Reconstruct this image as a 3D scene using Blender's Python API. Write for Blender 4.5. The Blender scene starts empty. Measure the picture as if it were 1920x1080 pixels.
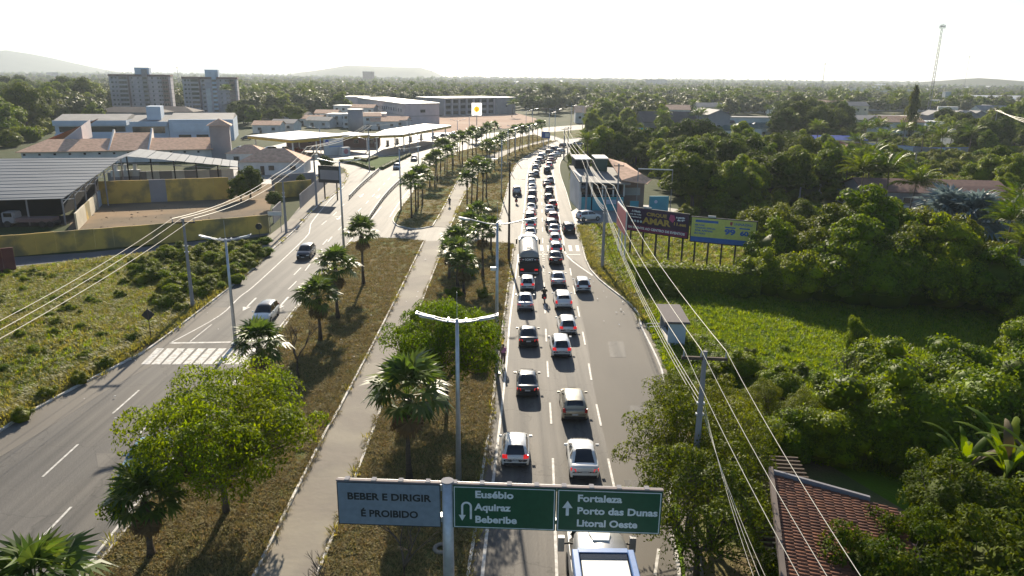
import bpy, bmesh, math, random
import numpy as np
from mathutils import Vector, Matrix
from mathutils.geometry import tessellate_polygon
sc = bpy.context.scene
COL = sc.collection
# ---------------- camera ----------------
F, CH = 1380.0, 23.0
PIT, ROLL = math.atan(395 / F), math.radians(.66)
cam = bpy.data.cameras.new('camera'); camo = bpy.data.objects.new('camera', cam); COL.objects.link(camo)
cam.sensor_width = 36; cam.lens = 36 * F / 1920; cam.clip_start = .1; cam.clip_end = 40000
camo.matrix_world = Matrix.Translation((0, 0, CH)) @ Matrix.Rotation(math.pi / 2 - PIT, 4, 'X') @ Matrix.Rotation(ROLL, 4, 'Z')
sc.camera = camo
# ---------------- sky, sun, exposure ----------------
SUN_EL, SUN_AZ = math.radians(24), math.radians(-4.6)      # azimuth from +Y towards +X
w = bpy.data.worlds.new('World'); sc.world = w; w.use_nodes = True
nt = w.node_tree; bg = nt.nodes['Background']
sky = nt.nodes.new('ShaderNodeTexSky'); sky.sky_type = 'NISHITA'; sky.sun_disc = False
sky.sun_elevation = SUN_EL; sky.sun_rotation = SUN_AZ; sky.altitude = 20; sky.air_density = 1.0; sky.dust_density = .6; sky.ozone_density = 3.0
nt.links.new(sky.outputs[0], bg.inputs[0]); bg.inputs[1].default_value = .07
sl = bpy.data.lights.new('sun', 'SUN'); sl.energy = 5.0; sl.angle = math.radians(.53); sl.color = (1, .88, .70)
so = bpy.data.objects.new('sun', sl); COL.objects.link(so)
sd = Vector((math.sin(SUN_AZ) * math.cos(SUN_EL), math.cos(SUN_AZ) * math.cos(SUN_EL), math.sin(SUN_EL)))
so.rotation_euler = sd.to_track_quat('Z', 'Y').to_euler(); so.location = (0, 0, 60)
sc.view_settings.view_transform = 'Standard'; sc.view_settings.look = 'None'
sc.view_settings.exposure = .95; sc.view_settings.gamma = 1; sc.view_settings.use_curve_mapping = False
sc.render.engine = 'CYCLES'
sc.cycles.max_bounces = 6; sc.cycles.diffuse_bounces = 3; sc.cycles.glossy_bounces = 2; sc.cycles.transmission_bounces = 3
sc.cycles.volume_bounces = 0; sc.cycles.transparent_max_bounces = 8; sc.cycles.use_denoising = True
sc.cycles.sample_clamp_indirect = 4; sc.cycles.sample_clamp_direct = 14
# ---------------- pixel -> place (measured positions in the 1920x1080 photograph, taken down to the ground plane) ----------------
_cp, _sp, _cr, _sr = math.cos(PIT), math.sin(PIT), math.cos(ROLL), math.sin(ROLL)
def ray(px, py):
    x, y = (px - 960) / F, (540 - py) / F
    x, y = x * _cr - y * _sr, x * _sr + y * _cr
    return x, y * _sp + _cp, y * _cp - _sp
def G(px, py, z=0.):
    d = ray(px, py); t = (z - CH) / d[2]
    return Vector((d[0] * t, d[1] * t, z))
def GH(px, py, g):                                           # height of a top seen at row py above the ground point g
    d = ray(px, py)
    return CH + d[2] * (math.hypot(g[0], g[1]) / math.hypot(d[0], d[1]))
def inpoly(x, y, P):
    c = False; j = len(P) - 1
    for i in range(len(P)):
        if (P[i][1] > y) != (P[j][1] > y) and x < (P[j][0] - P[i][0]) * (y - P[i][1]) / (P[j][1] - P[i][1]) + P[i][0]: c = not c
        j = i
    return c
# ---------------- object helpers ----------------
def link(name, data, parent=None, loc=None, rz=None):
    o = bpy.data.objects.new(name, data); COL.objects.link(o)
    if parent is not None: o.parent = parent
    if loc is not None: o.location = loc
    if rz is not None: o.rotation_euler = (0, 0, rz)
    return o
def thing(name, label, cat, loc=(0, 0, 0), rz=0, group=None):
    o = link(name, None, None, loc, rz); o.empty_display_size = .2
    return tag(o, label, cat, group)
def tag(o, label, cat, group=None, kind=None):
    if label: o['label'] = label
    if cat: o['category'] = cat
    if group: o['group'] = group
    if kind: o['kind'] = kind
    return o
def kids(o): return [c for c in ALLCH.get(o.name, [])]
ALLCH = {}
def dup(o, loc=None, rz=None, scale=None, parent=None, tree=None):
    """copy of a thing with copies of its parts and sub-parts (mesh data shared)"""
    c = o.copy(); COL.objects.link(c)
    if parent is not None: c.parent = parent
    if loc is not None: c.location = loc
    if rz is not None: c.rotation_euler = (0, 0, rz)
    if scale is not None: c.scale = (scale,) * 3 if not hasattr(scale, '__len__') else scale
    for ch in o.children: dup(ch, parent=c)
    return c
def mesh_np(name, V, Fc, mat=None, smooth=False):
    """V (n,3) array, Fc (m,k) array of equal-sided faces"""
    V = np.asarray(V, np.float32); Fc = np.asarray(Fc, np.int32); m = bpy.data.meshes.new(name)
    m.vertices.add(len(V)); m.vertices.foreach_set('co', V.ravel())
    k = Fc.shape[1]; m.loops.add(Fc.size); m.loops.foreach_set('vertex_index', Fc.ravel())
    m.polygons.add(len(Fc)); m.polygons.foreach_set('loop_start', np.arange(0, Fc.size, k, dtype=np.int32))
    m.polygons.foreach_set('loop_total', np.full(len(Fc), k, np.int32))
    if smooth: m.polygons.foreach_set('use_smooth', np.ones(len(Fc), bool))
    m.update(calc_edges=True)
    if mat: m.materials.append(mat)
    return m
class MB:
    def __init__(s): s.v = []; s.f = []
    def add(s, vs, fs):
        b = len(s.v); s.v += [tuple(v) for v in vs]; s.f += [tuple(b + i for i in f) for f in fs]; return s
    def box(s, x0, x1, y0, y1, z0, z1, M=None):
        vs = [(x, y, z) for z in (z0, z1) for x, y in ((x0, y0), (x1, y0), (x1, y1), (x0, y1))]
        if M is not None: vs = [M @ Vector(v) for v in vs]
        return s.add(vs, [(3, 2, 1, 0), (4, 5, 6, 7), (0, 1, 5, 4), (1, 2, 6, 5), (2, 3, 7, 6), (3, 0, 4, 7)])
    def tube(s, p0, p1, r0, r1=None, n=8, cap=True):
        if r1 is None: r1 = r0
        p0, p1 = Vector(p0), Vector(p1); d = (p1 - p0)
        if d.length < 1e-6: return s
        q = d.to_track_quat('Z', 'Y'); vs = []
        for p, r in ((p0, r0), (p1, r1)):
            for i in range(n):
                a = 2 * math.pi * i / n; vs.append(p + q @ Vector((r * math.cos(a), r * math.sin(a), 0)))
        fs = [(i, (i + 1) % n, n + (i + 1) % n, n + i) for i in range(n)]
        if cap: fs += [tuple(range(n - 1, -1, -1)), tuple(range(n, 2 * n))]
        return s.add(vs, fs)
    def path(s, pts, r, n=6):
        """swept tube with shared rings; r number or list"""
        pts = [Vector(p) for p in pts]; m = len(pts); vs = []
        rr = r if hasattr(r, '__len__') else [r] * m
        for i, p in enumerate(pts):
            d = (pts[min(i + 1, m - 1)] - pts[max(i - 1, 0)]).normalized(); q = d.to_track_quat('Z', 'Y')
            for k in range(n):
                a = 2 * math.pi * k / n; vs.append(p + q @ Vector((rr[i] * math.cos(a), rr[i] * math.sin(a), 0)))
        fs = [(i * n + k, i * n + (k + 1) % n, (i + 1) * n + (k + 1) % n, (i + 1) * n + k) for i in range(m - 1) for k in range(n)]
        fs += [tuple(range(n - 1, -1, -1)), tuple(range((m - 1) * n, m * n))]
        return s.add(vs, fs)
    def prism(s, P, z0, z1):
        """vertical prism over polygon P [(x,y)..], flat top"""
        P = [(p[0], p[1]) for p in P]
        if sum(P[i - 1][0] * P[i][1] - P[i][0] * P[i - 1][1] for i in range(len(P))) < 0: P = P[::-1]
        n = len(P); tri = tessellate_polygon([[Vector((x, y, 0)) for x, y in P]])
        vs = [(x, y, z1) for x, y in P]; fs = []
        for t in tri:
            a, b, c = [P[i] for i in t]
            if (b[0] - a[0]) * (c[1] - a[1]) - (b[1] - a[1]) * (c[0] - a[0]) < 0: t = t[::-1]
            fs.append(tuple(t))
        if z0 is not None and z0 < z1:
            vs += [(x, y, z0) for x, y in P]
            fs += [(n + i, n + (i + 1) % n, (i + 1) % n, i) for i in range(n)]
        return s.add(vs, fs)
    def quad(s, a, b, c, d): return s.add([a, b, c, d], [(0, 1, 2, 3)])
    def mesh(s, name, mat=None, smooth=False):
        m = bpy.data.meshes.new(name); m.from_pydata(s.v, [], s.f); m.update()
        if mat: m.materials.append(mat)
        if smooth: m.polygons.foreach_set('use_smooth', [True] * len(m.polygons))
        return m
    def build(s, name, mat=None, parent=None, smooth=False, loc=None, rz=None):
        return link(name, s.mesh(name, mat, smooth), parent, loc, rz)
def rot(loc=(0, 0, 0), rz=0): return Matrix.Translation(loc) @ Matrix.Rotation(rz, 4, 'Z')
def bevel(o, wd=.02, seg=1):
    bm = bmesh.new(); bm.from_mesh(o.data); bmesh.ops.bevel(bm, geom=bm.edges[:], offset=wd, segments=seg, affect='EDGES'); bm.to_mesh(o.data); bm.free(); return o
# ---------------- materials ----------------
def mat(name, c1, c2=None, rough=.7, scale=1., detail=4, metal=0, bump=0, bscale=None, stretch=None, spec=.5, trans=0, island=0, c3=None, s3=.05, coat=0, streak=0):
    """colour noise between c1 and c2; optional large-scale c3 patches, per-island tint, bump"""
    m = bpy.data.materials.new(name); m.use_nodes = True; n = m.node_tree; P = n.nodes['Principled BSDF']; L = n.links.new
    P.inputs['Roughness'].default_value = rough; P.inputs['Metallic'].default_value = metal; P.inputs['Specular IOR Level'].default_value = spec
    P.inputs['Coat Weight'].default_value = coat
    c2 = c2 or tuple(x * .8 for x in c1)
    tc = n.nodes.new('ShaderNodeTexCoord'); vec = tc.outputs['Object']
    if stretch:
        mp = n.nodes.new('ShaderNodeMapping'); L(vec, mp.inputs[0]); mp.inputs['Scale'].default_value = stretch; vec = mp.outputs[0]
    no = n.nodes.new('ShaderNodeTexNoise'); no.inputs['Scale'].default_value = scale; no.inputs['Detail'].default_value = detail; L(vec, no.inputs[0])
    cr = n.nodes.new('ShaderNodeValToRGB'); cr.color_ramp.elements[0].position = .35; cr.color_ramp.elements[1].position = .65
    cr.color_ramp.elements[0].color = (*c1, 1); cr.color_ramp.elements[1].color = (*c2, 1); L(no.outputs[0], cr.inputs[0]); col = cr.outputs[0]
    if c3:
        n3 = n.nodes.new('ShaderNodeTexNoise'); n3.inputs['Scale'].default_value = s3; n3.inputs['Detail'].default_value = 5; L(tc.outputs['Object'], n3.inputs[0])
        r3 = n.nodes.new('ShaderNodeValToRGB'); r3.color_ramp.elements[0].position = .45; r3.color_ramp.elements[1].position = .6; L(n3.outputs[0], r3.inputs[0])
        mx = n.nodes.new('ShaderNodeMixRGB'); L(r3.outputs[0], mx.inputs[0]); L(col, mx.inputs[1]); mx.inputs[2].default_value = (*c3, 1); col = mx.outputs[0]
    if streak:
        ms = n.nodes.new('ShaderNodeMapping'); L(tc.outputs['Object'], ms.inputs[0]); ms.inputs['Scale'].default_value = (1.3, .035, 1); ms.inputs['Rotation'].default_value = (0, 0, streak - 1)
        ns = n.nodes.new('ShaderNodeTexNoise'); ns.inputs['Scale'].default_value = 1; ns.inputs['Detail'].default_value = 6; L(ms.outputs[0], ns.inputs[0])
        nv = n.nodes.new('ShaderNodeTexVoronoi'); nv.feature = 'DISTANCE_TO_EDGE'; nv.inputs['Scale'].default_value = .16; nw = n.nodes.new('ShaderNodeTexNoise'); nw.inputs['Scale'].default_value = .9; nw.inputs['Detail'].default_value = 8; L(tc.outputs['Object'], nw.inputs[0])
        mw = n.nodes.new('ShaderNodeMixRGB'); mw.inputs[0].default_value = .93; L(nw.outputs['Color'], mw.inputs[1]); L(tc.outputs['Object'], mw.inputs[2])
        sw = n.nodes.new('ShaderNodeVectorMath'); sw.operation = 'MULTIPLY_ADD'; L(nw.outputs['Color'], sw.inputs[0]); sw.inputs[1].default_value = (2.5, 2.5, 0); L(tc.outputs['Object'], sw.inputs[2]); L(sw.outputs[0], nv.inputs['Vector'])
        cv = n.nodes.new('ShaderNodeValToRGB'); cv.color_ramp.elements[0].color = (.62, .62, .62, 1); cv.color_ramp.elements[1].color = (1, 1, 1, 1); cv.color_ramp.elements[1].position = .012; L(nv.outputs['Distance'], cv.inputs[0])
        rs = n.nodes.new('ShaderNodeValToRGB'); rs.color_ramp.elements[0].position = .34; rs.color_ramp.elements[0].color = (.62, .62, .63, 1); rs.color_ramp.elements[1].position = .62; rs.color_ramp.elements[1].color = (1.12, 1.1, 1.07, 1); L(ns.outputs[0], rs.inputs[0])
        x1 = n.nodes.new('ShaderNodeMixRGB'); x1.blend_type = 'MULTIPLY'; x1.inputs[0].default_value = 1; L(col, x1.inputs[1]); L(rs.outputs[0], x1.inputs[2])
        x2 = n.nodes.new('ShaderNodeMixRGB'); x2.blend_type = 'MULTIPLY'; x2.inputs[0].default_value = .8; L(x1.outputs[0], x2.inputs[1]); L(cv.outputs[0], x2.inputs[2]); col = x2.outputs[0]
    if island:
        g = n.nodes.new('ShaderNodeNewGeometry'); oi = n.nodes.new('ShaderNodeObjectInfo'); ma = n.nodes.new('ShaderNodeMath'); ma.operation = 'MULTIPLY_ADD'
        L(g.outputs['Random Per Island'], ma.inputs[0]); ma.inputs[1].default_value = island; ma.inputs[2].default_value = 1 - island / 2
        m2 = n.nodes.new('ShaderNodeMath'); m2.operation = 'MULTIPLY_ADD'; L(oi.outputs['Random'], m2.inputs[0]); m2.inputs[1].default_value = .35; m2.inputs[2].default_value = .83
        m3 = n.nodes.new('ShaderNodeMath'); m3.operation = 'MULTIPLY'; L(ma.outputs[0], m3.inputs[0]); L(m2.outputs[0], m3.inputs[1])
        hs = n.nodes.new('ShaderNodeHueSaturation'); L(col, hs.inputs['Color']); L(m3.outputs[0], hs.inputs['Value'])
        m4 = n.nodes.new('ShaderNodeMath'); m4.operation = 'MULTIPLY_ADD'; L(oi.outputs['Random'], m4.inputs[0]); m4.inputs[1].default_value = -.03; m4.inputs[2].default_value = .522
        L(m4.outputs[0], hs.inputs['Hue']); hs.inputs['Saturation'].default_value = 1.12; col = hs.outputs[0]
    L(col, P.inputs['Base Color'])
    if bump:
        nb = n.nodes.new('ShaderNodeTexNoise'); nb.inputs['Scale'].default_value = bscale or scale * 6; nb.inputs['Detail'].default_value = 5; L(vec, nb.inputs[0])
        b = n.nodes.new('ShaderNodeBump'); b.inputs['Strength'].default_value = bump; b.inputs['Distance'].default_value = .1; L(nb.outputs[0], b.inputs['Height']); L(b.outputs[0], P.inputs['Normal'])
    if trans:
        tr = n.nodes.new('ShaderNodeBsdfTranslucent'); ms = n.nodes.new('ShaderNodeMixShader'); ms.inputs[0].default_value = trans
        hs2 = n.nodes.new('ShaderNodeHueSaturation'); hs2.inputs['Hue'].default_value = .485; hs2.inputs['Saturation'].default_value = 1.15; hs2.inputs['Value'].default_value = 1.8; L(col, hs2.inputs['Color']); L(hs2.outputs[0], tr.inputs[0])
        L(P.outputs[0], ms.inputs[1]); L(tr.outputs[0], ms.inputs[2]); L(ms.outputs[0], n.nodes['Material Output'].inputs[0])
    return m
M = {}
def addm(k, *a, **kw): M[k] = mat(k, *a, **kw); return M[k]
addm('ground', (.04, .06, .018), (.075, .075, .03), rough=.95, scale=.08, detail=8, c3=(.03, .05, .013), s3=.01, spec=.1)
addm('asphalt', (.125, .116, .103), (.155, .145, .13), streak=1.0, rough=.75, scale=.6, stretch=(1, .12, 1), c3=(.17, .155, .135), s3=.09, spec=.3, bump=.25, bscale=30)
addm('asphalt_left', (.1, .096, .09), (.125, .119, .11), streak=.62, rough=.75, scale=.5, stretch=(1, .15, 1), c3=(.135, .125, .11), s3=.07, spec=.3, bump=.25, bscale=30)
addm('worn', (.19, .17, .14), (.15, .135, .115), rough=.8, scale=.5, stretch=(1, .15, 1), spec=.3)
addm('concrete', (.24, .21, .175), (.19, .17, .145), rough=.85, scale=.4, detail=8, c3=(.28, .25, .2), s3=.2, spec=.25, bump=.2)
addm('worn_patch', (.155, .142, .122), (.185, .168, .142), rough=.85, scale=.25, detail=8, stretch=(1, .3, 1), spec=.25)
addm('paint', (.68, .66, .62), (.4, .38, .34), rough=.7, scale=3.0, detail=8)
addm('kerb', (.74, .72, .67), (.5, .47, .42), rough=.8, scale=1.1, detail=8, bump=.4)
addm('median', (.22, .17, .09), (.17, .16, .065), rough=1, scale=.55, detail=9, c3=(.12, .15, .045), s3=.16, spec=.1, bump=.9, bscale=7)
addm('field', (.11, .2, .014), (.14, .22, .02), rough=1, scale=.3, detail=9, spec=.1, bump=.8, bscale=5)
addm('weeds', (.23, .21, .06), (.14, .17, .045), rough=1, scale=.25, detail=9, c3=(.06, .085, .02), s3=.1, spec=.1, bump=.9, bscale=4)
addm('earth', (.3, .21, .13), (.22, .17, .11), rough=1, scale=.15, detail=9, spec=.1, c3=(.16, .13, .095), s3=.06)
addm('red_earth', (.4, .26, .19), (.46, .34, .26), rough=1, scale=.04, detail=9, spec=.1, stretch=(.3, 1, 1))
addm('lawn', (.09, .14, .03), (.07, .115, .025), rough=1, scale=.3, spec=.1)
addm('plaza', (.3, .28, .26), (.24, .225, .21), rough=.7, scale=.1, detail=8)
addm('alley', (.13, .13, .135), (.1, .1, .105), rough=.9, scale=.3)
addm('leaf_mango', (.042, .066, .010), (.078, .10, .014), rough=.7, scale=.5, spec=.1, trans=.26, island=.9)
addm('leaf_bright', (.09, .138, .012), (.14, .178, .016), rough=.6, scale=.4, spec=.2, trans=.45, island=.9)
addm('leaf_olive', (.085, .112, .012), (.14, .152, .02), spec=.2, rough=.6, scale=.4, trans=.3, island=.9)
addm('leaf_palm', (.065, .105, .028), (.11, .14, .045), rough=.42, scale=.6, spec=.35, trans=.35, island=.7)
addm('leaf_dry', (.14, .10, .05), (.10, .07, .035), rough=.8, scale=.6, trans=.15, island=.6)
addm('leaf_coco', (.05, .085, .014), (.085, .105, .02), rough=.42, scale=.6, spec=.35, trans=.4, island=.7)
addm('leaf_silver', (.12, .16, .16), (.18, .22, .22), rough=.5, scale=.6, trans=.2, island=.5)
addm('leaf_vine', (.1, .15, .010), (.155, .19, .014), spec=.2, rough=.6, scale=.5, trans=.34, island=.9)
addm('leaf_far', (.055, .074, .016), (.095, .098, .026), rough=.6, scale=.05, trans=.25, island=.6)
addm('leaf_cover', (.12, .21, .012), (.155, .23, .02), spec=.15, rough=.6, scale=.3, trans=.5, island=.8)
addm('grass_green', (.14, .195, .016), (.18, .22, .025), rough=.5, scale=.2, trans=.45, island=.8)
addm('grass_dry', (.28, .245, .09), (.19, .2, .055), rough=.6, scale=.08, trans=.4, island=.45)
addm('grass_brown', (.24, .18, .095), (.175, .165, .06), rough=.8, scale=.4, trans=.25, island=.8)
addm('bark', (.12, .095, .07), (.07, .055, .04), rough=.95, scale=3, stretch=(1, 1, .3), bump=.5)
addm('bark_palm', (.13, .10, .075), (.08, .065, .05), rough=.95, scale=6, stretch=(.4, .4, 3), bump=.6)
# ---------------- haze ----------------
hz = MB().box(-12500, 12500, -300, 12800, -1.2, 262)
hm = bpy.data.materials.new('haze_air'); hm.use_nodes = True; hn = hm.node_tree; hn.nodes.remove(hn.nodes['Principled BSDF'])
pv = hn.nodes.new('ShaderNodeVolumePrincipled'); pv.inputs['Color'].default_value = (.80, .90, 1, 1); pv.inputs['Density'].default_value = .00011; pv.inputs['Anisotropy'].default_value = .35
hn.links.new(pv.outputs[0], hn.nodes['Material Output'].inputs['Volume'])
ho = hz.build('haze', hm); ho['kind'] = 'stuff'; ho['label'] = 'pale haze in the air over the plain'
# ================= the ground, roads and markings =================
def struct(o): o['kind'] = 'structure'; return o
struct(MB().box(-14000, 14000, -400, 14000, -.5, 0).build('ground', M['ground']))
def px(P, z=0): return [G(a, b, z) for a, b in P]
def smoothline(P, n=4):
    """Catmull-Rom through ground points"""
    P = [Vector((p[0], p[1])) for p in P]; out = []
    for i in range(len(P) - 1):
        a, b, c, d = P[max(i - 1, 0)], P[i], P[i + 1], P[min(i + 2, len(P) - 1)]
        for k in range(n):
            t = k / n
            out.append(.5 * ((2 * b) + (c - a) * t + (2 * a - 5 * b + 4 * c - d) * t * t + (3 * b - a - 3 * c + d) * t ** 3))
    return out + [P[-1]]
def ribbon(line, wd, z0, z1, mb=None, off=0):
    mb = mb or MB(); L = [Vector((p[0], p[1])) for p in line]; n = len(L); A = []; B = []
    for i in range(n):
        d = (L[min(i + 1, n - 1)] - L[max(i - 1, 0)]).normalized(); nn = Vector((-d.y, d.x))
        A.append(L[i] + nn * (off + wd / 2)); B.append(L[i] + nn * (off - wd / 2))
    for i in range(n - 1):
        if z0 is None or z0 >= z1: mb.quad((*B[i], z1), (*B[i + 1], z1), (*A[i + 1], z1), (*A[i], z1))
        else:
            vs = [(*p, z) for z in (z0, z1) for p in (B[i], B[i + 1], A[i + 1], A[i])]
            mb.add(vs, [(4, 5, 6, 7), (0, 1, 5, 4), (2, 3, 7, 6), (3, 0, 4, 7), (1, 2, 6, 5)])
    return mb
def resamp(line, step):
    L = [Vector((p[0], p[1])) for p in line]; out = [L[0]]; acc = 0
    for a, b in zip(L, L[1:]):
        d = (b - a).length
        while acc + d >= step:
            t = (step - acc) / d; a = a + (b - a) * t; out.append(a); d = (b - a).length; acc = 0
        acc += d
    return out
# outer kerbs
KL = [(-250, 985), (0, 810), (119, 740), (236, 679), (294, 645), (439, 534), (480, 500), (507, 472), (550, 435), (595, 387), (632, 360), (650, 335), (649, 325), (640, 314), (600, 308)]
KR = [(1285, 1260), (1272, 1068), (1254, 972), (1259, 865), (1248, 760), (1240, 695), (1203, 616), (1187, 577), (1107, 507), (1087, 440), (1080, 424)]
KR2 = [(1071, 395), (1062, 362), (1050, 325), (1051, 305), (1062, 291), (1078, 280), (1100, 268), (1125, 259), (1160, 250), (1220, 244)]
gKL = smoothline(px(KL)); gKR = smoothline(px(KR)); gKR2 = smoothline(px(KR2))
farL = px([(600, 300), (700, 296), (760, 284), (820, 266), (880, 255), (940, 247), (1000, 241), (1060, 236), (1140, 231), (1220, 228)])
struct(MB().prism(gKL + farL + gKR2[::-1] + gKR[::-1], None, .02).build('road', M['asphalt']))
# left carriageway is a darker, newer surface
lc = [(-250, 985), (0, 810), (119, 740), (236, 679), (294, 645), (439, 534), (480, 500), (507, 472), (550, 435), (595, 387), (632, 360), (650, 335), (712, 320), (770, 292), (830, 268)]
lcr = [(895, 268), (845, 290), (800, 318), (737, 395), (720, 430), (645, 480), (571, 562), (521, 631), (260, 967), (40, 1245)]
struct(MB().prism(smoothline(px(lc)) + smoothline(px(lcr)), None, .028).build('carriageway', M['asphalt_left']))
struct(ribbon(smoothline(px([(-60, 865), (60, 795), (180, 722), (290, 662), (400, 577)])), 3.0, None, .034).build('worn_lane', M['worn']))
struct(MB().prism(smoothline(px([(1112, 517), (1066, 484), (1083, 560), (1101, 640), (1113, 724), (1133, 818), (1156, 925), (1190, 1090), (1262, 1090), (1250, 972), (1255, 865), (1236, 695), (1199, 616), (1180, 577)]), 3), None, .0265).build('worn_lane', M['worn_patch']))
# zones
def zone(name, m, P, z, sm=True): return struct(MB().prism(smoothline(px(P)) if sm else px(P), None, z).build(name, M[m]))
weed_poly = [(-400, 560), (30, 500), (160, 486), (300, 470), (440, 452), (500, 455), (508, 472), (480, 500), (439, 534), (294, 645), (236, 679), (119, 740), (0, 810), (-250, 985), (-700, 1000)]
zone('weedy_ground', 'weeds', weed_poly, .012, False)
verge = [(508, 474), (480, 502), (439, 536), (294, 647), (236, 681), (119, 742), (0, 812), (-250, 987), (-330, 980), (-60, 800), (60, 730), (180, 672), (290, 610), (400, 540), (460, 490), (490, 470)]
zone('dry_verge', 'median', verge, .018, False)
zone('alley_road', 'alley', [(-300, 545), (30, 500), (160, 486), (300, 470), (440, 452), (505, 440), (500, 432), (440, 444), (300, 460), (160, 474), (30, 482), (-300, 520)], .016, False)
zone('bare_yard', 'earth', [(125, 435), (500, 415), (520, 340), (190, 372), (140, 400)], .014, False)
zone('pavement', 'concrete', [(507, 472), (550, 435), (595, 387), (632, 360), (650, 335), (648, 323), (600, 345), (562, 388), (540, 415), (506, 441), (425, 487), (480, 498)], .055, False)
zone('forecourt', 'plaza', [(420, 345), (560, 345), (640, 312), (700, 295), (770, 283), (880, 255), (900, 245), (780, 245), (560, 262), (440, 290)], .015, False)
zone('building_site', 'red_earth', [(770, 250), (860, 248), (1010, 236), (1005, 222), (960, 210), (860, 212), (800, 222)], .02, False)
zone('bar_forecourt', 'plaza', [(1071, 397), (1079, 424), (1096, 417), (1180, 420), (1270, 430), (1290, 395), (1220, 385), (1095, 382)], .03, False)
field_poly = [(1187, 577), (1203, 616), (1240, 695), (1260, 800), (1270, 1100), (2300, 1100), (2300, 560), (1900, 520), (1560, 480), (1300, 480), (1107, 500)]
zone('field_ground', 'field', field_poly, .012, False)
zone('shaded_ground', 'median', [(1243, 695), (1254, 800), (1266, 900), (1300, 1200), (1700, 1200), (1700, 960), (1500, 840), (1330, 760), (1290, 700)], .022, False)  # brown ground colour stands in for shade under the overhanging trees
zone('verge_ground', 'weeds', [(1080, 424), (1087, 440), (1107, 507), (1187, 577), (1203, 616), (1240, 640), (1215, 560), (1230, 500), (1440, 500), (1440, 430), (1180, 415)], .02, False)
zone('roadside_strip', 'median', [(1107, 507), (1187, 577), (1203, 616), (1240, 695), (1250, 700), (1222, 610), (1200, 560), (1130, 500), (1105, 440), (1090, 440)], .026, False)
zone('bus_stop_pavement', 'concrete', [(1190, 578), (1206, 616), (1243, 695), (1254, 800), (1266, 900), (1285, 1080), (1300, 1260), (1340, 1260), (1310, 1000), (1285, 800), (1255, 660), (1230, 590), (1205, 575)], .05, False)
zone('right_plain', 'weeds', [(1540, 300), (1850, 320), (1850, 290), (1600, 275)], .012, False)
# islands
PL = [(400, 1230), (478, 1080), (608, 818), (637, 767), (720, 606), (782, 480), (795, 453)]
PR = [(545, 1230), (596, 1080), (634, 985), (696, 819), (773, 615), (823, 486), (836, 451)]
RK = [(868, 1230), (878, 1080), (891, 997), (902, 905), (921, 780), (932, 680), (943, 608), (955, 520), (963, 462)]
LK = [(40, 1245), (169, 1080), (260, 967), (521, 631), (571, 562), (640, 476), (652, 462), (680, 449), (711, 447)]
UP = [(811, 425), (829, 395), (842, 370), (860, 337), (882, 307), (905, 296), (937, 285), (967, 276), (1000, 268), (1030, 261)]
UPR = [(844, 427), (856, 400), (868, 372), (888, 340), (908, 317), (932, 300), (962, 285), (995, 274), (1034, 264)]
CL = [(747, 425), (738, 417), (741, 405), (767, 370), (790, 338), (812, 308), (850, 288), (897, 276), (950, 263), (1000, 253)]
DR = [(1030, 266), (1046, 264), (1030, 270), (1010, 281), (977, 300), (960, 323), (948, 366), (936, 409), (915, 427)]
def med(name, line, m='median', label=None): return struct(MB().prism(line, 0, .13).build(name, M[m]))
gPL, gPR, gRK, gLK = [smoothline(px(a)) for a in (PL, PR, RK, LK)]
gUP, gUPR, gCL, gDR = [smoothline(px(a)) for a in (UP, UPR, CL, DR)]
islA = gLK + smoothline(px([(711, 447), (760, 449), (795, 453)]))[1:-1] + gPL[::-1]
islB = gPR + smoothline(px([(836, 451), (900, 454), (963, 458)]))[1:-1] + gRK[::-1]
islC = gCL + gUP[::-1] + smoothline(px([(811, 425), (780, 430), (747, 425)]))[1:-1]
islD = gUPR + gDR + smoothline(px([(915, 427), (880, 429), (844, 427)]))[1:-1]
islE = px([(1058, 262), (1040, 256), (1015, 250), (1060, 246), (1130, 240), (1160, 238), (1150, 243), (1110, 250), (1090, 258)])
for p in (islA, islB, islC, islD, islE): med('median_strip', p)
struct(MB().prism(gPL + gPR[::-1], None, .05).build('cycle_path', M['concrete']))
struct(MB().prism(gUP + gUPR[::-1], None, .05).build('cycle_path', M['concrete']))
tri = smoothline(px([(637, 303), (650, 299), (700, 296), (767, 291), (745, 302), (715, 317), (708, 321), (700, 317), (670, 308)]), 2)
med('lawn_island', tri, 'lawn')
def kerb(line, off=0, wd=.16, h=.17): return struct(ribbon(line, wd, 0, h, off=off).build('kerb', M['kerb']))
for l in (gKL[:-8], gKR, gKR2): kerb(l)
kerb(gPL, wd=.14, h=.19); kerb(gPR, wd=.14, h=.19); kerb(gUP, wd=.16, h=.19); kerb(gUPR, wd=.16, h=.19)
kerb(gLK); kerb(gRK); kerb(gCL); kerb(gDR)
kerb(smoothline(px([(711, 447), (760, 449), (795, 453)]))); kerb(smoothline(px([(811, 425), (780, 430), (747, 425)])))
kerb(smoothline(px([(836, 451), (900, 454), (963, 458)]))); kerb(smoothline(px([(915, 427), (880, 429), (844, 427)])))
kerb(islE + [islE[0]]); kerb(tri + [tri[0]], wd=.3)
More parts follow.
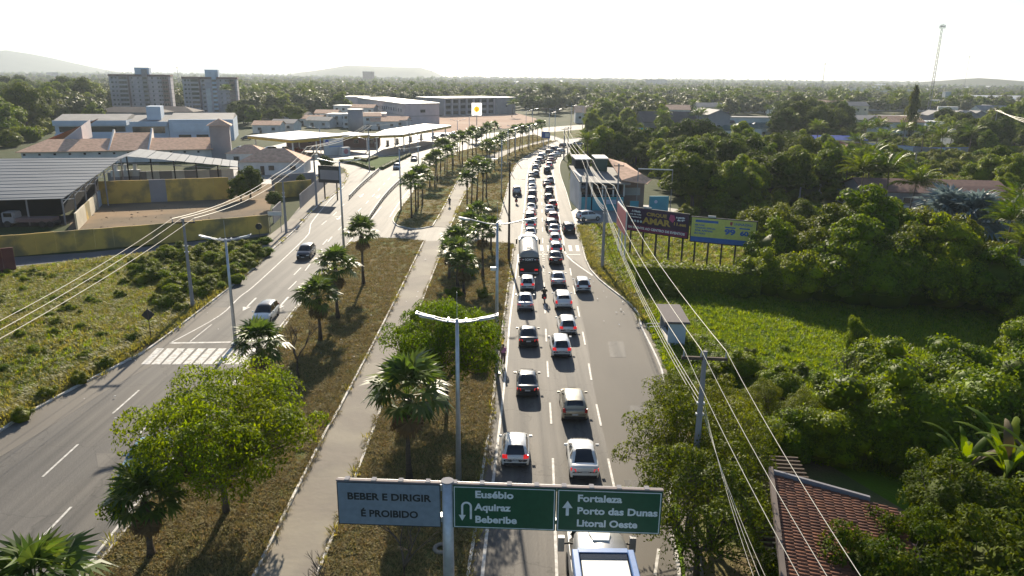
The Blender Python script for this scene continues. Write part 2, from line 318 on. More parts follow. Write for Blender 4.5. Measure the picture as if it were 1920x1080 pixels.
# ---- markings ----
def line(P, wd=.15, sm=True, n='lane_line'): return struct(ribbon(smoothline(px(P)) if sm else px(P), wd, None, .042).build(n, M['paint']))
def dashes(P, on, period, wd=.14, start=0, n='lane_dashes'):
    L = resamp(smoothline(px(P), 8), .25); mb = MB(); k = int(start / .25)
    while k + on / .25 < len(L):
        ribbon(L[k:k + int(on / .25) + 1], wd, None, .042, mb); k += int(period / .25)
    return struct(mb.build(n, M['paint']))
line([(904, 1085), (913, 998), (931, 850), (950, 680), (958, 584), (977, 444), (984, 382), (990, 321), (1000, 300), (1018, 285)], .17)
line([(1044, 1230), (1044, 1085), (1041, 1000), (1040, 960)], .15)
dashes([(1039, 925), (1034, 802), (1028, 710), (1025, 653), (1022, 584), (1018, 480), (1017, 420), (1015, 340), (1017, 300), (1030, 280)], 3.5, 8.3, start=.6)
dashes([(1020, 515), (1019, 470)], .35, 1.0, .35, n='road_studs')
dashes([(1152, 917), (1131, 818), (1111, 724), (1099, 656), (1080, 562), (1066, 489)], 3.6, 8.0)
line([(1056, 1230), (1225, 1230)], .3, False) if False else None
line([(1228, 1080), (1235, 1030)], .15)
line([(1111, 517), (1063, 480), (1056, 448), (1049, 413), (1040, 345), (1037, 321), (1039, 307), (1053, 291), (1075, 277), (1105, 264)], .22)
line([(975, 477), (1088, 478)], .35, False, 'stop_line')
mb = MB()
for k in range(9):
    x0 = 985 + k * 13.4
    a, b, c, d = px([(x0, 460), (x0 + 6, 460), (x0 + 8, 471), (x0 + 2, 471)], .042); mb.quad(d, c, b, a)
struct(mb.build('zebra_crossing', M['paint']))
# left carriageway
line([(319, 644), (411, 593), (450, 557), (484, 530), (572, 447), (581, 430), (586, 415), (620, 374), (645, 350)], .15)
line([(319, 644), (455, 642)], .35, False, 'stop_line')
mb = MB()
for k in range(12):
    x0 = 264 + k * 19.5
    a, b, c, d = px([(x0 + 30, 653), (x0 + 44, 653), (x0 + 16, 683), (x0, 683)], .042); mb.quad(d, c, b, a)
struct(mb.build('zebra_crossing', M['paint']))
line([(146, 1085), (246, 957), (380, 790), (513, 628), (606, 513), (660, 448), (690, 418), (715, 388)], .15)
line([(357, 641), (397, 609)], .12, False)
dashes([(-60, 1050), (2, 966)], 3.5, 8, start=2)
dashes([(45, 1042), (137, 948), (310, 762)], 4.4, 12.8, start=.2)
dashes([(80, 895), (150, 831), (198, 788), (250, 742), (310, 688)], 4.2, 8.6, start=0)
dashes([(430, 650), (497, 581), (553, 531), (590, 485), (632, 434), (684, 384), (730, 335), (765, 305), (800, 285)], 3.6, 8.3, start=1.6)
dashes([(547, 520), (590, 476), (620, 442)], 3.6, 8.3, start=1); dashes([(603, 422), (629, 400), (655, 372)], 3.6, 8.3)
def arrow(px0, py0, a, hook=0):
    """painted arrow, tip at the pixel, pointing towards the viewer along -a"""
    p = G(px0, py0, .043); mb = MB(); Mx = rot(p, a)
    mb.quad(*[Mx @ Vector(v) for v in ((-.1, 1.2, 0), (.1, 1.2, 0), (.1, 4.6, 0), (-.1, 4.6, 0))])
    mb.add([Mx @ Vector(v) for v in ((0, 0, 0), (.42, 1.4, 0), (-.42, 1.4, 0))], [(0, 1, 2)])
    if hook: mb.quad(*[Mx @ Vector(v) for v in ((-.1, 3.2, 0), (-.1, 2.9, 0), (-.9, 2.3, 0), (-.9, 2.7, 0))])
    struct(mb.build('road_arrow', M['paint']))
aL = math.atan2(G(246, 957).x - G(606, 513).x, G(606, 513).y - G(246, 957).y)
for a in ((455, 583), (519, 581), (632, 412), (671, 411), (675, 370), (707, 372), (738, 330)): arrow(*a, aL, 1 if a[1] < 420 else 0)
line([(731, 407), (752, 375), (776, 345)], .15)
for k, (a, b, c, d) in enumerate([(1140, 640, 30, 30), (1180, 760, 40, 22), (1060, 700, 16, 26), (980, 610, 14, 30), (1170, 900, 34, 16), (300, 790, 40, 30), (180, 850, 60, 26), (500, 560, 20, 18)]):
    p0, p1, p2, p3 = px([(a, b), (a + c, b), (a + c + 4, b + d), (a + 4, b + d)], .0355); mb = MB().quad(p3, p2, p1, p0); o = struct(mb.build('road_patch', M['asphalt_left' if k < 5 else 'asphalt' if k < 8 else 'worn'])); o.location.z = .02 if k > 7 else 0
for a, b in ((350, 740),): struct(MB().tube(G(a, b, .03), G(a, b, .046), .32, .32, 18).build('manhole_cover', M['alley']))
# short scuffs and litter on the verge come later
# ================= vegetation builders =================
def leafquads(P, N, ln, wd, rng, droop=0.):
    n = len(P); N = N / (np.linalg.norm(N, axis=1, keepdims=True) + 1e-9)
    T = rng.normal(size=(n, 3)); T -= (T * N).sum(1, keepdims=True) * N; T /= np.linalg.norm(T, axis=1, keepdims=True)
    T[:, 2] -= droop; B = np.cross(N, T)
    l = ln * rng.uniform(.6, 1.3, (n, 1)); w_ = wd * rng.uniform(.6, 1.3, (n, 1))
    V = np.stack([P - T * l * .5, P + B * w_ * .5 + T * l * .05, P + T * l * .5, P - B * w_ * .5 + T * l * .05], 1).reshape(-1, 3)
    return V, np.arange(4 * n).reshape(n, 4)
_ico = {}
def ico(sub):
    if sub not in _ico:
        bm = bmesh.new(); bmesh.ops.create_icosphere(bm, subdivisions=sub, radius=1)
        _ico[sub] = (np.array([v.co[:] for v in bm.verts]), np.array([[v.index for v in f.verts] for f in bm.faces])); bm.free()
    return _ico[sub]
def merge_tq(parts, name, m, smooth_tri=True):
    """parts: list of (V, F) with tris or quads"""
    V = np.concatenate([p[0] for p in parts]).astype(np.float32); off = 0; li = []; tot = []; sm = []
    for v, f in parts:
        li.append((np.asarray(f) + off).ravel()); tot.append(np.full(len(f), np.asarray(f).shape[1], np.int32)); sm.append(np.full(len(f), np.asarray(f).shape[1] == 3)); off += len(v)
    li = np.concatenate(li).astype(np.int32); tot = np.concatenate(tot); me = bpy.data.meshes.new(name)
    me.vertices.add(len(V)); me.vertices.foreach_set('co', V.ravel()); me.loops.add(len(li)); me.loops.foreach_set('vertex_index', li)
    me.polygons.add(len(tot)); st = np.concatenate([[0], np.cumsum(tot)[:-1]]).astype(np.int32)
    me.polygons.foreach_set('loop_start', st); me.polygons.foreach_set('loop_total', tot); me.polygons.foreach_set('use_smooth', np.concatenate(sm))
    me.update(calc_edges=True); me.materials.append(m); return me
def clump_crown(name, seed, m, R, zc, rz, nc, npc, cr, ls, hull=.8, sub=1, low=-.35, inner=.25, aspect=.5, spread=1.):
    rng = np.random.default_rng(seed)
    d = rng.normal(size=(nc, 3)); d /= np.linalg.norm(d, axis=1, keepdims=True); d[:, 2] = np.where(d[:, 2] < low, -d[:, 2], d[:, 2])
    ph = rng.uniform(0, 6.28, 4); lob = 1 + .22 * np.sin(2 * np.arctan2(d[:, 1], d[:, 0]) + ph[0]) + .16 * np.sin(5 * np.arctan2(d[:, 1], d[:, 0]) + ph[1] + 3 * d[:, 2]) + .13 * np.sin(4 * d[:, 2] + 2 * d[:, 0] + ph[2])
    k = rng.uniform(.58, 1.04, (nc, 1)) * spread * lob[:, None]; C = d * k * np.array([R - cr, R - cr, rz - cr * .7]) + np.array([0, 0, zc])
    r = cr * rng.uniform(.65, 1.3, nc); e = rng.normal(size=(nc, npc, 3)); e /= np.linalg.norm(e, axis=2, keepdims=True)
    e[..., 2] = np.where(e[..., 2] < -.35, -e[..., 2], e[..., 2])
    P = C[:, None] + e * r[:, None, None] * rng.uniform(.8, 1.08, (nc, npc, 1)) * np.array([1, 1, .8])
    P = P.reshape(-1, 3); N = e.reshape(-1, 3) + rng.normal(size=(nc * npc, 3)) * .55 + np.array([0, 0, .35])
    keep = np.ones(len(P), bool); idx = np.repeat(np.arange(nc), npc)
    for i in range(nc):
        q = (P - C[i]) / (r[i] * .8); q[:, 2] /= .8
        keep &= ~(((q ** 2).sum(1) < 1) & (idx != i) & (rng.random(len(P)) > inner))
    parts = [leafquads(P[keep], N[keep], ls, ls * aspect, rng, .3)]
    if hull:
        iv, jf = ico(sub)
        for i in range(nc):
            nz = 1 + rng.normal(size=(len(iv), 1)) * .1; parts.append((iv * nz * r[i] * hull * np.array([1, 1, .8]) + C[i], jf))
        parts.append((iv * np.array([R * .72, R * .72, rz * .72]) + np.array([0, 0, zc]), jf))
    return merge_tq(parts, name, m), C, r
def limbs(C, h0, seed, r0=.22, every=1, z0=0):
    rng = random.Random(seed); mb = MB(); f = Vector((rng.uniform(-.2, .2), rng.uniform(-.2, .2), h0))
    mb.path([(0, 0, z0), (f.x * .4, f.y * .4, h0 * .5), f], [r0 * 1.25, r0, r0 * .85], 8)
    C = [Vector(c) for c in C][::every]; forks = []
    for k in range(5):
        a = k * 2 * math.pi / 5 + rng.uniform(-.4, .4); L = rng.uniform(.8, 1.3) * h0 * .7
        g = f + Vector((math.cos(a) * L, math.sin(a) * L, L * .75)); mb.path([f, (f + g) / 2 + Vector((0, 0, .1)), g], [r0 * .62, r0 * .5, r0 * .38], 6); forks.append(g)
    for c in C:
        g = min(forks, key=lambda q: (q - c).length); md = (g + c) / 2 + Vector((rng.uniform(-.2, .2), rng.uniform(-.2, .2), rng.uniform(-.25, .1)))
        mb.path([g, md, c], [r0 * .3, r0 * .18, r0 * .06], 4)
    return mb
LIB = {}
def tree_proto(key, seeds, m, bark, h0, r0, limb_every=1, **kw):
    LIB[key] = []
    for s in seeds:
        cm, C, r = clump_crown('crown', s, M[m], seed_kw(kw, s)[0], *seed_kw(kw, s)[1:]) if False else clump_crown('crown', s, M[m], **kw)
        tm = limbs(C, h0, s, r0, limb_every).mesh('trunk', M[bark], True) if h0 else None
        LIB[key].append((cm, tm))
def put_tree(name, key, i, g, sc_, label, cat='tree', group=None, rz=None, base=0.):
    cm, tm = LIB[key][i % len(LIB[key])]; rz = random.uniform(0, 6.28) if rz is None else rz
    s3 = sc_ if hasattr(sc_, '__len__') else (sc_,) * 3
    if tm is None:
        o = link(name, cm, None, (g[0], g[1], base), rz); o.scale = s3; return tag(o, label, cat, group)
    t = thing(name, label, cat, (g[0], g[1], base), rz, group); t.scale = s3
    link('crown', cm, t); link('trunk', tm, t); return t
random.seed(7)
# near trees with open feathery crowns, medium trees, far ones
tree_proto('feather', (11, 12), 'leaf_bright', 'bark', 1.7, .16, R=5.2, zc=3.7, rz=3.2, nc=290, npc=250, cr=.8, ls=.19, hull=0, low=-.3, inner=.35, aspect=.42)
tree_proto('feather_dark', (13, 14), 'leaf_olive', 'bark', 1.8, .16, R=3.8, zc=3.7, rz=3.1, nc=190, npc=230, cr=.75, ls=.17, hull=0, low=-.35, inner=.3, aspect=.4)
tree_proto('feather_mid', (15, 16, 17), 'leaf_olive', 'bark', 2.0, .18, 3, R=4., zc=4.6, rz=3.0, nc=80, npc=130, cr=.9, ls=.32, hull=.5, low=-.3)
tree_proto('mango', (21, 22, 23), 'leaf_mango', 'bark', 2.2, .3, 6, R=5., zc=5.2, rz=4.3, nc=64, npc=170, cr=1.4, ls=.42, hull=.7, low=-.75)
tree_proto('mango_bright', (24, 25), 'leaf_vine', 'bark', 2.2, .3, 6, R=4.6, zc=4.8, rz=4.0, nc=64, npc=170, cr=1.2, ls=.4, hull=.66, low=-.75)
tree_proto('far', (31, 32, 33), 'leaf_far', 'bark', 2.0, .3, 12, R=4.6, zc=4.8, rz=3.6, nc=24, npc=50, cr=1.6, ls=.8, hull=.78, low=-.5)
tree_proto('mound', (41, 42, 43), 'leaf_vine', 'bark', 0, 0, R=3.6, zc=1.6, rz=2.9, nc=80, npc=260, cr=1.0, ls=.2, hull=.76, low=-.2, aspect=.7)
tree_proto('bush', (51, 52, 53), 'leaf_olive', 'bark', 0, 0, R=1.5, zc=.6, rz=1.2, nc=26, npc=120, cr=.5, ls=.14, hull=.7, low=-.1, aspect=.5)
tree_proto('bush_green', (54, 55, 56), 'leaf_bright', 'bark', 0, 0, R=1.5, zc=.6, rz=1.1, nc=26, npc=120, cr=.5, ls=.15, hull=.65, low=-.1, aspect=.6)
tree_proto('bigleaf', (61, 62), 'leaf_mango', 'bark', 1.5, .14, R=3.2, zc=3.3, rz=2.4, nc=90, npc=150, cr=.7, ls=.2, hull=.35, low=-.4, inner=.3, aspect=.55)
# ---- fan palm ----
def fan_arrays(seed, pet=.9, rad=.95, nb=15, arc=4.2):
    rng = np.random.default_rng(seed); V = []; Fq = []
    V += [(0, -.025, 0), (0, .025, 0), (pet, .018, .12), (pet, -.018, .12)]; Fq.append((0, 1, 2, 3))
    for k in range(nb):
        a = -arc / 2 + arc * k / (nb - 1) + rng.normal() * .03; r = rad * (1 - .18 * abs(a) / 2.1) * rng.uniform(.9, 1.08); da = arc / nb * .62
        dz = -.14 - .3 * rng.random(); b = len(V); c = np.array([pet, 0, .12])
        e = lambda t, q, z: tuple(c + np.array([math.cos(t) * q, math.sin(t) * q, z]))
        V += [tuple(c), e(a - da, r * .55, .03), e(a, r, dz * r), e(a + da, r * .55, .03 + .05 * (k % 2))]; Fq.append((b, b + 1, b + 2, b + 3))
    return np.array(V), np.array(Fq)
def rotm(yaw, pitch, roll=0):
    return np.array(Matrix.Rotation(yaw, 3, 'Z') @ Matrix.Rotation(-pitch, 3, 'Y') @ Matrix.Rotation(roll, 3, 'X'))
FAN = [fan_arrays(s, 1.15, 1.0) for s in (1, 2, 3)]
FANM = [mesh_np('frond', *f, M['leaf_palm']) for f in FAN]
def coco_arrays(seed, L=3.2, n=20, droop=.9):
    rng = np.random.default_rng(seed); V = []; Fq = []; pts = []
    for i in range(n + 1):
        t = i / n; pts.append(np.array([L * t * (1 - .12 * t), 0, .55 * L * t * .45 - droop * L * .42 * t * t * t - .1 * t]))
    for i in range(n):
        b = len(V); w_ = .035 * (1 - i / n) + .008; V += [tuple(pts[i] + (0, -w_, 0)), tuple(pts[i] + (0, w_, 0)), tuple(pts[i + 1] + (0, w_ * .9, 0)), tuple(pts[i + 1] + (0, -w_ * .9, 0))]; Fq.append((b, b + 1, b + 2, b + 3))
        if i < 2: continue
        ll = .75 * math.sin(math.pi * (.18 + .78 * i / n)) * rng.uniform(.85, 1.1)
        for s in (-1, 1):
            b = len(V); p = pts[i]; tip = p + np.array([ll * .55, s * ll * .75, -ll * rng.uniform(.25, .55)]); md = p + np.array([ll * .2, s * ll * .42, -.03])
            V += [tuple(p), tuple(md + (.06, 0, 0)), tuple(tip), tuple(md - (.06, 0, 0))]; Fq.append((b, b + 1, b + 2, b + 3) if s > 0 else (b, b + 3, b + 2, b + 1))
    return np.array(V), np.array(Fq)
COCO = [coco_arrays(s) for s in (1, 2)]; COCOM = [mesh_np('frond', *f, M['leaf_coco']) for f in COCO]
def frond_set(n, kind, rng):
    out = []
    for i in range(n):
        u = i / max(n - 1, 1); yaw = i * 2.39996 + rng.uniform(-.15, .15)
        pitch = (1.35 - 1.7 * u if kind == 'fan' else 1.05 - 1.15 * u) + rng.uniform(-.12, .12)
        out.append((yaw, pitch, rng.uniform(-.3, .3), rng.uniform(.85, 1.12)))
    return out
def palm_proto(key, kind, seeds, h, nf, m, tr=.13, crown_scale=1.):
    LIB[key] = []; A = FAN if kind == 'fan' else COCO
    for s in seeds:
        rng = random.Random(s); parts = []
        for k, (yaw, pit, rol, q) in enumerate(frond_set(nf, kind, rng)):
            v, f = A[k % len(A)]; parts.append((v * q * crown_scale @ rotm(yaw, pit, rol).T + np.array([0, 0, h]), f))
        cm = merge_tq(parts, 'crown', M[m]); lean = Vector((rng.uniform(-.3, .3), rng.uniform(-.3, .3), 0)) if kind != 'fan' else Vector((0, 0, 0))
        mb = MB(); mb.path([Vector((0, 0, 0)) - lean, Vector((0, 0, h * .3)) - lean * .4, (0, 0, h * .7), (0, 0, h + .05)], [tr * 1.5, tr, tr * .9, tr * .8], 8)
        if kind == 'fan': mb.path([(0, 0, h - .9), (0, 0, h - .5), (0, 0, h)], [tr * 1.1, tr * 2.1, tr * 1.2], 8)
        LIB[key].append((cm, mb.mesh('trunk', M['bark_palm'], True)))
palm_proto('fanpalm', 'fan', (1, 2, 3, 8, 9), 4.6, 30, 'leaf_palm'); palm_proto('cocopalm', 'coco', (4, 5, 6), 6.0, 30, 'leaf_coco', .14)
palm_proto('silverpalm', 'fan', (7,), 3.2, 46, 'leaf_silver', .2, 1.9)
SKIRT = []
def near_palm(g, h, label, s=1., nf=34, kind='fan', group=None, base=.13, skirt=True, seed=0):
    """palm whose every frond is a part"""
    rng = random.Random(seed); t = thing('fan_palm' if kind == 'fan' else 'coconut_palm', label, 'palm tree', (g[0], g[1], base), rng.uniform(0, 6.28), group)
    mb = MB(); tr = .15; mb.path([(0, 0, 0), (.05, 0, h * .3), (0, .04, h * .7), (0, 0, h)], [tr * 1.6, tr, tr * .95, tr * .9], 10)
    if kind == 'fan': mb.path([(0, 0, h - .9 * s), (0, 0, h - .4 * s), (0, 0, h + .05)], [tr, tr * 2.0, tr], 10)
    mb.build('trunk', M['bark_palm'], t, True)
    ms = FANM if kind == 'fan' else COCOM
    for k, (yaw, pit, rol, q) in enumerate(frond_set(nf, kind, rng)):
        f = link('frond', ms[k % len(ms)], t, (0, 0, h)); f.rotation_euler = Matrix(rotm(yaw, pit, rol).tolist()).to_euler(); f.scale = (q * s,) * 3
    if skirt and kind == 'fan':
        p = []
        for k in range(9):
            v, f = FAN[k % 3]; p.append((v * .8 * s @ rotm(k * .7 + rng.random(), -1.0 - rng.random() * .35).T + np.array([0, 0, h - .25 * s]), f))
        link('dead_fronds', merge_tq(p, 'dead_fronds', M['leaf_dry']), t)
    return t
def put_palm(name, key, i, g, h, label, group, base=.0, base_h=4.6, s=None):
    """h = real height of the crown centre; trunk stretched, crown kept in proportion"""
    cm, tm = LIB[key][i % len(LIB[key])]; t = thing(name, label, 'palm tree', (g[0], g[1], base), random.uniform(0, 6.28), group)
    k = h / base_h; cs = s or random.uniform(.98, 1.22)
    t.rotation_euler = (random.gauss(0, .035), random.gauss(0, .035), t.rotation_euler[2]); c = link('crown', cm, t, (0, 0, h - base_h * cs)); c.scale = (cs,) * 3
    q = link('trunk', tm, t); q.scale = (1, 1, k); return t
# ---- scattered stuff: tiny source meshes kept in one unlinked collection, instanced by geometry nodes on a point mesh ----
def scatter(name, label, pts, meshes, scales, rots=None, tilt=0, seed=0):
    me = bpy.data.meshes.new(name); me.from_pydata([tuple(p) for p in pts], [], [])
    me.attributes.new('scl', 'FLOAT', 'POINT').data.foreach_set('value', np.asarray(scales, np.float32))
    rng = np.random.default_rng(seed); r = np.zeros((len(pts), 3), np.float32); r[:, 2] = rng.uniform(0, 6.28, len(pts)); r[:, 0] = rng.normal(size=len(pts)) * tilt
    me.attributes.new('rot', 'FLOAT_VECTOR', 'POINT').data.foreach_set('vector', r.ravel())
    c = bpy.data.collections.new(name + '_pieces')
    for k, s in enumerate(meshes): c.objects.link(bpy.data.objects.new('%s_piece_%d' % (name, k), s))
    o = link(name, me); o['kind'] = 'stuff'; o['label'] = label
    ng = bpy.data.node_groups.new(name, 'GeometryNodeTree'); ng.interface.new_socket('Geometry', in_out='INPUT', socket_type='NodeSocketGeometry'); ng.interface.new_socket('Geometry', in_out='OUTPUT', socket_type='NodeSocketGeometry')
    N = ng.nodes; L = ng.links.new; gi = N.new('NodeGroupInput'); go = N.new('NodeGroupOutput'); mp = N.new('GeometryNodeMeshToPoints'); ip = N.new('GeometryNodeInstanceOnPoints')
    ci = N.new('GeometryNodeCollectionInfo'); ci.inputs['Collection'].default_value = c; ci.inputs['Separate Children'].default_value = True; ci.inputs['Reset Children'].default_value = True
    a1 = N.new('GeometryNodeInputNamedAttribute'); a1.data_type = 'FLOAT'; a1.inputs[0].default_value = 'scl'
    a2 = N.new('GeometryNodeInputNamedAttribute'); a2.data_type = 'FLOAT_VECTOR'; a2.inputs[0].default_value = 'rot'
    rv = N.new('FunctionNodeRandomValue'); rv.data_type = 'INT'
    [i for i in rv.inputs if i.name == 'Min' and i.type == 'INT'][0].default_value = 0; [i for i in rv.inputs if i.name == 'Max' and i.type == 'INT'][0].default_value = len(meshes) - 1
    L(gi.outputs[0], mp.inputs[0]); L(mp.outputs[0], ip.inputs['Points']); L(ci.outputs[0], ip.inputs['Instance']); ip.inputs['Pick Instance'].default_value = True
    L([q for q in rv.outputs if q.type == 'INT'][0], ip.inputs['Instance Index']); L([q for q in a2.outputs if q.enabled][0], ip.inputs['Rotation']); L([q for q in a1.outputs if q.enabled][0], ip.inputs['Scale']); L(ip.outputs[0], go.inputs[0])
    md = o.modifiers.new('scatter', 'NODES'); md.node_group = ng; return o
def tuft(name, seed, m, n=22, h=.45, r=.22, wd=.035, lean=.5):
    rng = np.random.default_rng(seed); V = []; Fq = []
    for k in range(n):
        a = rng.uniform(0, 6.28); b = np.array([math.cos(a), math.sin(a), 0]) * r * math.sqrt(rng.random()); hh = h * rng.uniform(.5, 1.1)
        d = np.array([math.cos(a), math.sin(a), 0]) * hh * lean * rng.uniform(.3, 1.3); s = np.array([-math.sin(a), math.cos(a), 0]) * wd; i = len(V)
        V += [b - s, b + s, b + d * .45 + s * .8 + (0, 0, hh * .65), b + d * .45 - s * .8 + (0, 0, hh * .65), b + d + (0, 0, hh * .92)]; Fq += [(i, i + 1, i + 2, i + 3), (i + 3, i + 2, i + 4, i + 4)]
    V = np.array(V); me = bpy.data.meshes.new(name); me.from_pydata([tuple(v) for v in V], [], [f if f[2] != f[3] else f[:3] for f in Fq]); me.materials.append(M[m]); return me
def leafy(name, seed, m, n=60, r=.4, h=.4, ls=.12):
    rng = np.random.default_rng(seed); d = rng.normal(size=(n, 3)); d /= np.linalg.norm(d, axis=1, keepdims=True); d[:, 2] = abs(d[:, 2])
    P = d * np.array([r, r, h]) * rng.uniform(.6, 1, (n, 1)); V, Fq = leafquads(P, d + rng.normal(size=(n, 3)) * .4 + (0, 0, .5), ls, ls * .7, rng); return mesh_np(name, V, Fq, M[m])
def fill_poly(P, n, seed, holes=(), jitter=None, dens=None):
    rng = random.Random(seed); P = [(p[0], p[1]) for p in P]; x0, x1 = min(p[0] for p in P), max(p[0] for p in P); y0, y1 = min(p[1] for p in P), max(p[1] for p in P); out = []; tries = 0
    while len(out) < n and tries < n * 12:
        tries += 1; x, y = rng.uniform(x0, x1), rng.uniform(y0, y1)
        if not inpoly(x, y, P) or any(inpoly(x, y, h) for h in holes): continue
        if dens and rng.random() > dens(x, y): continue
        out.append((x, y, 0.))
    return out
def fnoise(x, y, s, o=0):
    from mathutils import noise
    return .5 + .5 * noise.noise(Vector((x * s + o, y * s, o)))
# ================= planting =================
def ordn(k): return ['nearest', 'second', 'third', 'fourth', 'fifth', 'sixth', 'seventh', 'eighth', 'ninth', 'tenth', 'eleventh', 'twelfth', 'thirteenth', 'fourteenth', 'fifteenth', 'sixteenth', 'seventeenth', 'eighteenth', 'nineteenth', 'twentieth'][k] if k < 20 else 'far'
def word(k): return ordn(k).replace('nearest', 'first')
# near trees
put_tree('street_tree', 'feather', 0, G(425, 965), (1.06, 1.0, 1.1), 'large spreading yellow green tree over the left median, biggest tree at lower left', base=.1, rz=.4)
put_tree('street_tree', 'feather', 1, G(838, 765), (.86, .9, 1.15), 'yellow green spreading tree between the cycle path and the congested carriageway', base=.1, rz=2)
for k, (x, y, s, l) in enumerate([
    (1292, 960, 1.0, 'dark feathery tree beside the congested road, nearest the right end of the green sign'),
    (1305, 1090, .95, 'dark feathery tree at the bottom edge right of the bus'),
    (1330, 1010, .85, 'dark feathery tree hiding the foot of the roadside utility pole'),
    (1262, 815, .62, 'small feathery tree leaning over the right kerb beyond the green sign'),
    (1345, 860, .7, 'dense feathery tree behind the roadside utility pole on the right'),
    (1420, 800, .48, 'dark leafy tree right of the roadside utility pole beside the field'),
    (1500, 830, .5, 'mid green tree on the field edge above the tiled roof')]):
    put_tree('roadside_tree', 'feather_dark', k, G(x, y), s, l, rz=k * 1.3)
for k, (x, y, s, l) in enumerate([
    (1515, 1130, .55, 'small leaved tree in front of the lower edge of the tiled roof'),
    (1655, 1085, .62, 'glossy small leaved tree covering the right of the tiled roof, at the bottom edge'),
    (1790, 1060, .95, 'wide glossy leaved tree at the bottom right, left of the banana plants'),
    (1880, 1250, 1.1, 'glossy leaved tree at the very bottom right corner'),
    (1400, 1270, .7, 'low leafy tree at the bottom edge left of the tiled roof'),
    (1745, 975, .6, 'small leaved tree behind the upper right corner of the tiled roof')]):
    put_tree('garden_tree', 'bigleaf', k, G(x, y), s, l, rz=k)
for k, (x, y, z, s, l) in enumerate([(1610, 1075, 4.2, .78, 'glossy leaved tree covering the lower edge of the tiled roof'), (1490, 1085, 3.6, .6, 'small leafy tree at the lower left corner of the tiled roof'), (1715, 1000, 4.2, .7, 'small leaved tree over the right end of the tiled roof'), (1690, 1085, 4.4, .8, 'wide glossy tree at the bottom edge right of the tiled roof'), (1560, 1045, 4.6, .5, 'small glossy tree leaning over the middle of the tiled roof')]):
    put_tree('garden_tree', 'bigleaf', k + 1, G(x, y - 12, z), (s, s, s * 1.25), l, rz=k * 2.1)
# vine covered mounds right
mounds = [(1690, 845, 1.25, 'tall vine covered tree mound, middle of the group beyond the banana plants'), (1850, 830, 1.25, 'tall vine covered mound at the right edge of the picture'), (1780, 760, 1.1, 'vine covered mound behind the group right of centre'),
          (1650, 735, 1.0, 'vine covered mound at the left of the big group in the field'), (1875, 765, .9, 'rounded vine covered mound furthest back at the right edge'), (1560, 850, .85, 'low vine covered mound left of the big group'),
          (1470, 850, .7, 'low vine mound above the tiled roof left corner'), (1900, 880, .8, 'vine covered mound behind the banana plants'), (1720, 880, .8, 'vine mound just above the small leaved trees'),
          (1385, 700, .55, 'low vine bush beside the roadside pole in the field'), (1460, 735, .55, 'low rounded bush in the field left of the big mounds'), (1600, 655, .32, 'small dark column of vines standing alone in the bright field')]
for k, (x, y, s, l) in enumerate(mounds): put_tree('vine_mound', 'mound', k, G(x, y + 12), (s, s, s * (.98 if s > .9 else .9)) if k != 11 else (.3, .3, .75), l, 'vine mound', 'vine covered mounds round the field', rz=k * .8)
# overgrown hedge and wood behind the field
hed = [(1450, 529, 0.85), (1500, 519, 0.80), (1540, 544, 0.95), (1590, 554, 1.00), (1640, 559, 1.05), (1700, 554, 1.05), (1755, 559, 1.00), (1810, 564, 0.95), (1560, 509, 1.10), (1620, 509, 1.20), (1690, 509, 1.15), (1760, 524, 1.05), (1860, 589, 0.80), (1440, 499, 1.05), (1820, 539, 0.70)]
for k, (x, y, s) in enumerate(hed):
    put_tree('wild_tree', 'feather_mid' if k % 3 else 'mango_bright', k, G(x, y), (s * 1.0, s * .9, s * .95), '%s overgrown tree of the thicket behind the field, counting away from the billboards' % word(k), group='thicket trees behind the field')
for k, (x, y, s) in enumerate([(1480, 500, 1.0), (1420, 470, .9), (1530, 480, .9), (1600, 480, .85), (1500, 440, .8), (1640, 500, .85)]):
    put_tree('shrubby_tree', 'feather_mid', k + 1, G(x, y), s * .85, '%s pale green shrubby tree right of the yellow billboard' % ordn(k), group='shrubby trees beside the yellow billboard')
for k, (x, y, s) in enumerate([(1440, 553, .9), (1490, 563, 1.0), (1545, 563, 1.1), (1600, 570, 1.15), (1655, 576, 1.2), (1710, 570, 1.2), (1765, 576, 1.15), (1820, 580, 1.0), (1870, 590, .8), (1425, 523, .8)]):
    put_tree('thicket_bush', 'mound', k, G(x, y), (s, s, s * 1.15), '%s leafy mound along the front of the thicket, counting from the billboards' % word(k), 'bush', 'front bushes of the thicket')
for k, (x, y, s) in enumerate([(880, 520, .8), (850, 560, .7), (905, 560, .6), (735, 700, .6), (800, 690, .8), (900, 700, .6)]):
    put_tree('median_bush', 'bush_green' if k % 2 else 'bush', k, G(x, y), s, '%s bush on the right median between its palms and trees' % word(k), 'bush', 'bushes of the right median', base=.13)
# bare trees
def bare_tree(g, h, seed, label, cat='tree', base=.13):
    rng = random.Random(seed); mb = MB(); tw = MB()
    def br(p, d, l, r, n):
        q = p + d * l; (mb if n > 2 else tw).path([p, (p + q) / 2 + Vector((rng.uniform(-1, 1), rng.uniform(-1, 1), 0)) * l * .06, q], [r, r * .85, r * .65], 5 if n > 2 else 3)
        if n:
            for k in range(3 if n > 1 else 4):
                a = rng.uniform(0, 6.28); e = (d + Vector((math.cos(a), math.sin(a), .25)) * rng.uniform(.45, .8)).normalized(); br(q, e, l * rng.uniform(.6, .82), r * .55, n - 1)
    br(Vector((0, 0, 0)), Vector((0, 0, 1)), h * .28, h * .022, 4)
    t = thing('bare_tree', label, cat, (g[0], g[1], base)); mb.build('trunk', M['bark'], t, True); tw.build('twigs', M['bark'], t)['kind'] = 'stuff'; return t
bare_tree(G(560, 712), 5.6, 3, 'leafless dark tree on the left median beside the zebra crossing')
bare_tree(G(640, 1180), 4.6, 5, 'leafless thin tree at the bottom edge below the drink driving sign')
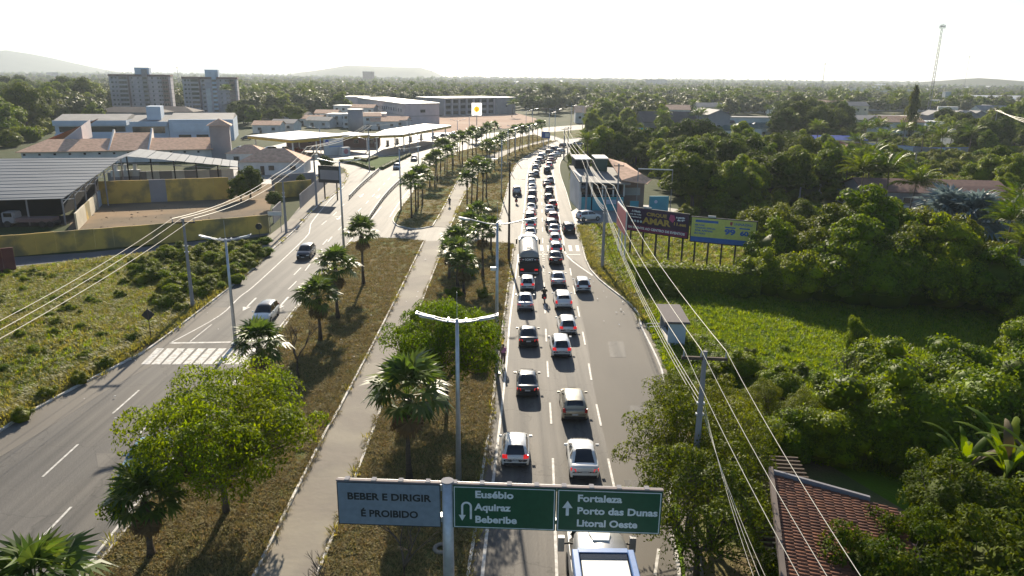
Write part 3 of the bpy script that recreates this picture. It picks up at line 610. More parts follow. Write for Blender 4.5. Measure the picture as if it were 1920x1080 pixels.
bare_tree(G(760, 1120), 5.5, 8, 'leafless tree under the grey drink driving panel')
bare_tree(G(1590, 760), 4.5, 9, 'bare grey tree poking out of the low bushes in the field', base=0)
# near fan palms
for k, (bx, by, tx, ty, s, l) in enumerate([
    (768, 905, 765, 745, 1.3, 'large fan palm beside the lamp post, in front of the right median tree'),
    (285, 1045, 275, 945, .98, 'fan palm at lower left, below the large yellow green tree'),
    (494, 740, 492, 650, 1.1, 'fan palm at the zebra crossing behind the large left tree'),
    (601, 640, 600, 560, 1.1, 'short fan palm on the left median, left of the pair'),
    (634, 600, 633, 505, 1.2, 'fan palm on the left median, right of the pair'),
    (682, 535, 683, 440, 1.1, 'tall single fan palm on the left median near the turning gap')]):
    g = G(bx, by); near_palm(g, GH(tx, ty, g), l, s, seed=k + 5, group='fan palms on the lower median')
g = G(70, 1112, 4.4); near_palm(g, 4.4, 'fan palm cut by the bottom left corner of the picture', 1.15, seed=30, group='fan palms on the lower median')
for k, (bx, by, tx, ty, s) in enumerate([(858, 540, 857, 478, 1.0), (905, 520, 903, 440, .95), (842, 525, 838, 498, .85), (870, 555, 872, 500, 1.0), (895, 440, 893, 405, 1.0), (850, 500, 850, 462, 1.0), (920, 470, 918, 430, .9), (880, 470, 878, 425, 1.1), (862, 500, 866, 452, .9)]):
    g = G(bx, by); near_palm(g, max(3.2, GH(tx, ty, g)), '%s fan palm of the cluster below the turning gap, right of the path' % word(k), s, nf=28, seed=k + 50, group='fan palms below the turning gap')
# mid fan palms
row = [(772, 410, 6), (784, 391, 5.6), (792, 386, 5.2), (780, 398, 4.6), (815, 350, 6), (806, 352, 5.2), (834, 322, 6.2), (826, 321, 6.2), (850, 312, 6.6), (861, 301, 6.4), (867, 308, 6.2), (877, 300, 6.5), (886, 292, 6.6), (893, 289, 6.2), (848, 320, 5.4), (838, 331, 5.2), (820, 341, 5.2), (911, 284, 6.8), (904, 285, 6), (920, 278, 6.6), (927, 274, 6.2)]
row.sort(key=lambda r: -r[1])
for k, (x, y, h) in enumerate(row): put_palm('fan_palm', 'fanpalm', k, G(x, y), h, '%s fan palm of the long row left of the path beyond the gap' % (ordn(k) if k < 20 else 'farthest'), 'fan palms in the median row', .13)
isl = [(884, 392, 7.0), (905, 388, 6.6), (894, 378, 6.8), (876, 400, 5.5), (912, 372, 6), (919, 322, 6.4), (927, 318, 6), (912, 326, 6.2), (935, 308, 6), (941, 300, 6.2), (974, 284, 6.6), (979, 283, 6.2), (990, 280, 6.6), (999, 276, 6.4), (1007, 272, 6.5), (955, 292, 6), (965, 287, 6.6), (1016, 268, 6.2)]
isl.sort(key=lambda r: -r[1])
for k, (x, y, h) in enumerate(isl): put_palm('fan_palm', 'fanpalm', k + 1, G(x, y), h, '%s fan palm on the strip between path and queue beyond the gap' % ordn(k), 'fan palms beside the queue', .13)
# palm left edge
g = G(-60, 520); near_palm((g.x, g.y), 3.3, 'yellowing coconut palm at the left edge in front of the yellow wall', 1.0, 20, 'coco', base=0, seed=77)
# coconut palms right
cc = [(1610, 395, 7.5), (1660, 400, 7.5), (1580, 372, 7), (1700, 415, 6.5), (1625, 378, 8), (1103, 322, 8), (1242, 262, 9), (1305, 262, 9.5), (1480, 262, 8), (1530, 285, 8), (1615, 285, 8), (1640, 290, 9), (1600, 305, 6), (1690, 290, 8), (1745, 288, 8), (1760, 310, 8), (1440, 240, 9), (1300, 225, 9), (1815, 300, 8), (1870, 520, 7), (1905, 505, 7), (1890, 470, 7), (1915, 560, 6), (1010, 215, 9), (960, 220, 8), (1350, 232, 8), (1455, 228, 9), (1725, 300, 8), (1800, 460, 5), (1780, 285, 8), (1655, 305, 7)]
ccz = [('cluster left of the silver palms', [0, 1, 2, 3, 4]), ('garden by the long wall', [19, 20, 21, 22, 28]), ('plain right of the road', [6, 7, 8, 9, 10, 11, 12, 13, 14, 15, 16, 17, 18, 23, 24, 25, 26, 27, 29, 30])]
near_cc = G(1103, 322); put_palm('coconut_palm', 'cocopalm', 0, near_cc, 8, 'lone tall coconut palm at the road bend beside the queue', None, 0, 6.0, 1.2)
for z_, ids in ccz:
    for j, k in enumerate(sorted(ids, key=lambda q: cc[q][0])):
        x, y, h = cc[k]; put_palm('coconut_palm', 'cocopalm', k, G(x, y), h, 'coconut palm, %s from the left in the %s' % (word(j) if j < 20 else 'last', z_), 'coconut palms of the ' + z_, 0, 6.0, random.uniform(1.2, 1.5) if k > 4 else 1.7)
for k, (x, y) in enumerate([(1765, 465), (1815, 475)]):
    cm, tm = LIB['silverpalm'][0]; t = thing('silver_palm', ('left', 'right')[k] + ' one of the two blue grey fan palms in the garden at right', 'palm tree', G(x, y), k * 2.); t.scale = (1.35,) * 3; link('crown', cm, t); link('trunk', tm, t)
# banana plants
def banana(g, h, n, seed, label):
    rng = random.Random(seed); t = thing('banana_plant', label, 'banana plant', (g[0], g[1], 0), rng.uniform(0, 6)); MB().path([(0, 0, 0), (.05, 0, h * .3), (0, 0, h * .6)], [.16, .14, .1], 10).build('stem', M['leaf_olive'], t, True)
    for k in range(n):
        yaw = k * 2.4 + rng.uniform(-.2, .2); L = h * rng.uniform(.6, .85); up = rng.uniform(.95, 1.5); V = []; Fq = []; m_ = 14; dx = math.cos(yaw); dy = math.sin(yaw); pr_ = None
        for i in range(m_ + 1):
            u = i / m_; ang = up - 1.5 * u * u; pr_ = Vector((0, 0, h * .55)) if i == 0 else pr_ + Vector((dx * math.cos(ang), dy * math.cos(ang), math.sin(ang))) * L / m_
            w_ = .2 * h / 4.5 * (math.sin(math.pi * min(1, .06 + u * .97)) ** .55) * (1 if u > .12 else .15); s = Vector((-dy, dx, 0)) * w_; V += [pr_ - s - Vector((0, 0, w_ * .35)), pr_, pr_ + s - Vector((0, 0, w_ * .35))]
        for i in range(m_):
            b = 3 * i; tear = rng.random() < .3
            if not tear or i < 3: Fq += [(b, b + 1, b + 4, b + 3)]
            else: V[b + 3] = V[b + 3] - (V[b + 3] - V[b + 4]) * .25; Fq += [(b, b + 1, b + 4, b + 3)]
            Fq += [(b + 1, b + 2, b + 5, b + 4)]
        o = MB().add(V, Fq).build('leaf', M['leaf_bright'] if k != 8 else M['leaf_dry'], t, True)
    return t
banana(G(1865, 985), 5.6, 11, 1, 'tall banana plant with torn leaves at the right edge above the rubbish')
banana(G(1790, 960), 4.6, 9, 2, 'shorter banana plant left of the tall one, leaves folded over'); banana(G(1925, 1000), 5.2, 9, 3, 'banana plant half cut by the right edge of the picture')
# belts of individual wood trees (base pixel polygons)
def belt(poly, step, key, name, adj, zone_, group, smin=.8, smax=1.2, seed=1, holes=(), cat='tree', zs=1.):
    rng = random.Random(seed); P = [tuple(G(*p)[:2]) for p in poly]; Hs = [[tuple(G(*p)[:2]) for p in h] for h in holes]
    x0, x1, y0, y1 = min(p[0] for p in P), max(p[0] for p in P), min(p[1] for p in P), max(p[1] for p in P); y = y0; n = 0; row = 0
    while y < y1:
        x = x0; cells = []
        while x < x1:
            a, b = x + rng.uniform(-.38, .38) * step, y + rng.uniform(-.38, .38) * step
            if inpoly(a, b, P) and not any(inpoly(a, b, h) for h in Hs): cells.append((a, b))
            x += step
        for c, (a, b) in enumerate(sorted(cells)):
            s = rng.uniform(smin, smax); kk = key if isinstance(key, str) else rng.choice(key); random.seed(int(a * 7 + b))
            put_tree(name, kk, rng.randrange(9), (a, b), (s, s, s * rng.uniform(.9, 1.1) * zs), '%s tree, %s from left in %s row of the %s' % (adj, word(c), ordn(row), zone_), cat, group); n += 1
        row += bool(cells); y += step
    return n
nb = 0
nb += belt([(1100, 330), (1095, 305), (1120, 298), (1250, 295), (1400, 298), (1500, 312), (1560, 345), (1545, 372), (1440, 395), (1370, 402), (1290, 392), (1245, 372), (1232, 335), (1180, 318), (1120, 318)], 8.2, ('mango', 'mango', 'mango_bright'), 'mango_tree', 'dark rounded', 'wood behind the bar', 'trees of the wood behind the billboards', .75, 1.15, 3)
nb += belt([(1105, 262), (1150, 262), (1250, 262), (1260, 245), (1200, 235), (1150, 238)], 14, 'mango_bright', 'mango_tree', 'green', 'trees behind the turquoise board', 'trees behind the turquoise billboard', .8, 1.1, 5)
nb += belt([(1440, 268), (1560, 262), (1600, 240), (1560, 230), (1470, 232)], 13, 'mango', 'mango_tree', 'dark domed', 'trees above the awnings', 'dome trees right of the green roofed house', 1.1, 1.5, 8)
nb += belt([(1740, 250), (1860, 250), (1920, 262), (1960, 290), (1880, 300), (1800, 285)], 13, ('mango', 'mango_bright'), 'mango_tree', 'leafy', 'clump at the right edge', 'trees by the wire pole at the right', .8, 1.2, 9)
nb += belt([(1800, 345), (1920, 335), (2000, 380), (2000, 430), (1860, 400), (1810, 375)], 11, ('mango_bright', 'mango'), 'mango_tree', 'bright green', 'trees behind the villas', 'trees behind the red roofs', .6, .95, 10)
nb += belt([(1390, 335), (1620, 350), (1700, 330), (1600, 305), (1420, 285)], 11, ('mango_bright', 'feather_mid'), 'mango_tree', 'light green', 'trees below the awnings', 'lighter trees below the awnings', .65, .95, 11)
nb += belt([(-60, 285), (60, 262), (100, 245), (108, 222), (200, 212), (204, 195), (60, 187), (-300, 187), (-300, 290)], 20, ('mango_bright', 'mango', 'mango_bright'), 'mango_tree', 'green', 'wood at far left', 'trees of the wood at far left', 1.4, 2.0, 12)
nb += belt([(440, 240), (575, 230), (560, 215), (470, 205), (440, 215)], 13, 'mango', 'mango_tree', 'dark', 'clump beside the school', 'trees beside the school building', .7, 1.0, 13)
nb += belt([(560, 212), (650, 212), (660, 198), (600, 192), (460, 192)], 22, ('mango', 'far'), 'mango_tree', 'dark', 'trees left of the hall', 'trees left of the grey hall', 1.1, 1.5, 14)
nb += belt([(975, 212), (1110, 222), (1190, 225), (1240, 208), (1100, 196), (980, 196)], 24, ('mango', 'far'), 'mango_tree', 'round', 'wood beyond the site', 'trees beyond the building site', 1.2, 1.8, 15, holes=[[(1095, 236), (1095, 200), (1200, 200), (1200, 236)]])
nb += belt([(1480, 300), (1760, 330), (1800, 300), (1740, 300), (1560, 285)], 15, ('feather_mid', 'mango_bright'), 'mango_tree', 'scattered', 'open plot at right', 'scattered trees of the open plot', .5, .8, 16)
for k, (x, y, s, l) in enumerate([(470, 372, .62, 'dark round tree in front of the house with the peach tiled roof'), (452, 378, .5, 'dark tree touching the end of the yellow wall'), (516, 392, .35, 'small bright tree behind the yard wall by the poles'), (566, 355, .32, 'clipped bright green tree behind the grey fence'), (612, 322, .4, 'small dark tree beside the hoarding at the petrol station entrance'), (893, 268, .6, 'round tree below the tall shell sign')]):
    put_tree('garden_tree', 'mango', k, G(x, y), s, l)
put_tree('garden_tree', 'bush_green', 1, G(1390, 560), 1.1, 'bright shrub at the right end of the billboard lot')
# tall casuarina pines
def pine(g, h, seed, label, group):
    rng = np.random.default_rng(seed); n = 1500; u = rng.random(n) ** .7; a = rng.uniform(0, 6.28, n); r = (1 - u) ** .6 * h * .17 * rng.uniform(.3, 1.1, n) * (1 + .4 * np.sin(u * 23 + a))
    P = np.stack([np.cos(a) * r, np.sin(a) * r, h * (.12 + .88 * u)], 1); V, Fq = leafquads(P, rng.normal(size=(n, 3)), h * .07, h * .018, rng, -.8)
    t = thing('pine_tree', label, 'tree', (g[0], g[1], 0), 0, group); link('crown', mesh_np('crown', V, Fq, M['leaf_far']), t); MB().path([(0, 0, 0), (0, 0, h * .5), (0, 0, h * .97)], [h * .018, h * .012, h * .003], 6).build('trunk', M['bark'], t)
for k, (x, y, h, l, gr) in enumerate([(1703, 262, 21, 'tall feathery pine standing in front of the long white building at right', None), (1040, 170, 16, 'pine sticking out above the far wood beyond the road bend', None), (1408, 175, 14, 'tallest dark pine of three on the horizon left of the green roof', 'pines on the right horizon'), (1440, 174, 13, 'right hand dark pine of three on the right horizon', 'pines on the right horizon'), (1422, 173, 11, 'shortest dark pine of three on the right horizon', 'pines on the right horizon'), (1585, 200, 15, 'pine standing before the green roofed hall', None), (1912, 185, 18, 'pine at the right edge on the horizon', None), (1690, 195, 14, 'pine just left of the mast base', None)]):
    pine(G(x, y), h, k, l, gr)
# far woods, one mass (instanced)
rng = random.Random(5); pts = []; scs = []
blocks = [[G(*p)[:2] for p in q] for q in ([(640, 250), (640, 178), (965, 178), (1010, 200), (1010, 250)], [(180, 240), (190, 205), (460, 205), (470, 250)], [(480, 240), (480, 222), (760, 222), (760, 240)], [(1470, 190), (1920, 182), (1920, 240), (1600, 255), (1560, 235)], [(1260, 222), (1480, 218), (1480, 270), (1240, 262)])]
for k in range(16000):
    y = 330 * (16.) ** rng.random() ** .85; x = rng.uniform(-.78, .78) * y
    if y < 520 and -.02 * y < x < .09 * y: continue
    if y < 430 and x > -.16 * y and x < .1 * y: continue
    if y < 560 and any(inpoly(x, y, b) for b in blocks): continue
    if y < 335 and x < 0: continue
    if fnoise(x, y, .004, 3) < .36: continue
    pts.append((x, y, 0)); scs.append(rng.uniform(.7, 1.35) * (1.15 + max(0, (y - 1200)) / 2600))
ob = [LIB['far'][i][0] for i in range(3)] + [LIB['mango_bright'][0][0], LIB['feather_mid'][0][0]]
scatter('distant_wood', 'far woods reaching to the horizon', pts, ob, scs)
# palms poking out of the far wood
pts = []; scs = []
for k in range(420):
    y = rng.uniform(430, 1200); x = rng.uniform(-.4, .6) * y
    if y < 620 and x < .1 * y and x > -.25 * y: continue
    pts.append((x, y, rng.uniform(3, 7))); scs.append(rng.uniform(1, 1.5))
scatter('distant_palms', 'palm crowns rising from the far woods', pts, [LIB['cocopalm'][0][0], LIB['cocopalm'][1][0]], scs)
# ---- grass and ground cover ----
T = {k: [tuft(k, s, m_, **kw) for s in (1, 2, 3)] for k, m_, kw in (('dry_tuft', 'grass_dry', dict(h=.5, r=.45, wd=.035, lean=1.0)), ('green_tuft', 'grass_green', dict(h=.5, r=.3, wd=.035)), ('brown_tuft', 'grass_brown', dict(h=.16, r=.3, wd=.02, lean=1.2)), ('tall_tuft', 'grass_dry', dict(h=.95, r=.45, wd=.03, lean=.5)))}
Lf = {k: [leafy(k, s, m_, **kw) for s in (1, 2)] for k, m_, kw in (('cover', 'leaf_cover', dict(n=60, r=.6, h=.3, ls=.17)), ('herb', 'leaf_olive', dict(n=70, r=.5, h=.7, ls=.15)), ('herb_bright', 'leaf_bright', dict(n=60, r=.45, h=.55, ls=.14)))}
def cover(name, label, poly, n, meshes, smin, smax, seed, z=.1, dens=None, ground=False):
    P = poly if ground else [G(*p)[:2] for p in poly]; pts = fill_poly(P, n, seed, dens=dens); rng = np.random.default_rng(seed)
    return scatter(name, label, [(p[0], p[1], z) for p in pts], meshes, rng.uniform(smin, smax, len(pts)), seed=seed)
near = lambda x, y: min(1, (48 / max(y, 20)) ** 1.3)
for k, P in enumerate((islA, islB)):
    cover('mown_grass', 'short brown mown grass on the ' + ('left', 'right')[k] + ' median strip', P, 9000, T['brown_tuft'], .6, 1.4, k, .13, near, True)
eg = []; er = random.Random(12)
for ln in (gLK, gRK, gPL, gPR, gKL, gUP, gUPR):
    for p in resamp(ln, .35):
        if er.random() < .6: eg.append((p.x + er.gauss(0, .16), p.y + er.gauss(0, .16), .12))
scatter('kerb_grass', 'grass growing over the kerbs of road and path', eg, T['brown_tuft'] + T['dry_tuft'][:1], [er.uniform(.3, .9) for _ in eg])
cover('mown_grass', 'dry mown grass on the median beyond the turning gap', islC, 3000, T['brown_tuft'], .8, 1.7, 3, .13, None, True); cover('mown_grass', 'dry grass on the strip beside the queue', islD, 2200, T['brown_tuft'], .8, 1.7, 4, .13, None, True)
wp = [(-60, 520), (30, 505), (160, 490), (300, 474), (440, 457), (490, 460), (460, 490), (400, 540), (290, 612), (180, 675), (60, 735), (-60, 800), (-300, 900)]
cover('tall_weeds', 'tall dry grass of the weedy lot at left', wp, 15000, T['dry_tuft'] + T['green_tuft'][:1], .5, 1.1, 6, 0, lambda x, y: .25 + .75 * (fnoise(x, y, .12) > .45))
cover('leafy_weeds', 'leafy green weeds of the lot at left', wp, 3800, Lf['herb_bright'] + Lf['herb'][:1], .3, .9, 7, 0, lambda x, y: 1. if fnoise(x, y, .1, 9) > .5 else .15)
cover('leafy_weeds', 'scattered low bushes of the lot at left', wp, 110, [LIB['bush'][0][0], LIB['bush_green'][0][0], LIB['bush'][1][0], LIB['bush_green'][1][0]], .16, .5, 18, 0, lambda x, y: 1. if fnoise(x, y, .07, 9) > .5 else .12)
cover('verge_grass', 'dry brown grass strip along the left kerb', [(490, 470), (460, 490), (400, 540), (290, 612), (180, 675), (60, 735), (-60, 800), (-30, 812), (119, 735), (236, 674), (294, 640), (439, 530), (480, 497), (500, 474)], 2600, T['brown_tuft'] + T['dry_tuft'][:1], .7, 1.3, 19, 0)
cover('leafy_weeds', 'weedy bushes below the yellow wall', [(240, 500), (300, 474), (500, 458), (500, 480), (430, 545), (330, 590), (260, 560)], 150, [LIB['bush'][0][0], LIB['bush_green'][0][0], LIB['bush'][1][0]], .35, .95, 8, 0)
fp = [(1200, 575), (1250, 690), (1300, 800), (1450, 850), (1700, 900), (2000, 900), (2000, 560), (1880, 540), (1500, 520), (1420, 500), (1190, 500)]
cover('field_cover', 'low leafy ground cover of the bright field', fp, 30000, Lf['cover'] + T['green_tuft'][:2], .5, 1.15, 9, 0, lambda x, y: min(1, (60 / y) ** .8))
cover('field_grass', 'taller grass along the near edge of the field', [(1260, 640), (1330, 640), (1500, 720), (1500, 830), (1300, 800), (1260, 690)], 2600, T['green_tuft'] + Lf['herb_bright'], .8, 1.6, 10, 0)
cover('verge_grass', 'rough grass on the billboard lot', [(1100, 424), (1130, 500), (1195, 560), (1230, 590), (1230, 505), (1440, 500), (1440, 440), (1180, 418)], 4200, T['dry_tuft'] + T['green_tuft'] + Lf['herb'][:1], .5, 1.2, 11, 0)
cover('verge_grass', 'grass between the hedge wall and the kerb', [(1135, 500), (1215, 575), (1262, 660), (1330, 640), (1250, 560), (1190, 490), (1140, 450)], 2400, T['green_tuft'] + T['dry_tuft'][:1], .6, 1.3, 12, 0)
cover('rough_scrub', 'scrubby grass of the open plot at right', [(1440, 330), (1850, 345), (1850, 300), (1560, 285)], 2600, T['dry_tuft'] + Lf['herb'], 1.5, 3, 13, 0)
# low wild shrubs along the left verge and behind the hedge wall
for k, (x, y, s) in enumerate([(250, 640, .5), (200, 690, .55), (150, 720, .6), (90, 745, .55), (40, 790, .6), (480, 478, .8), (455, 492, .8), (425, 500, .7), (400, 478, .8), (362, 505, .7)]):
    put_tree('wild_bush', 'bush', k, G(x, y), s, '%s low bush along the kerb of the weedy lot at left' % word(k), 'bush', 'bushes along the left verge')
for k, (x, y, s) in enumerate([(1330, 720, .9), (1350, 650, .45), (1405, 670, .5), (1470, 660, .4), (1500, 705, .6), (1540, 730, .8), (1430, 710, .7), (1235, 545, .8), (1260, 560, .9)]):
    put_tree('field_bush', 'bush_green' if k % 2 else 'bush', k, G(x, y), s, '%s bush in the bright field, counting from the roadside pole' % word(k), 'bush', 'bushes in the bright field')
for k, (x, y) in enumerate([(1072, 345), (1078, 358), (1080, 372), (1069, 330), (1064, 312), (1068, 300)]):
    put_tree('roadside_bush', 'bush', k, G(x + 8, y), 1.5, '%s dark tall bush on the kerb left of the blue bar' % ordn(k), 'bush', 'bushes left of the blue bar').scale = (1.2, 1.2, 2.6)
cover('strip_grass', 'brown short grass beside the right kerb', [(1084, 424), (1110, 500), (1192, 575), (1205, 600), (1225, 600), (1190, 555), (1130, 490), (1105, 430)], 1500, T['brown_tuft'] + T['dry_tuft'][:1], .8, 1.5, 17, 0)
blk = [[tuple(G(*p)[:2]) for p in q] for q in ([(1060, 430), (1050, 380), (1075, 330), (1110, 318), (1270, 318), (1290, 430)], [(1600, 430), (1980, 460), (1980, 370), (1640, 372)], [(1240, 275), (1500, 275), (1500, 245), (1240, 245)], [(1520, 285), (1660, 300), (1660, 265), (1520, 262)], [(1730, 245), (1900, 245), (1900, 228), (1730, 228)], [(1060, 235), (1200, 240), (1200, 224), (1060, 224)])]
pp = fill_poly([tuple(G(*p)[:2]) for p in [(1100, 330), (1075, 300), (1110, 275), (1180, 240), (1920, 215), (2150, 300), (2100, 500), (1900, 500), (1560, 470), (1430, 430), (1280, 415)]], 2600, 31, blk, dens=lambda x, y: .25 + .75 * (fnoise(x, y, .03, 4) > .5))
rng2 = random.Random(8); scatter('undergrowth', 'mixed bushes and undergrowth between the houses and trees at right', pp, [LIB['bush'][0][0], LIB['bush_green'][0][0], LIB['bush'][1][0]], [rng2.uniform(.7, 2.2) for _ in pp])
pp = fill_poly([tuple(G(*p)[:2]) for p in [(-300, 290), (40, 275), (105, 245), (107, 222), (205, 212), (455, 216), (570, 214), (660, 212), (660, 196), (-300, 186)]], 900, 32, [[tuple(G(*p)[:2]) for p in [(205, 232), (600, 228), (600, 200), (205, 200)]]])
scatter('undergrowth', 'bushes between the trees at far left', pp, [LIB['bush'][0][0], LIB['bush_green'][0][0]], [rng2.uniform(1.5, 3.5) for _ in pp])
pp = fill_poly([tuple(G(*p)[:2]) for p in [(1945, 600), (1945, 1150), (2900, 1300), (2900, 600)]], 500, 33)
scatter('undergrowth', 'bushes and vines of the overgrown land beyond the right edge', pp, [LIB['mound'][0][0], LIB['bush_green'][0][0], LIB['mound'][1][0]], [rng2.uniform(.5, 1.1) for _ in pp])
pp = fill_poly([tuple(G(*p)[:2]) for p in [(-40, 900), (-40, 560), (-900, 600), (-900, 1100)]], 500, 34)
scatter('undergrowth', 'grass and bushes of the lot beyond the left edge', pp, [LIB['bush_green'][0][0], T['dry_tuft'][0], T['dry_tuft'][1]], [rng2.uniform(.4, 1.3) for _ in pp])
print('belt trees', nb, 'objects', len(sc.objects))
# ================= vehicles =================
def paintmat(name, c, rough=.3, metal=0.):
    m = bpy.data.materials.new(name); m.use_nodes = True; P = m.node_tree.nodes['Principled BSDF']; n = m.node_tree
    P.inputs['Roughness'].default_value = rough; P.inputs['Metallic'].default_value = metal; P.inputs['Coat Weight'].default_value = .8; P.inputs['Coat Roughness'].default_value = .06
    tc = n.nodes.new('ShaderNodeTexCoord'); no = n.nodes.new('ShaderNodeTexNoise'); no.inputs['Scale'].default_value = 2.5; no.inputs['Detail'].default_value = 6; n.links.new(tc.outputs['Object'], no.inputs[0])
    mx = n.nodes.new('ShaderNodeMixRGB'); mx.inputs[1].default_value = (*c, 1); mx.inputs[2].default_value = (*[x * .8 + .02 for x in c], 1); n.links.new(no.outputs[0], mx.inputs[0]); n.links.new(mx.outputs[0], P.inputs[0]); return m
PAINT = {'white': paintmat('paint_white', (.78, .78, .76)), 'silver': paintmat('paint_silver', (.42, .43, .44), .35, .4), 'grey': paintmat('paint_grey', (.12, .125, .13), .35, .3), 'black': paintmat('paint_black', (.012, .012, .014)),
         'dark grey': paintmat('paint_dark', (.04, .042, .047), .3, .3), 'red': paintmat('paint_red', (.35, .02, .018)), 'blue': paintmat('paint_blue', (.05, .13, .3)), 'beige': paintmat('paint_beige', (.3, .27, .2), .35, .3), 'green': paintmat('paint_green', (.1, .16, .06)), 'pale blue': paintmat('paint_pale_blue', (.2, .33, .42))}
def simple(name, c, rough=.5, metal=0, emit=0, spec=.5):
    m = mat(name, c, tuple(x * .85 for x in c), rough=rough, metal=metal, scale=4, spec=spec)
    if emit: P = m.node_tree.nodes['Principled BSDF']; P.inputs['Emission Color'].default_value = (*c, 1); P.inputs['Emission Strength'].default_value = emit
    return m
M['glass'] = simple('dark_glass', (.012, .014, .016), .06, 0, spec=.8); M['tyre'] = simple('tyre', (.02, .02, .02), .9); M['rim'] = simple('rim', (.35, .35, .36), .35, .7); M['plastic'] = simple('black_plastic', (.02, .02, .022), .6)
M['tail'] = simple('tail_lamp', (.45, .01, .012), .25); M['tail_on'] = simple('tail_lamp_lit', (.8, .02, .02), .25, emit=.35); M['head'] = simple('head_lamp', (.6, .62, .62), .1); M['plate'] = simple('plate', (.55, .56, .56), .5); M['chrome'] = simple('chrome', (.6, .6, .6), .2, .9)
def interp(tab, y):
    if y <= tab[0][0]: return tab[0][1:]
    for a, b in zip(tab, tab[1:]):
        if y <= b[0]:
            t = (y - a[0]) / (b[0] - a[0]); return tuple(a[i] + (b[i] - a[i]) * t for i in range(1, len(a)))
    return tab[-1][1:]
def make_car(kind):
    """y forward. Body loft + cabin loft whose glass faces become parts of their own"""
    S = dict(
        hatch=dict(L=3.95, W=1.72, body=[(-1.97, .62, .45, .78), (-1.93, .74, .32, .90), (-1.8, .83, .27, .98), (-1.2, .86, .25, 1.0), (.2, .86, .25, .97), (1.0, .85, .25, .95), (1.45, .82, .26, .86), (1.8, .74, .28, .74), (1.93, .62, .34, .62), (1.975, .5, .42, .54)],
                   roof=[(-1.86, .98), (-1.62, 1.36), (-1.45, 1.46), (-.9, 1.51), (0., 1.5), (.35, 1.46), (1.12, .96)], glass=(.17, .9), tail=(1.28, .78, 1.02), rearpaint=.0),
        sedan=dict(L=4.4, W=1.74, body=[(-2.2, .62, .45, .86), (-2.16, .76, .32, .96), (-2.0, .83, .27, 1.0), (-1.5, .86, .25, 1.01), (.1, .865, .25, .95), (.9, .85, .25, .93), (1.6, .82, .26, .84), (2.0, .74, .28, .72), (2.15, .62, .34, .6), (2.2, .5, .42, .52)],
                   roof=[(-1.72, 1.0), (-1.02, 1.38), (-.8, 1.44), (-.3, 1.46), (.15, 1.42), (.95, .95)], glass=(.2, .9), tail=(1.9, .72, .9), rearpaint=.0),
        suv=dict(L=4.35, W=1.82, body=[(-2.17, .68, .5, .9), (-2.12, .82, .38, 1.04), (-1.95, .89, .33, 1.1), (-1.2, .91, .3, 1.12), (.2, .91, .3, 1.1), (1.0, .9, .3, 1.08), (1.6, .87, .32, 1.0), (2.0, .8, .36, .88), (2.12, .7, .42, .74), (2.175, .58, .5, .64)],
                 roof=[(-2.03, 1.1), (-1.86, 1.5), (-1.7, 1.62), (-1.0, 1.68), (0., 1.67), (.4, 1.62), (1.15, 1.08)], glass=(.15, .9), tail=(1.2, .85, 1.15), rearpaint=.0))[kind]
    L2 = S['L'] / 2; hw = S['W'] / 2; zb0 = S['body'][4][2]
    fw, rw, wr = L2 - .82, -L2 + .72, .315 if kind != 'suv' else .355
    ys = sorted(set([b[0] for b in S['body']] + [rw + d for d in (-.4, -.34, -.2, 0, .2, .34, .4)] + [fw + d for d in (-.4, -.34, -.2, 0, .2, .34, .4)] + [-.4, .1, .5]))
    bm = MB(); rings = []
    for y in ys:
        wd, zb, zt = interp(S['body'], y); arch = 0
        for c in (fw, rw):
            d = abs(y - c)
            if d <= .38: arch = max(arch, math.sqrt(max(0, 1 - (d / .4) ** 2)) * (wr + .1))
        zs = max(zb, zb0 * 0 + arch + wr * .75 if arch else zb)
        ring = [(0, zb if not arch else zs), (wd - .14, zb if not arch else zs), (wd - .03, zs + .02), (wd, max(zs + .05, zb + .28)), (wd, zt - .22), (wd - .035, zt - .08), (wd - .13, zt - .01), (wd * .5, zt + .025), (0, zt + .035)]
        rings.append([(x, y, z) for x, z in ring] + [(-x, y, z) for x, z in ring[-2:0:-1]])
    n = len(rings[0]); vs = [v for r in rings for v in r]; fs = [(i * n + k, i * n + (k + 1) % n, (i + 1) * n + (k + 1) % n, (i + 1) * n + k) for i in range(len(ys) - 1) for k in range(n)]
    fs += [tuple(range(n)), tuple(range((len(ys) - 1) * n + n - 1, (len(ys) - 1) * n - 1, -1))]
    bm.add(vs, [tuple(reversed(f)) for f in fs])
    # cabin
    R = S['roof']; y0, y1 = R[0][0], R[-1][0]; cy = sorted(set([r[0] for r in R] + [y0 + (R[2][0] - y0) * t for t in (.25, .7)] + [R[-2][0] + (y1 - R[-2][0]) * t for t in (.12, .4, .7, .93)] + [-.55 if kind != 'suv' else -.6, -.62 + .12, .5 * (R[2][0] - .6)]))
    wb, wt = hw - .07, hw - .27; base = R[0][1] - .06; zr = max(r[1] for r in R)
    parts = {k: MB() for k in ('roof', 'rear_window', 'windscreen', 'side_window', 'side_window2')}; cr = []
    for y in cy:
        z = interp(R, y)[0]; taper = 1 - .06 * max(0, (y - .3)) - (.05 if y < R[1][0] else 0); hh = (z - base) / (zr - base)
        w_top = wb + (wt - wb) * hh; bb = interp(S['body'], y)[2] - .04
        pts = [(wb * taper, min(base, z - .01)), (wb * taper * .995 + (w_top - wb) * taper * .12, base + (z - base) * .12), ((wb + (w_top - wb) * .85) * taper, base + (z - base) * .84), ((w_top - .05) * taper, base + (z - base) * .965), ((w_top - .15) * taper, z + .0), (w_top * .5 * taper, z + .02), (0, z + .028)]
        cr.append([(x, y, zz) for x, zz in pts] + [(-x, y, zz) for x, zz in pts[-2::-1]])
    m_ = len(cr[0]); nr = len(cy)
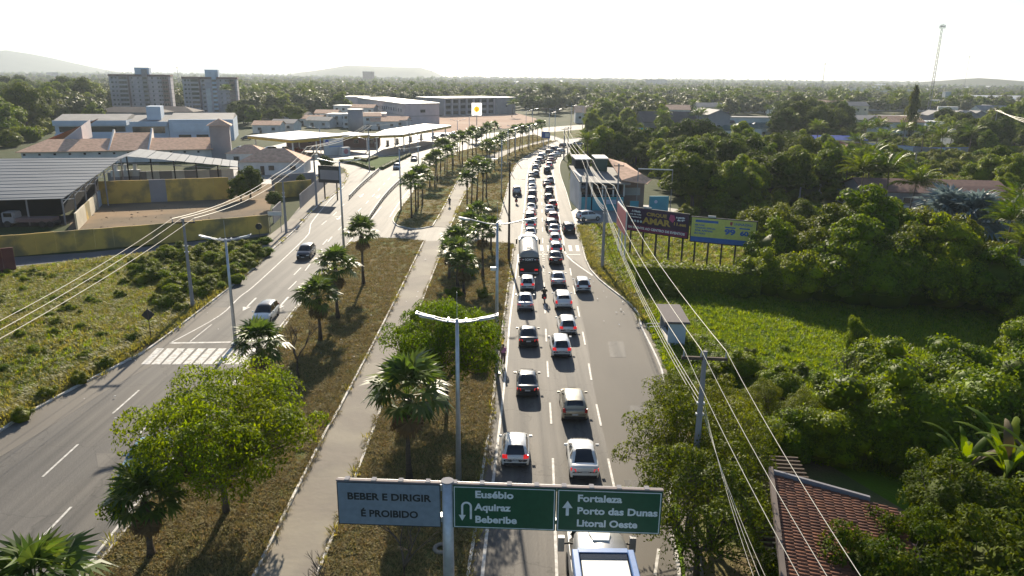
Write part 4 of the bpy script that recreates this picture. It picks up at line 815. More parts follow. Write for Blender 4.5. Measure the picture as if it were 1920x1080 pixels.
    for i in range(nr - 1):
        ym = (cy[i] + cy[i + 1]) / 2
        for k in range(m_ - 1):
            kk = min(k, m_ - 2 - k); q = [cr[i][k], cr[i + 1][k], cr[i + 1][k + 1], cr[i][k + 1]]; tgt = 'roof'
            if kk >= 4 and ym < R[2][0] - .0 and ym > y0 + .05: tgt = 'rear_window'
            if kk >= 4 and ym > R[-2][0] + .06 and ym < y1 - .02: tgt = 'windscreen'
            if kk == 1 and R[1][0] - .02 < ym < y1 - .14 and not (-.63 < ym < -.5): tgt = 'side_window' if k < m_ / 2 else 'side_window2'
            b = len(parts[tgt].v); parts[tgt].v += q; parts[tgt].f.append((b, b + 1, b + 2, b + 3))
    roof = parts.pop('roof'); bm.v, bm.f = bm.v, bm.f
    def welded(mb, nm, m, smooth=True):
        me = mb.mesh(nm, m, smooth); b = bmesh.new(); b.from_mesh(me); bmesh.ops.remove_doubles(b, verts=b.verts, dist=.0005); bmesh.ops.recalc_face_normals(b, faces=b.faces)
        b.to_mesh(me); b.free()
        if smooth: me.polygons.foreach_set('use_smooth', [True] * len(me.polygons))
        return me
    o = {'body': welded(bm, 'body', PAINT['white']), 'roof': welded(roof, 'roof', PAINT['white'])}
    for k, v in parts.items(): o[k] = welded(v, 'window', M['glass'])
    w = MB().tube((-.1, 0, 0), (.1, 0, 0), wr, wr, 18); o['wheel'] = w.mesh('wheel', M['tyre']); rm = MB().tube((-.105, 0, 0), (.105, 0, 0), wr * .66, wr * .66, 12)
    o['rim'] = rm.mesh('rim', M['rim'])
    ty, tz0, tz1 = -L2 + .05, S['tail'][1], S['tail'][2]
    wd = interp(S['body'], -L2 + .06)[0]
    ww = .2 if kind == 'suv' else .3
    o['tail_light'] = MB().add([(0, 0, 0), (ww, .06, .01), (ww + .02, .16, .02), (ww + .02, .18, tz1 - tz0), (ww - .02, .08, tz1 - tz0), (.04, 0, tz1 - tz0 - .02), (.03, .2, .02), (.03, .2, tz1 - tz0)], [(0, 1, 4, 5), (1, 2, 3, 4), (0, 5, 7, 6), (5, 4, 3, 7), (0, 6, 2, 1), (2, 6, 7, 3)]).mesh('tail_light', M['tail'])
    o['headlight'] = MB().box(-.17, .17, -.25, 0, -.07, .07).mesh('headlight', M['head'])
    o['plate'] = MB().box(-.2, .2, -.012, .012, -.06, .06).mesh('number_plate', M['plate']); o['bumper'] = MB().box(-hw * .8, hw * .8, -.03, .08, -.09, .09).mesh('bumper', M['plastic'])
    mi = MB().box(-.2, 0, -.05, .06, -.06, .07); o['mirror'] = mi.mesh('mirror', PAINT['white'])
    lg = []
    t = thing('parked_car', 'x', 'car')
    def P(nm, me, loc=(0, 0, 0), par=t, rz=0): q = link(nm, me, par, loc); q.rotation_euler[2] = rz; return q
    P('body', o['body']); P('roof', o['roof']); P('rear_window', o['rear_window']); P('windscreen', o['windscreen']); P('side_window', o['side_window']); P('side_window', o['side_window2'])
    for s in (-1, 1):
        for yy in (fw, rw):
            q = P('wheel', o['wheel'], (s * (hw - .12), yy, wr)); P('rim', o['rim'], (0, 0, 0), q)
        q = P('tail_light', o['tail_light'], (s * (wd - ww + .02) if s > 0 else -(wd - ww + .02), -L2 - .015, tz0))
        if s < 0: q.scale = (-1, 1, 1)
        hwid = interp(S['body'], L2 - .12)[0]; q = P('headlight', o['headlight'], (s * (hwid - .12), L2 - .0, interp(S['body'], L2 - .12)[2] - .14)); q.rotation_euler[2] = -s * .35
        q = P('mirror', o['mirror'], (-hw + .02, y1 - .32, base + .06) if s < 0 else (hw - .02, y1 - .32, base + .06)); q.scale = (1 if s < 0 else -1, 1, 1)
    P('number_plate', o['plate'], (0, -L2 - .02 if kind != 'sedan' else -L2 - .02, .62 if kind == 'hatch' else .72)); P('bumper', o['bumper'], (0, -L2 + .0, .4 if kind != 'suv' else .48))
    P('number_plate', o['plate'], (0, L2 + .02, .42))
    return t
CARS = {k: make_car(k) for k in ('hatch', 'sedan', 'suv')}; usedcar = set()
KN = {'hatch': 'hatchback', 'sedan': 'saloon car', 'suv': 'sport utility car'}
def put_car(kind, g, rz, colour, label, group=None, s=1., lit=False, dark_roof=False, name='car'):
    if kind not in usedcar: t = CARS[kind]; usedcar.add(kind); t.location = (g[0], g[1], .03); t.rotation_euler = (0, 0, rz)
    else: t = dup(CARS[kind], (g[0], g[1], .03), rz)
    t.name = name; t.scale = (s * random.uniform(.97, 1.03), s * random.uniform(.93, 1.06), s * random.uniform(.95, 1.06)); t['label'] = label; t['category'] = 'car'
    if group: t['group'] = group
    elif 'group' in t: del t['group']
    for c in t.children:
        k = c.name.split('.')[0]
        if k in ('body', 'roof', 'mirror'):
            c.material_slots[0].link = 'OBJECT'; c.material_slots[0].material = PAINT['black' if (dark_roof and k == 'roof') else colour]
        if k == 'tail_light': c.material_slots[0].link = 'OBJECT'; c.material_slots[0].material = M['tail_on' if lit else 'tail']
    return t
# ---- queue: (px, py of the rear bumper on the road, kind, colour, lit) ----
def lane_dir(px_, py_, dx=0):
    """heading of the road at a queue position"""
    if py_ > 330: return 0.
    return -math.radians(min(38, (330 - py_) * .75))
Q1 = [(966, 884, 'hatch', 'white', 1), (989, 750, 'sedan', 'dark grey', 1), (991, 656, 'sedan', 'black', 1), (985, 587, 'sedan', 'silver', 1), (989, 549, 'hatch', 'white', 1)]
Q1b = [(992, 462, 'hatch', 'silver', 1), (995, 449, 'sedan', 'silver', 0), (995, 432, 'hatch', 'white', 1), (994, 419, 'suv', 'dark grey', 0), (996, 411, 'hatch', 'red', 1), (996, 400, 'sedan', 'white', 0), (997, 387, 'suv', 'grey', 0), (998, 374, 'suv', 'black', 0), (998, 360, 'sedan', 'white', 0), (997, 351, 'suv', 'white', 0), (997, 337, 'sedan', 'grey', 0), (1005, 332, 'hatch', 'silver', 0), (1003, 320, 'hatch', 'white', 0), (1004, 313, 'sedan', 'grey', 0), (1010, 306, 'hatch', 'silver', 0), (1013, 299, 'suv', 'silver', 0), (1026, 291, 'suv', 'black', 0), (1035, 284, 'suv', 'dark grey', 0), (1051, 277, 'hatch', 'dark grey', 0)]
Q2 = [(1096, 908, 'sedan', 'white', 1), (1078, 796, 'suv', 'beige', 0), (1053, 674, 'hatch', 'white', 1), (1065, 632, 'hatch', 'white', 1), (1057, 584, 'suv', 'white', 1), (1047, 540, 'sedan', 'silver', 1), (1042, 499, 'sedan', 'black', 1), (1043, 479, 'hatch', 'silver', 1), (1041, 461, 'hatch', 'white', 1), (1040, 444, 'sedan', 'silver', 1), (1034, 433, 'suv', 'dark grey', 0), (1038, 420, 'suv', 'red', 0), (1031, 403, 'sedan', 'white', 0), (1037, 393, 'hatch', 'red', 1), (1029, 380, 'hatch', 'grey', 0), (1030, 368, 'suv', 'black', 0), (1026, 352, 'sedan', 'dark grey', 1), (1032, 345, 'hatch', 'white', 0), (1026, 326, 'suv', 'black', 0), (1029, 316, 'hatch', 'white', 1), (1030, 306, 'sedan', 'red', 0), (1032, 299, 'hatch', 'silver', 0), (1038, 294, 'sedan', 'white', 0), (1046, 288, 'hatch', 'silver', 0), (1066, 279, 'suv', 'black', 0), (1078, 274, 'hatch', 'blue', 0), (1089, 268, 'sedan', 'white', 0), (1126, 259, 'sedan', 'grey', 0)]
def qlab(c, k, i, lane): return '%s %s, %s car of the %s queue lane from the sign' % (c, KN[k], ordn(i) if i < 20 else ['twenty first', 'twenty second', 'twenty third', 'twenty fourth', 'twenty fifth', 'twenty sixth', 'twenty seventh', 'twenty eighth', 'twenty ninth', 'thirtieth'][i - 20], lane)
def cen(px_, py_, kind, rz):
    g = G(px_, py_); L = {'hatch': 3.95, 'sedan': 4.4, 'suv': 4.35}[kind]
    return (g.x - math.sin(rz) * L / 2, g.y + math.cos(rz) * L / 2)
for lane, Q in (('left', Q1 + Q1b), ('right', Q2)):
    for i, (x, y, k, c, lit) in enumerate(Q):
        rz = lane_dir(x, y) + random.uniform(-.015, .015); put_car(k, cen(x, y, k, rz), rz, c, qlab(c, k, i, lane), 'cars in the queue towards the junction', 1., lit, name=('hatchback' if k == 'hatch' else 'saloon_car' if k == 'sedan' else 'sport_utility_car'))
for (x, y, k, c, rz, l, s, dr) in [
    (1094, 552, 'hatch', 'white', 0, 'white hatchback alone in the right turning lane beside the queue', 1, 0), (1068, 441, 'suv', 'black', 0.03, 'black sport utility car with pale roof rails in the right turning lane', 1, 0),
    (1082, 415, 'suv', 'white', -1.15, 'white sport utility car turning in from the blue bar forecourt', 1, 0), (969, 367, 'suv', 'silver', 0.0, 'silver car in the free left lane ahead of the motorcycle', 1, 0)]:
    put_car(k, cen(x, y, k, rz), rz, c, l, None, s, 0, name='car')
aLc = -aL if False else aL
for (x, y, k, c, dr, l) in [(484, 613, 'suv', 'white', 1, 'white sport utility car with black roof coming towards the zebra crossing'), (565, 489, 'suv', 'dark grey', 0, 'dark grey car coming down the empty left carriageway'),
                            (741, 319, 'hatch', 'white', 1, 'small white car coming past the guard rail on the left carriageway'), (774, 303, 'sedan', 'dark grey', 0, 'dark car coming down the left carriageway beside the lawn island'), (899, 276, 'suv', 'dark grey', 0, 'dark car far off on the left carriageway behind the palms'),
                            (240, 905, 'sedan', 'pale blue', 0, 'pale blue car half hidden by the big tree at lower left')]:
    rz = math.pi + aL * (1 if y > 400 else 1.15); g = G(x, y); put_car(k, (g.x - math.sin(aL) * -2.2 * -1 * -1, g.y + 2.1), rz, c, l, None, 1, 0, dr, name='car')
for i, (x, y, k, c) in enumerate([(450, 283, 'sedan', 'white'), (462, 262, 'hatch', 'dark grey'), (505, 285, 'suv', 'dark grey'), (520, 288, 'hatch', 'grey'), (545, 290, 'sedan', 'silver'), (536, 284, 'hatch', 'white'), (820, 263, 'suv', 'silver'), (835, 258, 'hatch', 'dark grey'), (852, 254, 'sedan', 'white'), (560, 286, 'sedan', 'red'), (1110, 250, 'sedan', 'grey')]):
    put_car(k, G(x, y), 1.2 + .5 * i, c, '%s %s parked by the petrol station, %s from the left' % (c, KN[k], ordn(i).replace('nearest', 'first')) if i < 10 else 'grey car at the far end of the road bend', 'cars parked at the petrol station' if i < 10 else None, name='parked_car')
# ---- tanker lorry ----
M['tank'] = simple('tank_paint', (.28, .28, .275), .45, .2); M['black_steel'] = simple('black_steel', (.03, .03, .032), .5, .3); M['white_paint'] = simple('white_paint', (.75, .75, .73), .4)
M['marking_white'] = simple('marking_white', (.75, .75, .75), .6); M['marking_red'] = simple('marking_red', (.5, .03, .03), .5)
def text_mesh(s, size, m, bold=0., align='CENTER', shear=0, ex=.004):
    cu = bpy.data.curves.new('txt', 'FONT'); cu.body = s; cu.size = size; cu.align_x = align; cu.align_y = 'CENTER'; cu.offset = bold; cu.shear = shear; cu.extrude = ex; cu.resolution_u = 3
    o = bpy.data.objects.new('txt', cu); COL.objects.link(o); dg = bpy.context.evaluated_depsgraph_get(); me = bpy.data.meshes.new_from_object(o.evaluated_get(dg)); bpy.data.objects.remove(o); bpy.data.curves.remove(cu)
    me.materials.clear(); me.materials.append(m); me.name = 'lettering'; return me
def lettering(s, size, m, par, loc, bold=0., align='CENTER', rx=math.pi / 2, rz=0, kind='', w_=None):
    me = text_mesh(s, size, m, bold, align); o = link('lettering', me, par, loc)
    o.rotation_euler = (rx, 0, rz); o['kind'] = 'stuff'
    if w_:
        xs = [v.co.x for v in me.vertices]; k = w_ / (max(xs) - min(xs)); o.scale = (k, 1, 1)
    return o
bx, by = G(992, 519)[:2]
t = thing('tanker_lorry', 'tanker lorry with dull silver tank and black rear in the left queue lane', 'lorry', (bx, by, .03), 0)
mb = MB(); R_ = 1.18; n = 24; prof = [(.35, .55), (.45, .85), (.7, 1.0), (1.3, 1.0), (7.6, 1.0), (8.1, .96), (8.3, .7)]; vs = []
for y, s in prof: vs += [(R_ * s * math.cos(2 * math.pi * k / n) * 1.03, y, 2.35 + R_ * s * math.sin(2 * math.pi * k / n) * .9) for k in range(n)]
mb.add(vs, [(i * n + k, (i + 1) * n + k, (i + 1) * n + (k + 1) % n, i * n + (k + 1) % n) for i in range(len(prof) - 1) for k in range(n)] + [tuple(range(n - 1, -1, -1))[::-1], tuple(range((len(prof) - 1) * n + n - 1, (len(prof) - 1) * n - 1, -1))]).build('tank', M['tank'], t, True)
mb = MB().box(-.42, .42, 1.2, 7.6, 3.38, 3.44)
mb.build('walkway', M['black_steel'], t)
for k in range(5): MB().tube((0, 1.7 + k * 1.25, 3.44), (0, 1.7 + k * 1.25, 3.6), .3, .28, 14).build('hatch_cover', M['tank'], t)
for k in range(6): MB().box(-.34, .34, 1.1 + k * 1.24, 1.2 + k * 1.24, 3.45, 3.52).build('rung', M['white_paint'], t)
MB().box(-1.2, 1.2, .2, .34, 1.95, 2.5).build('rear_board', M['black_steel'], t)
MB().box(-1.2, 1.2, .1, .3, .55, 1.9).build('rear_panel', M['black_steel'], t)
MB().box(-1.0, 1.0, .6, 8.0, .8, 1.15).build('chassis', M['black_steel'], t)
lettering('IGMT', .42, M['marking_white'], t, (0, .19, 2.2), .01)
for s in (-1, 1):
    for k in range(3): MB().box(-.12, .12, .17, .195, -.06, .06).build('reflector', M['marking_red' if k % 2 else 'marking_white'], t, loc=(s * (.72 + k * .2), 0, 2.22))
    MB().box(-.2, .2, .06, .12, -.1, .1).build('tail_light', M['tail_on'], t, loc=(s * .85, 0, .9))
    for yy in (1.3, 2.6): MB().tube((s * .7, yy, .5), (s * 1.22, yy, .5), .5, .5, 18).build('wheel', M['tyre'], t)
    MB().tube((s * .95, 9.4, .5), (s * 1.22, 9.4, .5), .5, .5, 18).build('wheel', M['tyre'], t)
    MB().box(s * 1.5 - .1, s * 1.5 + .1, 9.6, 9.7, 2.0, 2.75).build('mirror', M['black_steel'], t); MB().tube((s * 1.1, 9.7, 2.7), (s * 1.5, 9.65, 2.7), .03, .03, 5).build('mirror_arm', M['black_steel'], t)
    MB().box(s * 1.28 - .05, s * 1.28 + .05, 2.0, 6.0, 1.0, 1.4).build('side_guard', M['black_steel'], t)
bevel(MB().box(-1.22, 1.22, 8.5, 10.4, .9, 3.05).build('cab', M['white_paint'], t), .15, 2); bevel(MB().box(-1.0, 1.0, 8.6, 9.9, 3.05, 3.4).build('roof_deflector', M['white_paint'], t), .12, 2)
MB().box(-1.05, 1.05, 10.39, 10.42, 1.9, 2.8).build('windscreen', M['glass'], t); MB().box(-.35, .35, .11, .13, .6, .75).build('number_plate', M['plate'], t); MB().box(-1.1, 1.1, .08, .12, .42, .5).build('warning_strip', M['marking_white'], t)
t.scale = (1, 1, .92)
# ---- bus / van passing under the sign: silver front roof with hatch, blue framed white roof ----
M['silver_body'] = simple('silver_body', (.42, .42, .42), .35, .5); M['blue_frame'] = simple('blue_frame', (.16, .28, .55), .35); M['cream_roof'] = simple('cream_roof', (.74, .73, .68), .5)
tx, ty_ = 6.35, 24.2
t = thing('box_van', 'silver fronted vehicle with a blue framed white roof, under the green signs', 'van', (tx - 1.35, ty_ + 1.0, .03), 0)
hw_ = 1.08; ztop = 2.55
st = [(-6.0, hw_, .5, ztop + .25), (-.15, hw_, .5, ztop + .25)]
bevel(MB().box(-hw_, hw_, -6.2, .5, .5, 2.3).build('body', M['silver_body'], t), .08, 2)
vs = []; rg = [(.5, 1.04, 2.56), (1.2, 1.0, 2.6), (1.9, .96, 2.5), (2.5, .9, 2.25)]
for y, w_, z in rg: vs += [(-w_, y, z - .45), (-w_ + .03, y, z - .15), (-w_ * .82, y, z), (0, y, z + .05), (w_ * .82, y, z), (w_ - .03, y, z - .15), (w_, y, z - .45)]
MB().add(vs, [(i * 7 + k, i * 7 + k + 1, (i + 1) * 7 + k + 1, (i + 1) * 7 + k) for i in range(3) for k in range(6)]).build('cab_roof', M['silver_body'], t, True)
bevel(MB().box(-1.04, 1.04, .5, 4.0, .5, 1.6).build('bonnet', M['silver_body'], t), .12, 2); MB().add([(-.95, 2.52, 2.2), (.95, 2.52, 2.2), (1.0, 3.2, 1.6), (-1.0, 3.2, 1.6)], [(0, 1, 2, 3)]).build('windscreen', M['glass'], t)
for s in (-1, 1): MB().quad((s * 1.045, .5, 1.6), (s * 1.03, 2.9, 1.6), (s * .95, 2.3, 2.1), (s * 1.03, .5, 2.12)).build('side_window', M['glass'], t)
MB().prism([(-.42, 1.75), (.42, 1.75), (.3, 1.15), (-.3, 1.15)], 2.6, 2.68).build('roof_hatch', M['cream_roof'], t)
MB().prism([(-.82, .38), (.82, .38), (.82, -6.0), (-.82, -6.0)], 2.3, 2.62).build('roof', M['cream_roof'], t)
MB().quad((-.86, .36, 2.64), (.86, .36, 2.64), (.86, .62, 2.6), (-.86, .62, 2.6)); MB().box(-.9, .9, .36, .62, 2.3, 2.68).build('front_rail', M['blue_frame'], t); MB().box(-.84, .84, -.02, .36, 2.6, 2.64).build('front_glass', M['glass'], t)
for s in (-1, 1): bevel(MB().box(s * 1.0 - .12, s * 1.0 + .12, -6.1, .5, 2.28, 2.72).build('side_rail', M['blue_frame'], t), .03)
for s in (-1, 1):
    MB().box(s * 1.38 - .12, s * 1.38 + .12, 2.2, 2.4, 1.5, 2.1).build('mirror', M['silver_body'], t); MB().tube((s * 1.0, 2.5, 1.7), (s * 1.3, 2.3, 1.8), .04, .04, 6).build('mirror_arm', M['plastic'], t)
    for yy in (3.1, -3.4): MB().tube((s * .85, yy, .42), (s * 1.08, yy, .42), .42, .42, 16).build('wheel', M['tyre'], t)
gv = G(1130, 1034, 3.25); t.scale = (1.2, 1.1, 1.23); t.location = (gv.x, gv.y - .55, .03); t.name = 'minibus'; t['category'] = 'bus'; t['label'] = 'silver fronted bus with a blue framed white roof, passing under the green signs'
# ---- people ----
def skinned(name, verts, edges, radii, m, parent, sub=1, root=0):
    me = bpy.data.meshes.new(name); me.from_pydata(verts, edges, []); o = bpy.data.objects.new(name, me); COL.objects.link(o)
    sk = o.modifiers.new('s', 'SKIN'); sk.use_smooth_shade = True
    for i, r in enumerate(radii): me.skin_vertices[0].data[i].radius = (r, r) if not hasattr(r, '__len__') else r
    me.skin_vertices[0].data[root].use_root = True; ss = o.modifiers.new('b', 'SUBSURF'); ss.levels = sub; ss.render_levels = sub
    dg = bpy.context.evaluated_depsgraph_get(); nm = bpy.data.meshes.new_from_object(o.evaluated_get(dg)); bpy.data.objects.remove(o); nm.materials.clear(); nm.materials.append(m); nm.polygons.foreach_set('use_smooth', [True] * len(nm.polygons))
    return link(name, nm, parent)
M['skin'] = simple('skin', (.22, .11, .07), .6); M['hair'] = simple('hair', (.02, .015, .012), .8)
def person(loc, rz, label, pose='stand', top=(.5, .2, .35), leg=(.04, .05, .09), parent=None, helmet=None, s=1.):
    t = thing('person', label, 'person', loc, rz); t.scale = (s,) * 3; tm = simple('shirt', top, .85); lm = simple('trousers', leg, .85)
    if pose == 'stand':
        J = dict(pel=(0, 0, .95), chest=(0, .01, 1.32), neck=(0, .01, 1.48), ls=(-.19, 0, 1.42), rs=(.19, 0, 1.42), le=(-.25, -.03, 1.14), re=(.25, .04, 1.14), lh=(-.26, .08, .9), rh=(.25, .14, .92), lk=(-.1, .04, .5), rk=(.1, -.02, .5), lf=(-.11, -.02, .08), rf=(.12, .1, .08), lt=(-.11, .14, .05), rt=(.12, .26, .05), head=(0, .03, 1.63), crown=(0, .02, 1.72))
    elif pose == 'ride':   # on a motorcycle, facing +y
        J = dict(pel=(0, -.15, .84), chest=(0, .02, 1.2), neck=(0, .08, 1.36), ls=(-.2, .05, 1.31), rs=(.2, .05, 1.31), le=(-.32, .25, 1.1), re=(.32, .25, 1.1), lh=(-.3, .5, 1.03), rh=(.3, .5, 1.03), lk=(-.2, .28, .72), rk=(.2, .28, .72), lf=(-.2, .05, .33), rf=(.2, .05, .33), lt=(-.2, .2, .3), rt=(.2, .2, .3), head=(0, .12, 1.5), crown=(0, .1, 1.6))
    else:                  # cycling
        J = dict(pel=(0, -.2, 1.0), chest=(0, .05, 1.32), neck=(0, .16, 1.46), ls=(-.18, .12, 1.41), rs=(.18, .12, 1.41), le=(-.25, .3, 1.2), re=(.25, .3, 1.2), lh=(-.24, .5, 1.06), rh=(.24, .5, 1.06), lk=(-.1, .2, .72), rk=(.1, .12, .62), lf=(-.1, .1, .38), rf=(.1, -.06, .2), lt=(-.1, .24, .36), rt=(.1, .1, .2), head=(0, .22, 1.6), crown=(0, .2, 1.7))
    rad = dict(pel=(.16, .11), chest=(.17, .11), neck=.06, ls=.075, rs=.075, le=.05, re=.05, lh=.035, rh=.035, lk=.07, rk=.07, lf=.05, rf=.05, lt=.04, rt=.04)
    def sk(nm, names, ed, m, grow=0, sub=1):
        return skinned(nm, [J[n_] for n_ in names], [(names.index(a), names.index(b)) for a, b in ed], [tuple(x + grow for x in rad[n_]) if hasattr(rad[n_], '__len__') else rad[n_] + grow for n_ in names], m, t, sub)
    J['lhp'] = tuple(a + b for a, b in zip(J['pel'], (-.1, 0, -.04))); J['rhp'] = tuple(a + b for a, b in zip(J['pel'], (.1, 0, -.04))); rad['lhp'] = rad['rhp'] = .095
    J['hd0'] = J['neck']; rad['head'] = .095; rad['crown'] = .075
    sk('body', ['pel', 'chest', 'neck', 'head', 'crown', 'ls', 'rs', 'le', 're', 'lh', 'rh', 'lhp', 'rhp', 'lk', 'rk', 'lf', 'rf', 'lt', 'rt'], [('pel', 'chest'), ('chest', 'neck'), ('neck', 'head'), ('head', 'crown'), ('chest', 'ls'), ('chest', 'rs'), ('ls', 'le'), ('rs', 're'), ('le', 'lh'), ('re', 'rh'), ('pel', 'lhp'), ('pel', 'rhp'), ('lhp', 'lk'), ('rhp', 'rk'), ('lk', 'lf'), ('rk', 'rf'), ('lf', 'lt'), ('rf', 'rt')], M['skin'])
    sk('shirt', ['pel', 'chest', 'ls', 'rs', 'le', 're'], [('pel', 'chest'), ('chest', 'ls'), ('chest', 'rs'), ('ls', 'le'), ('rs', 're')], tm, .022)
    sk('trousers', ['pel', 'lhp', 'rhp', 'lk', 'rk', 'lf', 'rf'], [('pel', 'lhp'), ('pel', 'rhp'), ('lhp', 'lk'), ('rhp', 'rk'), ('lk', 'lf'), ('rk', 'rf')], lm, .018)
    for q, dx in (('lh', -.0), ('rh', .0)):
        h = J[q]; mb = MB(); mb.box(h[0] - .02, h[0] + .02, h[1] - .02, h[1] + .06, h[2] - .06, h[2] + .01)
        for f in range(4): mb.tube((h[0] + (f - 1.5) * .014, h[1] + .05, h[2] - .04), (h[0] + (f - 1.5) * .016, h[1] + .09 - .006 * abs(f - 1.4), h[2] - .08), .008, .006, 5)
        mb.tube((h[0] + .02, h[1], h[2] - .02), (h[0] + .035, h[1] + .05, h[2] - .04), .009, .007, 5); mb.build('hand', M['skin'], t)
    iv, jf = ico(2); c = np.array(J['crown']); hd = iv * np.array([.1, .115, .1]) * (1.28 if helmet else 1.) + c + np.array([0, -.012, -.02 if not helmet else -.03])
    link('helmet' if helmet else 'hair', mesh_np('helmet' if helmet else 'hair', hd[:], jf, simple('helmet', helmet, .25) if helmet else M['hair'], True), t)
    return t
def motorbike(g, rz, label, colour):
    t = thing('motorcycle', label, 'motorcycle', (g[0], g[1], .03), rz); cm = PAINT[colour]
    for y in (-.62, .66):
        n = 20; mb = MB(); vs = []
        for k in range(n):
            a = 2 * math.pi * k / n
            for j in range(6): b = 2 * math.pi * j / 6; vs.append((.055 * math.cos(b), y + (.27 + .05 * math.sin(b)) * math.cos(a), .31 + (.27 + .05 * math.sin(b)) * math.sin(a)))
        mb.add(vs, [(k * 6 + j, k * 6 + (j + 1) % 6, ((k + 1) % n) * 6 + (j + 1) % 6, ((k + 1) % n) * 6 + j) for k in range(n) for j in range(6)]); w_ = mb.build('wheel', M['tyre'], t, True); MB().tube((-.05, y, .31), (.05, y, .31), .07, .07, 8).build('hub', M['rim'], w_)
    mb = MB(); mb.path([(0, .66, .31), (0, .45, .95)], .035, 6); mb.path([(0, -.62, .31), (0, -.1, .4), (0, .3, .45), (0, .45, .85)], .04, 6); mb.build('frame', M['black_steel'], t)
    bevel(MB().box(-.13, .13, 0, .42, .68, .92).build('fuel_tank', cm, t), .05, 2); bevel(MB().box(-.13, .13, -.7, .02, .72, .82).build('seat', M['plastic'], t), .03); bevel(MB().box(-.14, .14, -.15, .3, .3, .62).build('engine', M['black_steel'], t), .03)
    MB().box(-.09, .09, -.84, -.7, .6, .8).build('tail_fairing', cm, t); MB().box(-.07, .07, -.87, -.84, .66, .74).build('tail_light', M['tail_on'], t); MB().path([(-.33, .4, 1.02), (-.15, .46, 1.0), (.15, .46, 1.0), (.33, .4, 1.02)], .02, 6).build('handlebar', M['black_steel'], t)
    for s in (-1, 1): MB().tube((s * .2, .46, 1.02), (s * .3, .44, 1.2), .01, .01, 4).build('mirror_arm', M['black_steel'], t)
    MB().box(-.09, .09, -.9, -.87, .42, .55).build('number_plate', M['plate'], t); return t
for (x, y, l, c, sh, hm_) in [(1021, 570, 'red', (.12, .1, .05), (.12, .02, .02), (.02, .02, .02)), (1016, 515, 'black', (.05, .05, .05), (.1, .1, .1), (.02, .02, .02)), (967, 378, 'black', (.1, .1, .12), (.02, .02, .02), (.03, .03, .03))]:
    pass
for (x, y, col, sh, hc, where) in [(1021, 571, 'red', (.07, .06, .03), (.015, .015, .015), 'filtering between the queue lanes behind the tanker'), (1020, 303, 'black', (.05, .05, .06), (.02, .02, .02), 'far up between the queue lanes'), (968, 384, 'black', (.03, .03, .035), (.5, .5, .5), 'in the free left lane behind the silver car')]:
    g = G(x, y); g = (g.x, g.y + .9); motorbike(g, 0, '%s motorcycle %s' % (col, where), col); person((g[0], g[1], .03), 0, 'person in dark clothes riding the motorcycle %s' % where, 'ride', sh, (.03, .03, .05), helmet=hc)
g = G(941, 686); person((g.x + .1, g.y, .14), math.pi * .95, 'person in a pink shirt standing under the dark pole on the median kerb', 'stand', (.55, .2, .38), (.1, .05, .06))
# cyclist on the path
g = G(843, 388)
t = thing('bicycle', 'bicycle being ridden along the cycle path beyond the turning gap', 'bicycle', (g.x, g.y, .05), .1)
for y in (-.52, .52):
    n = 18; vs = []
    for k in range(n):
        a = 2 * math.pi * k / n
        for j in range(4): b = 2 * math.pi * j / 4; vs.append((.02 * math.cos(b), y + (.32 + .02 * math.sin(b)) * math.cos(a), .34 + (.32 + .02 * math.sin(b)) * math.sin(a)))
    MB().add(vs, [(k * 4 + j, k * 4 + (j + 1) % 4, ((k + 1) % n) * 4 + (j + 1) % 4, ((k + 1) % n) * 4 + j) for k in range(n) for j in range(4)]).build('wheel', M['tyre'], t)
mb = MB(); [mb.tube(a, b, .018, .018, 6) for a, b in (((0, -.52, .34), (0, -.05, .3)), ((0, -.05, .3), (0, -.18, .85)), ((0, -.18, .8), (0, .38, .85)), ((0, -.05, .3), (0, .38, .82)), ((0, .52, .34), (0, .36, 1.0)), ((0, -.52, .34), (0, -.16, .75)))]; mb.build('frame', M['blue_frame'], t)
MB().path([(-.26, .48, 1.04), (0, .38, 1.02), (.26, .48, 1.04)], .014, 6).build('handlebar', M['black_steel'], t); MB().box(-.07, .07, -.32, -.08, .86, .92).build('saddle', M['plastic'], t)
person((g.x, g.y, .05), .1, 'person in dark clothes cycling along the path beyond the turning gap', 'cycle', (.05, .05, .06), (.03, .03, .04))
# ================= buildings and walls =================
addm('yellow_wall', (.6, .4, .09), (.5, .33, .08), rough=.9, scale=.5, detail=8, c3=(.22, .18, .08), s3=.25)
addm('cream_wall', (.62, .56, .42), (.5, .44, .33), rough=.9, scale=.5, detail=8)
addm('white_wall', (.66, .66, .64), (.52, .52, .5), rough=.85, scale=.4, detail=8)
addm('blue_white', (.5, .58, .67), (.42, .5, .6), rough=.8, scale=.3, detail=6)
addm('grey_wall', (.3, .29, .3), (.24, .23, .24), rough=.9, scale=.25, detail=8)
addm('lilac_wall', (.5, .46, .48), (.42, .39, .41), rough=.9, scale=.4, detail=8)
addm('brown_wall', (.2, .13, .12), (.17, .11, .1), rough=.9, scale=.4)
addm('dark_void', (.015, .015, .017), rough=.9)  # near-black: stands in for shade inside openings, also used on dark trim
addm('metal_roof', (.24, .255, .27), (.19, .205, .22), rough=.8, scale=.35, stretch=(.15, 1, 1), metal=0, detail=8, spec=.2)
addm('white_roof', (.6, .6, .58), (.5, .5, .48), rough=.6, scale=.3, detail=6)
addm('grey_roof', (.25, .24, .23), (.19, .185, .18), rough=.8, scale=.3, detail=8)
addm('brown_roof', (.13, .10, .085), (.10, .08, .07), rough=.9, scale=.5, detail=8)
addm('green_roof', (.03, .07, .06), (.04, .09, .07), rough=.6, scale=.4)
addm('peach_tile', (.76, .47, .31), (.56, .33, .21), rough=.9, scale=1.2, detail=10, bump=.5, bscale=5)
addm('red_tile', (.24, .085, .055), (.14, .05, .038), rough=.8, scale=2.5, detail=8, island=.5)
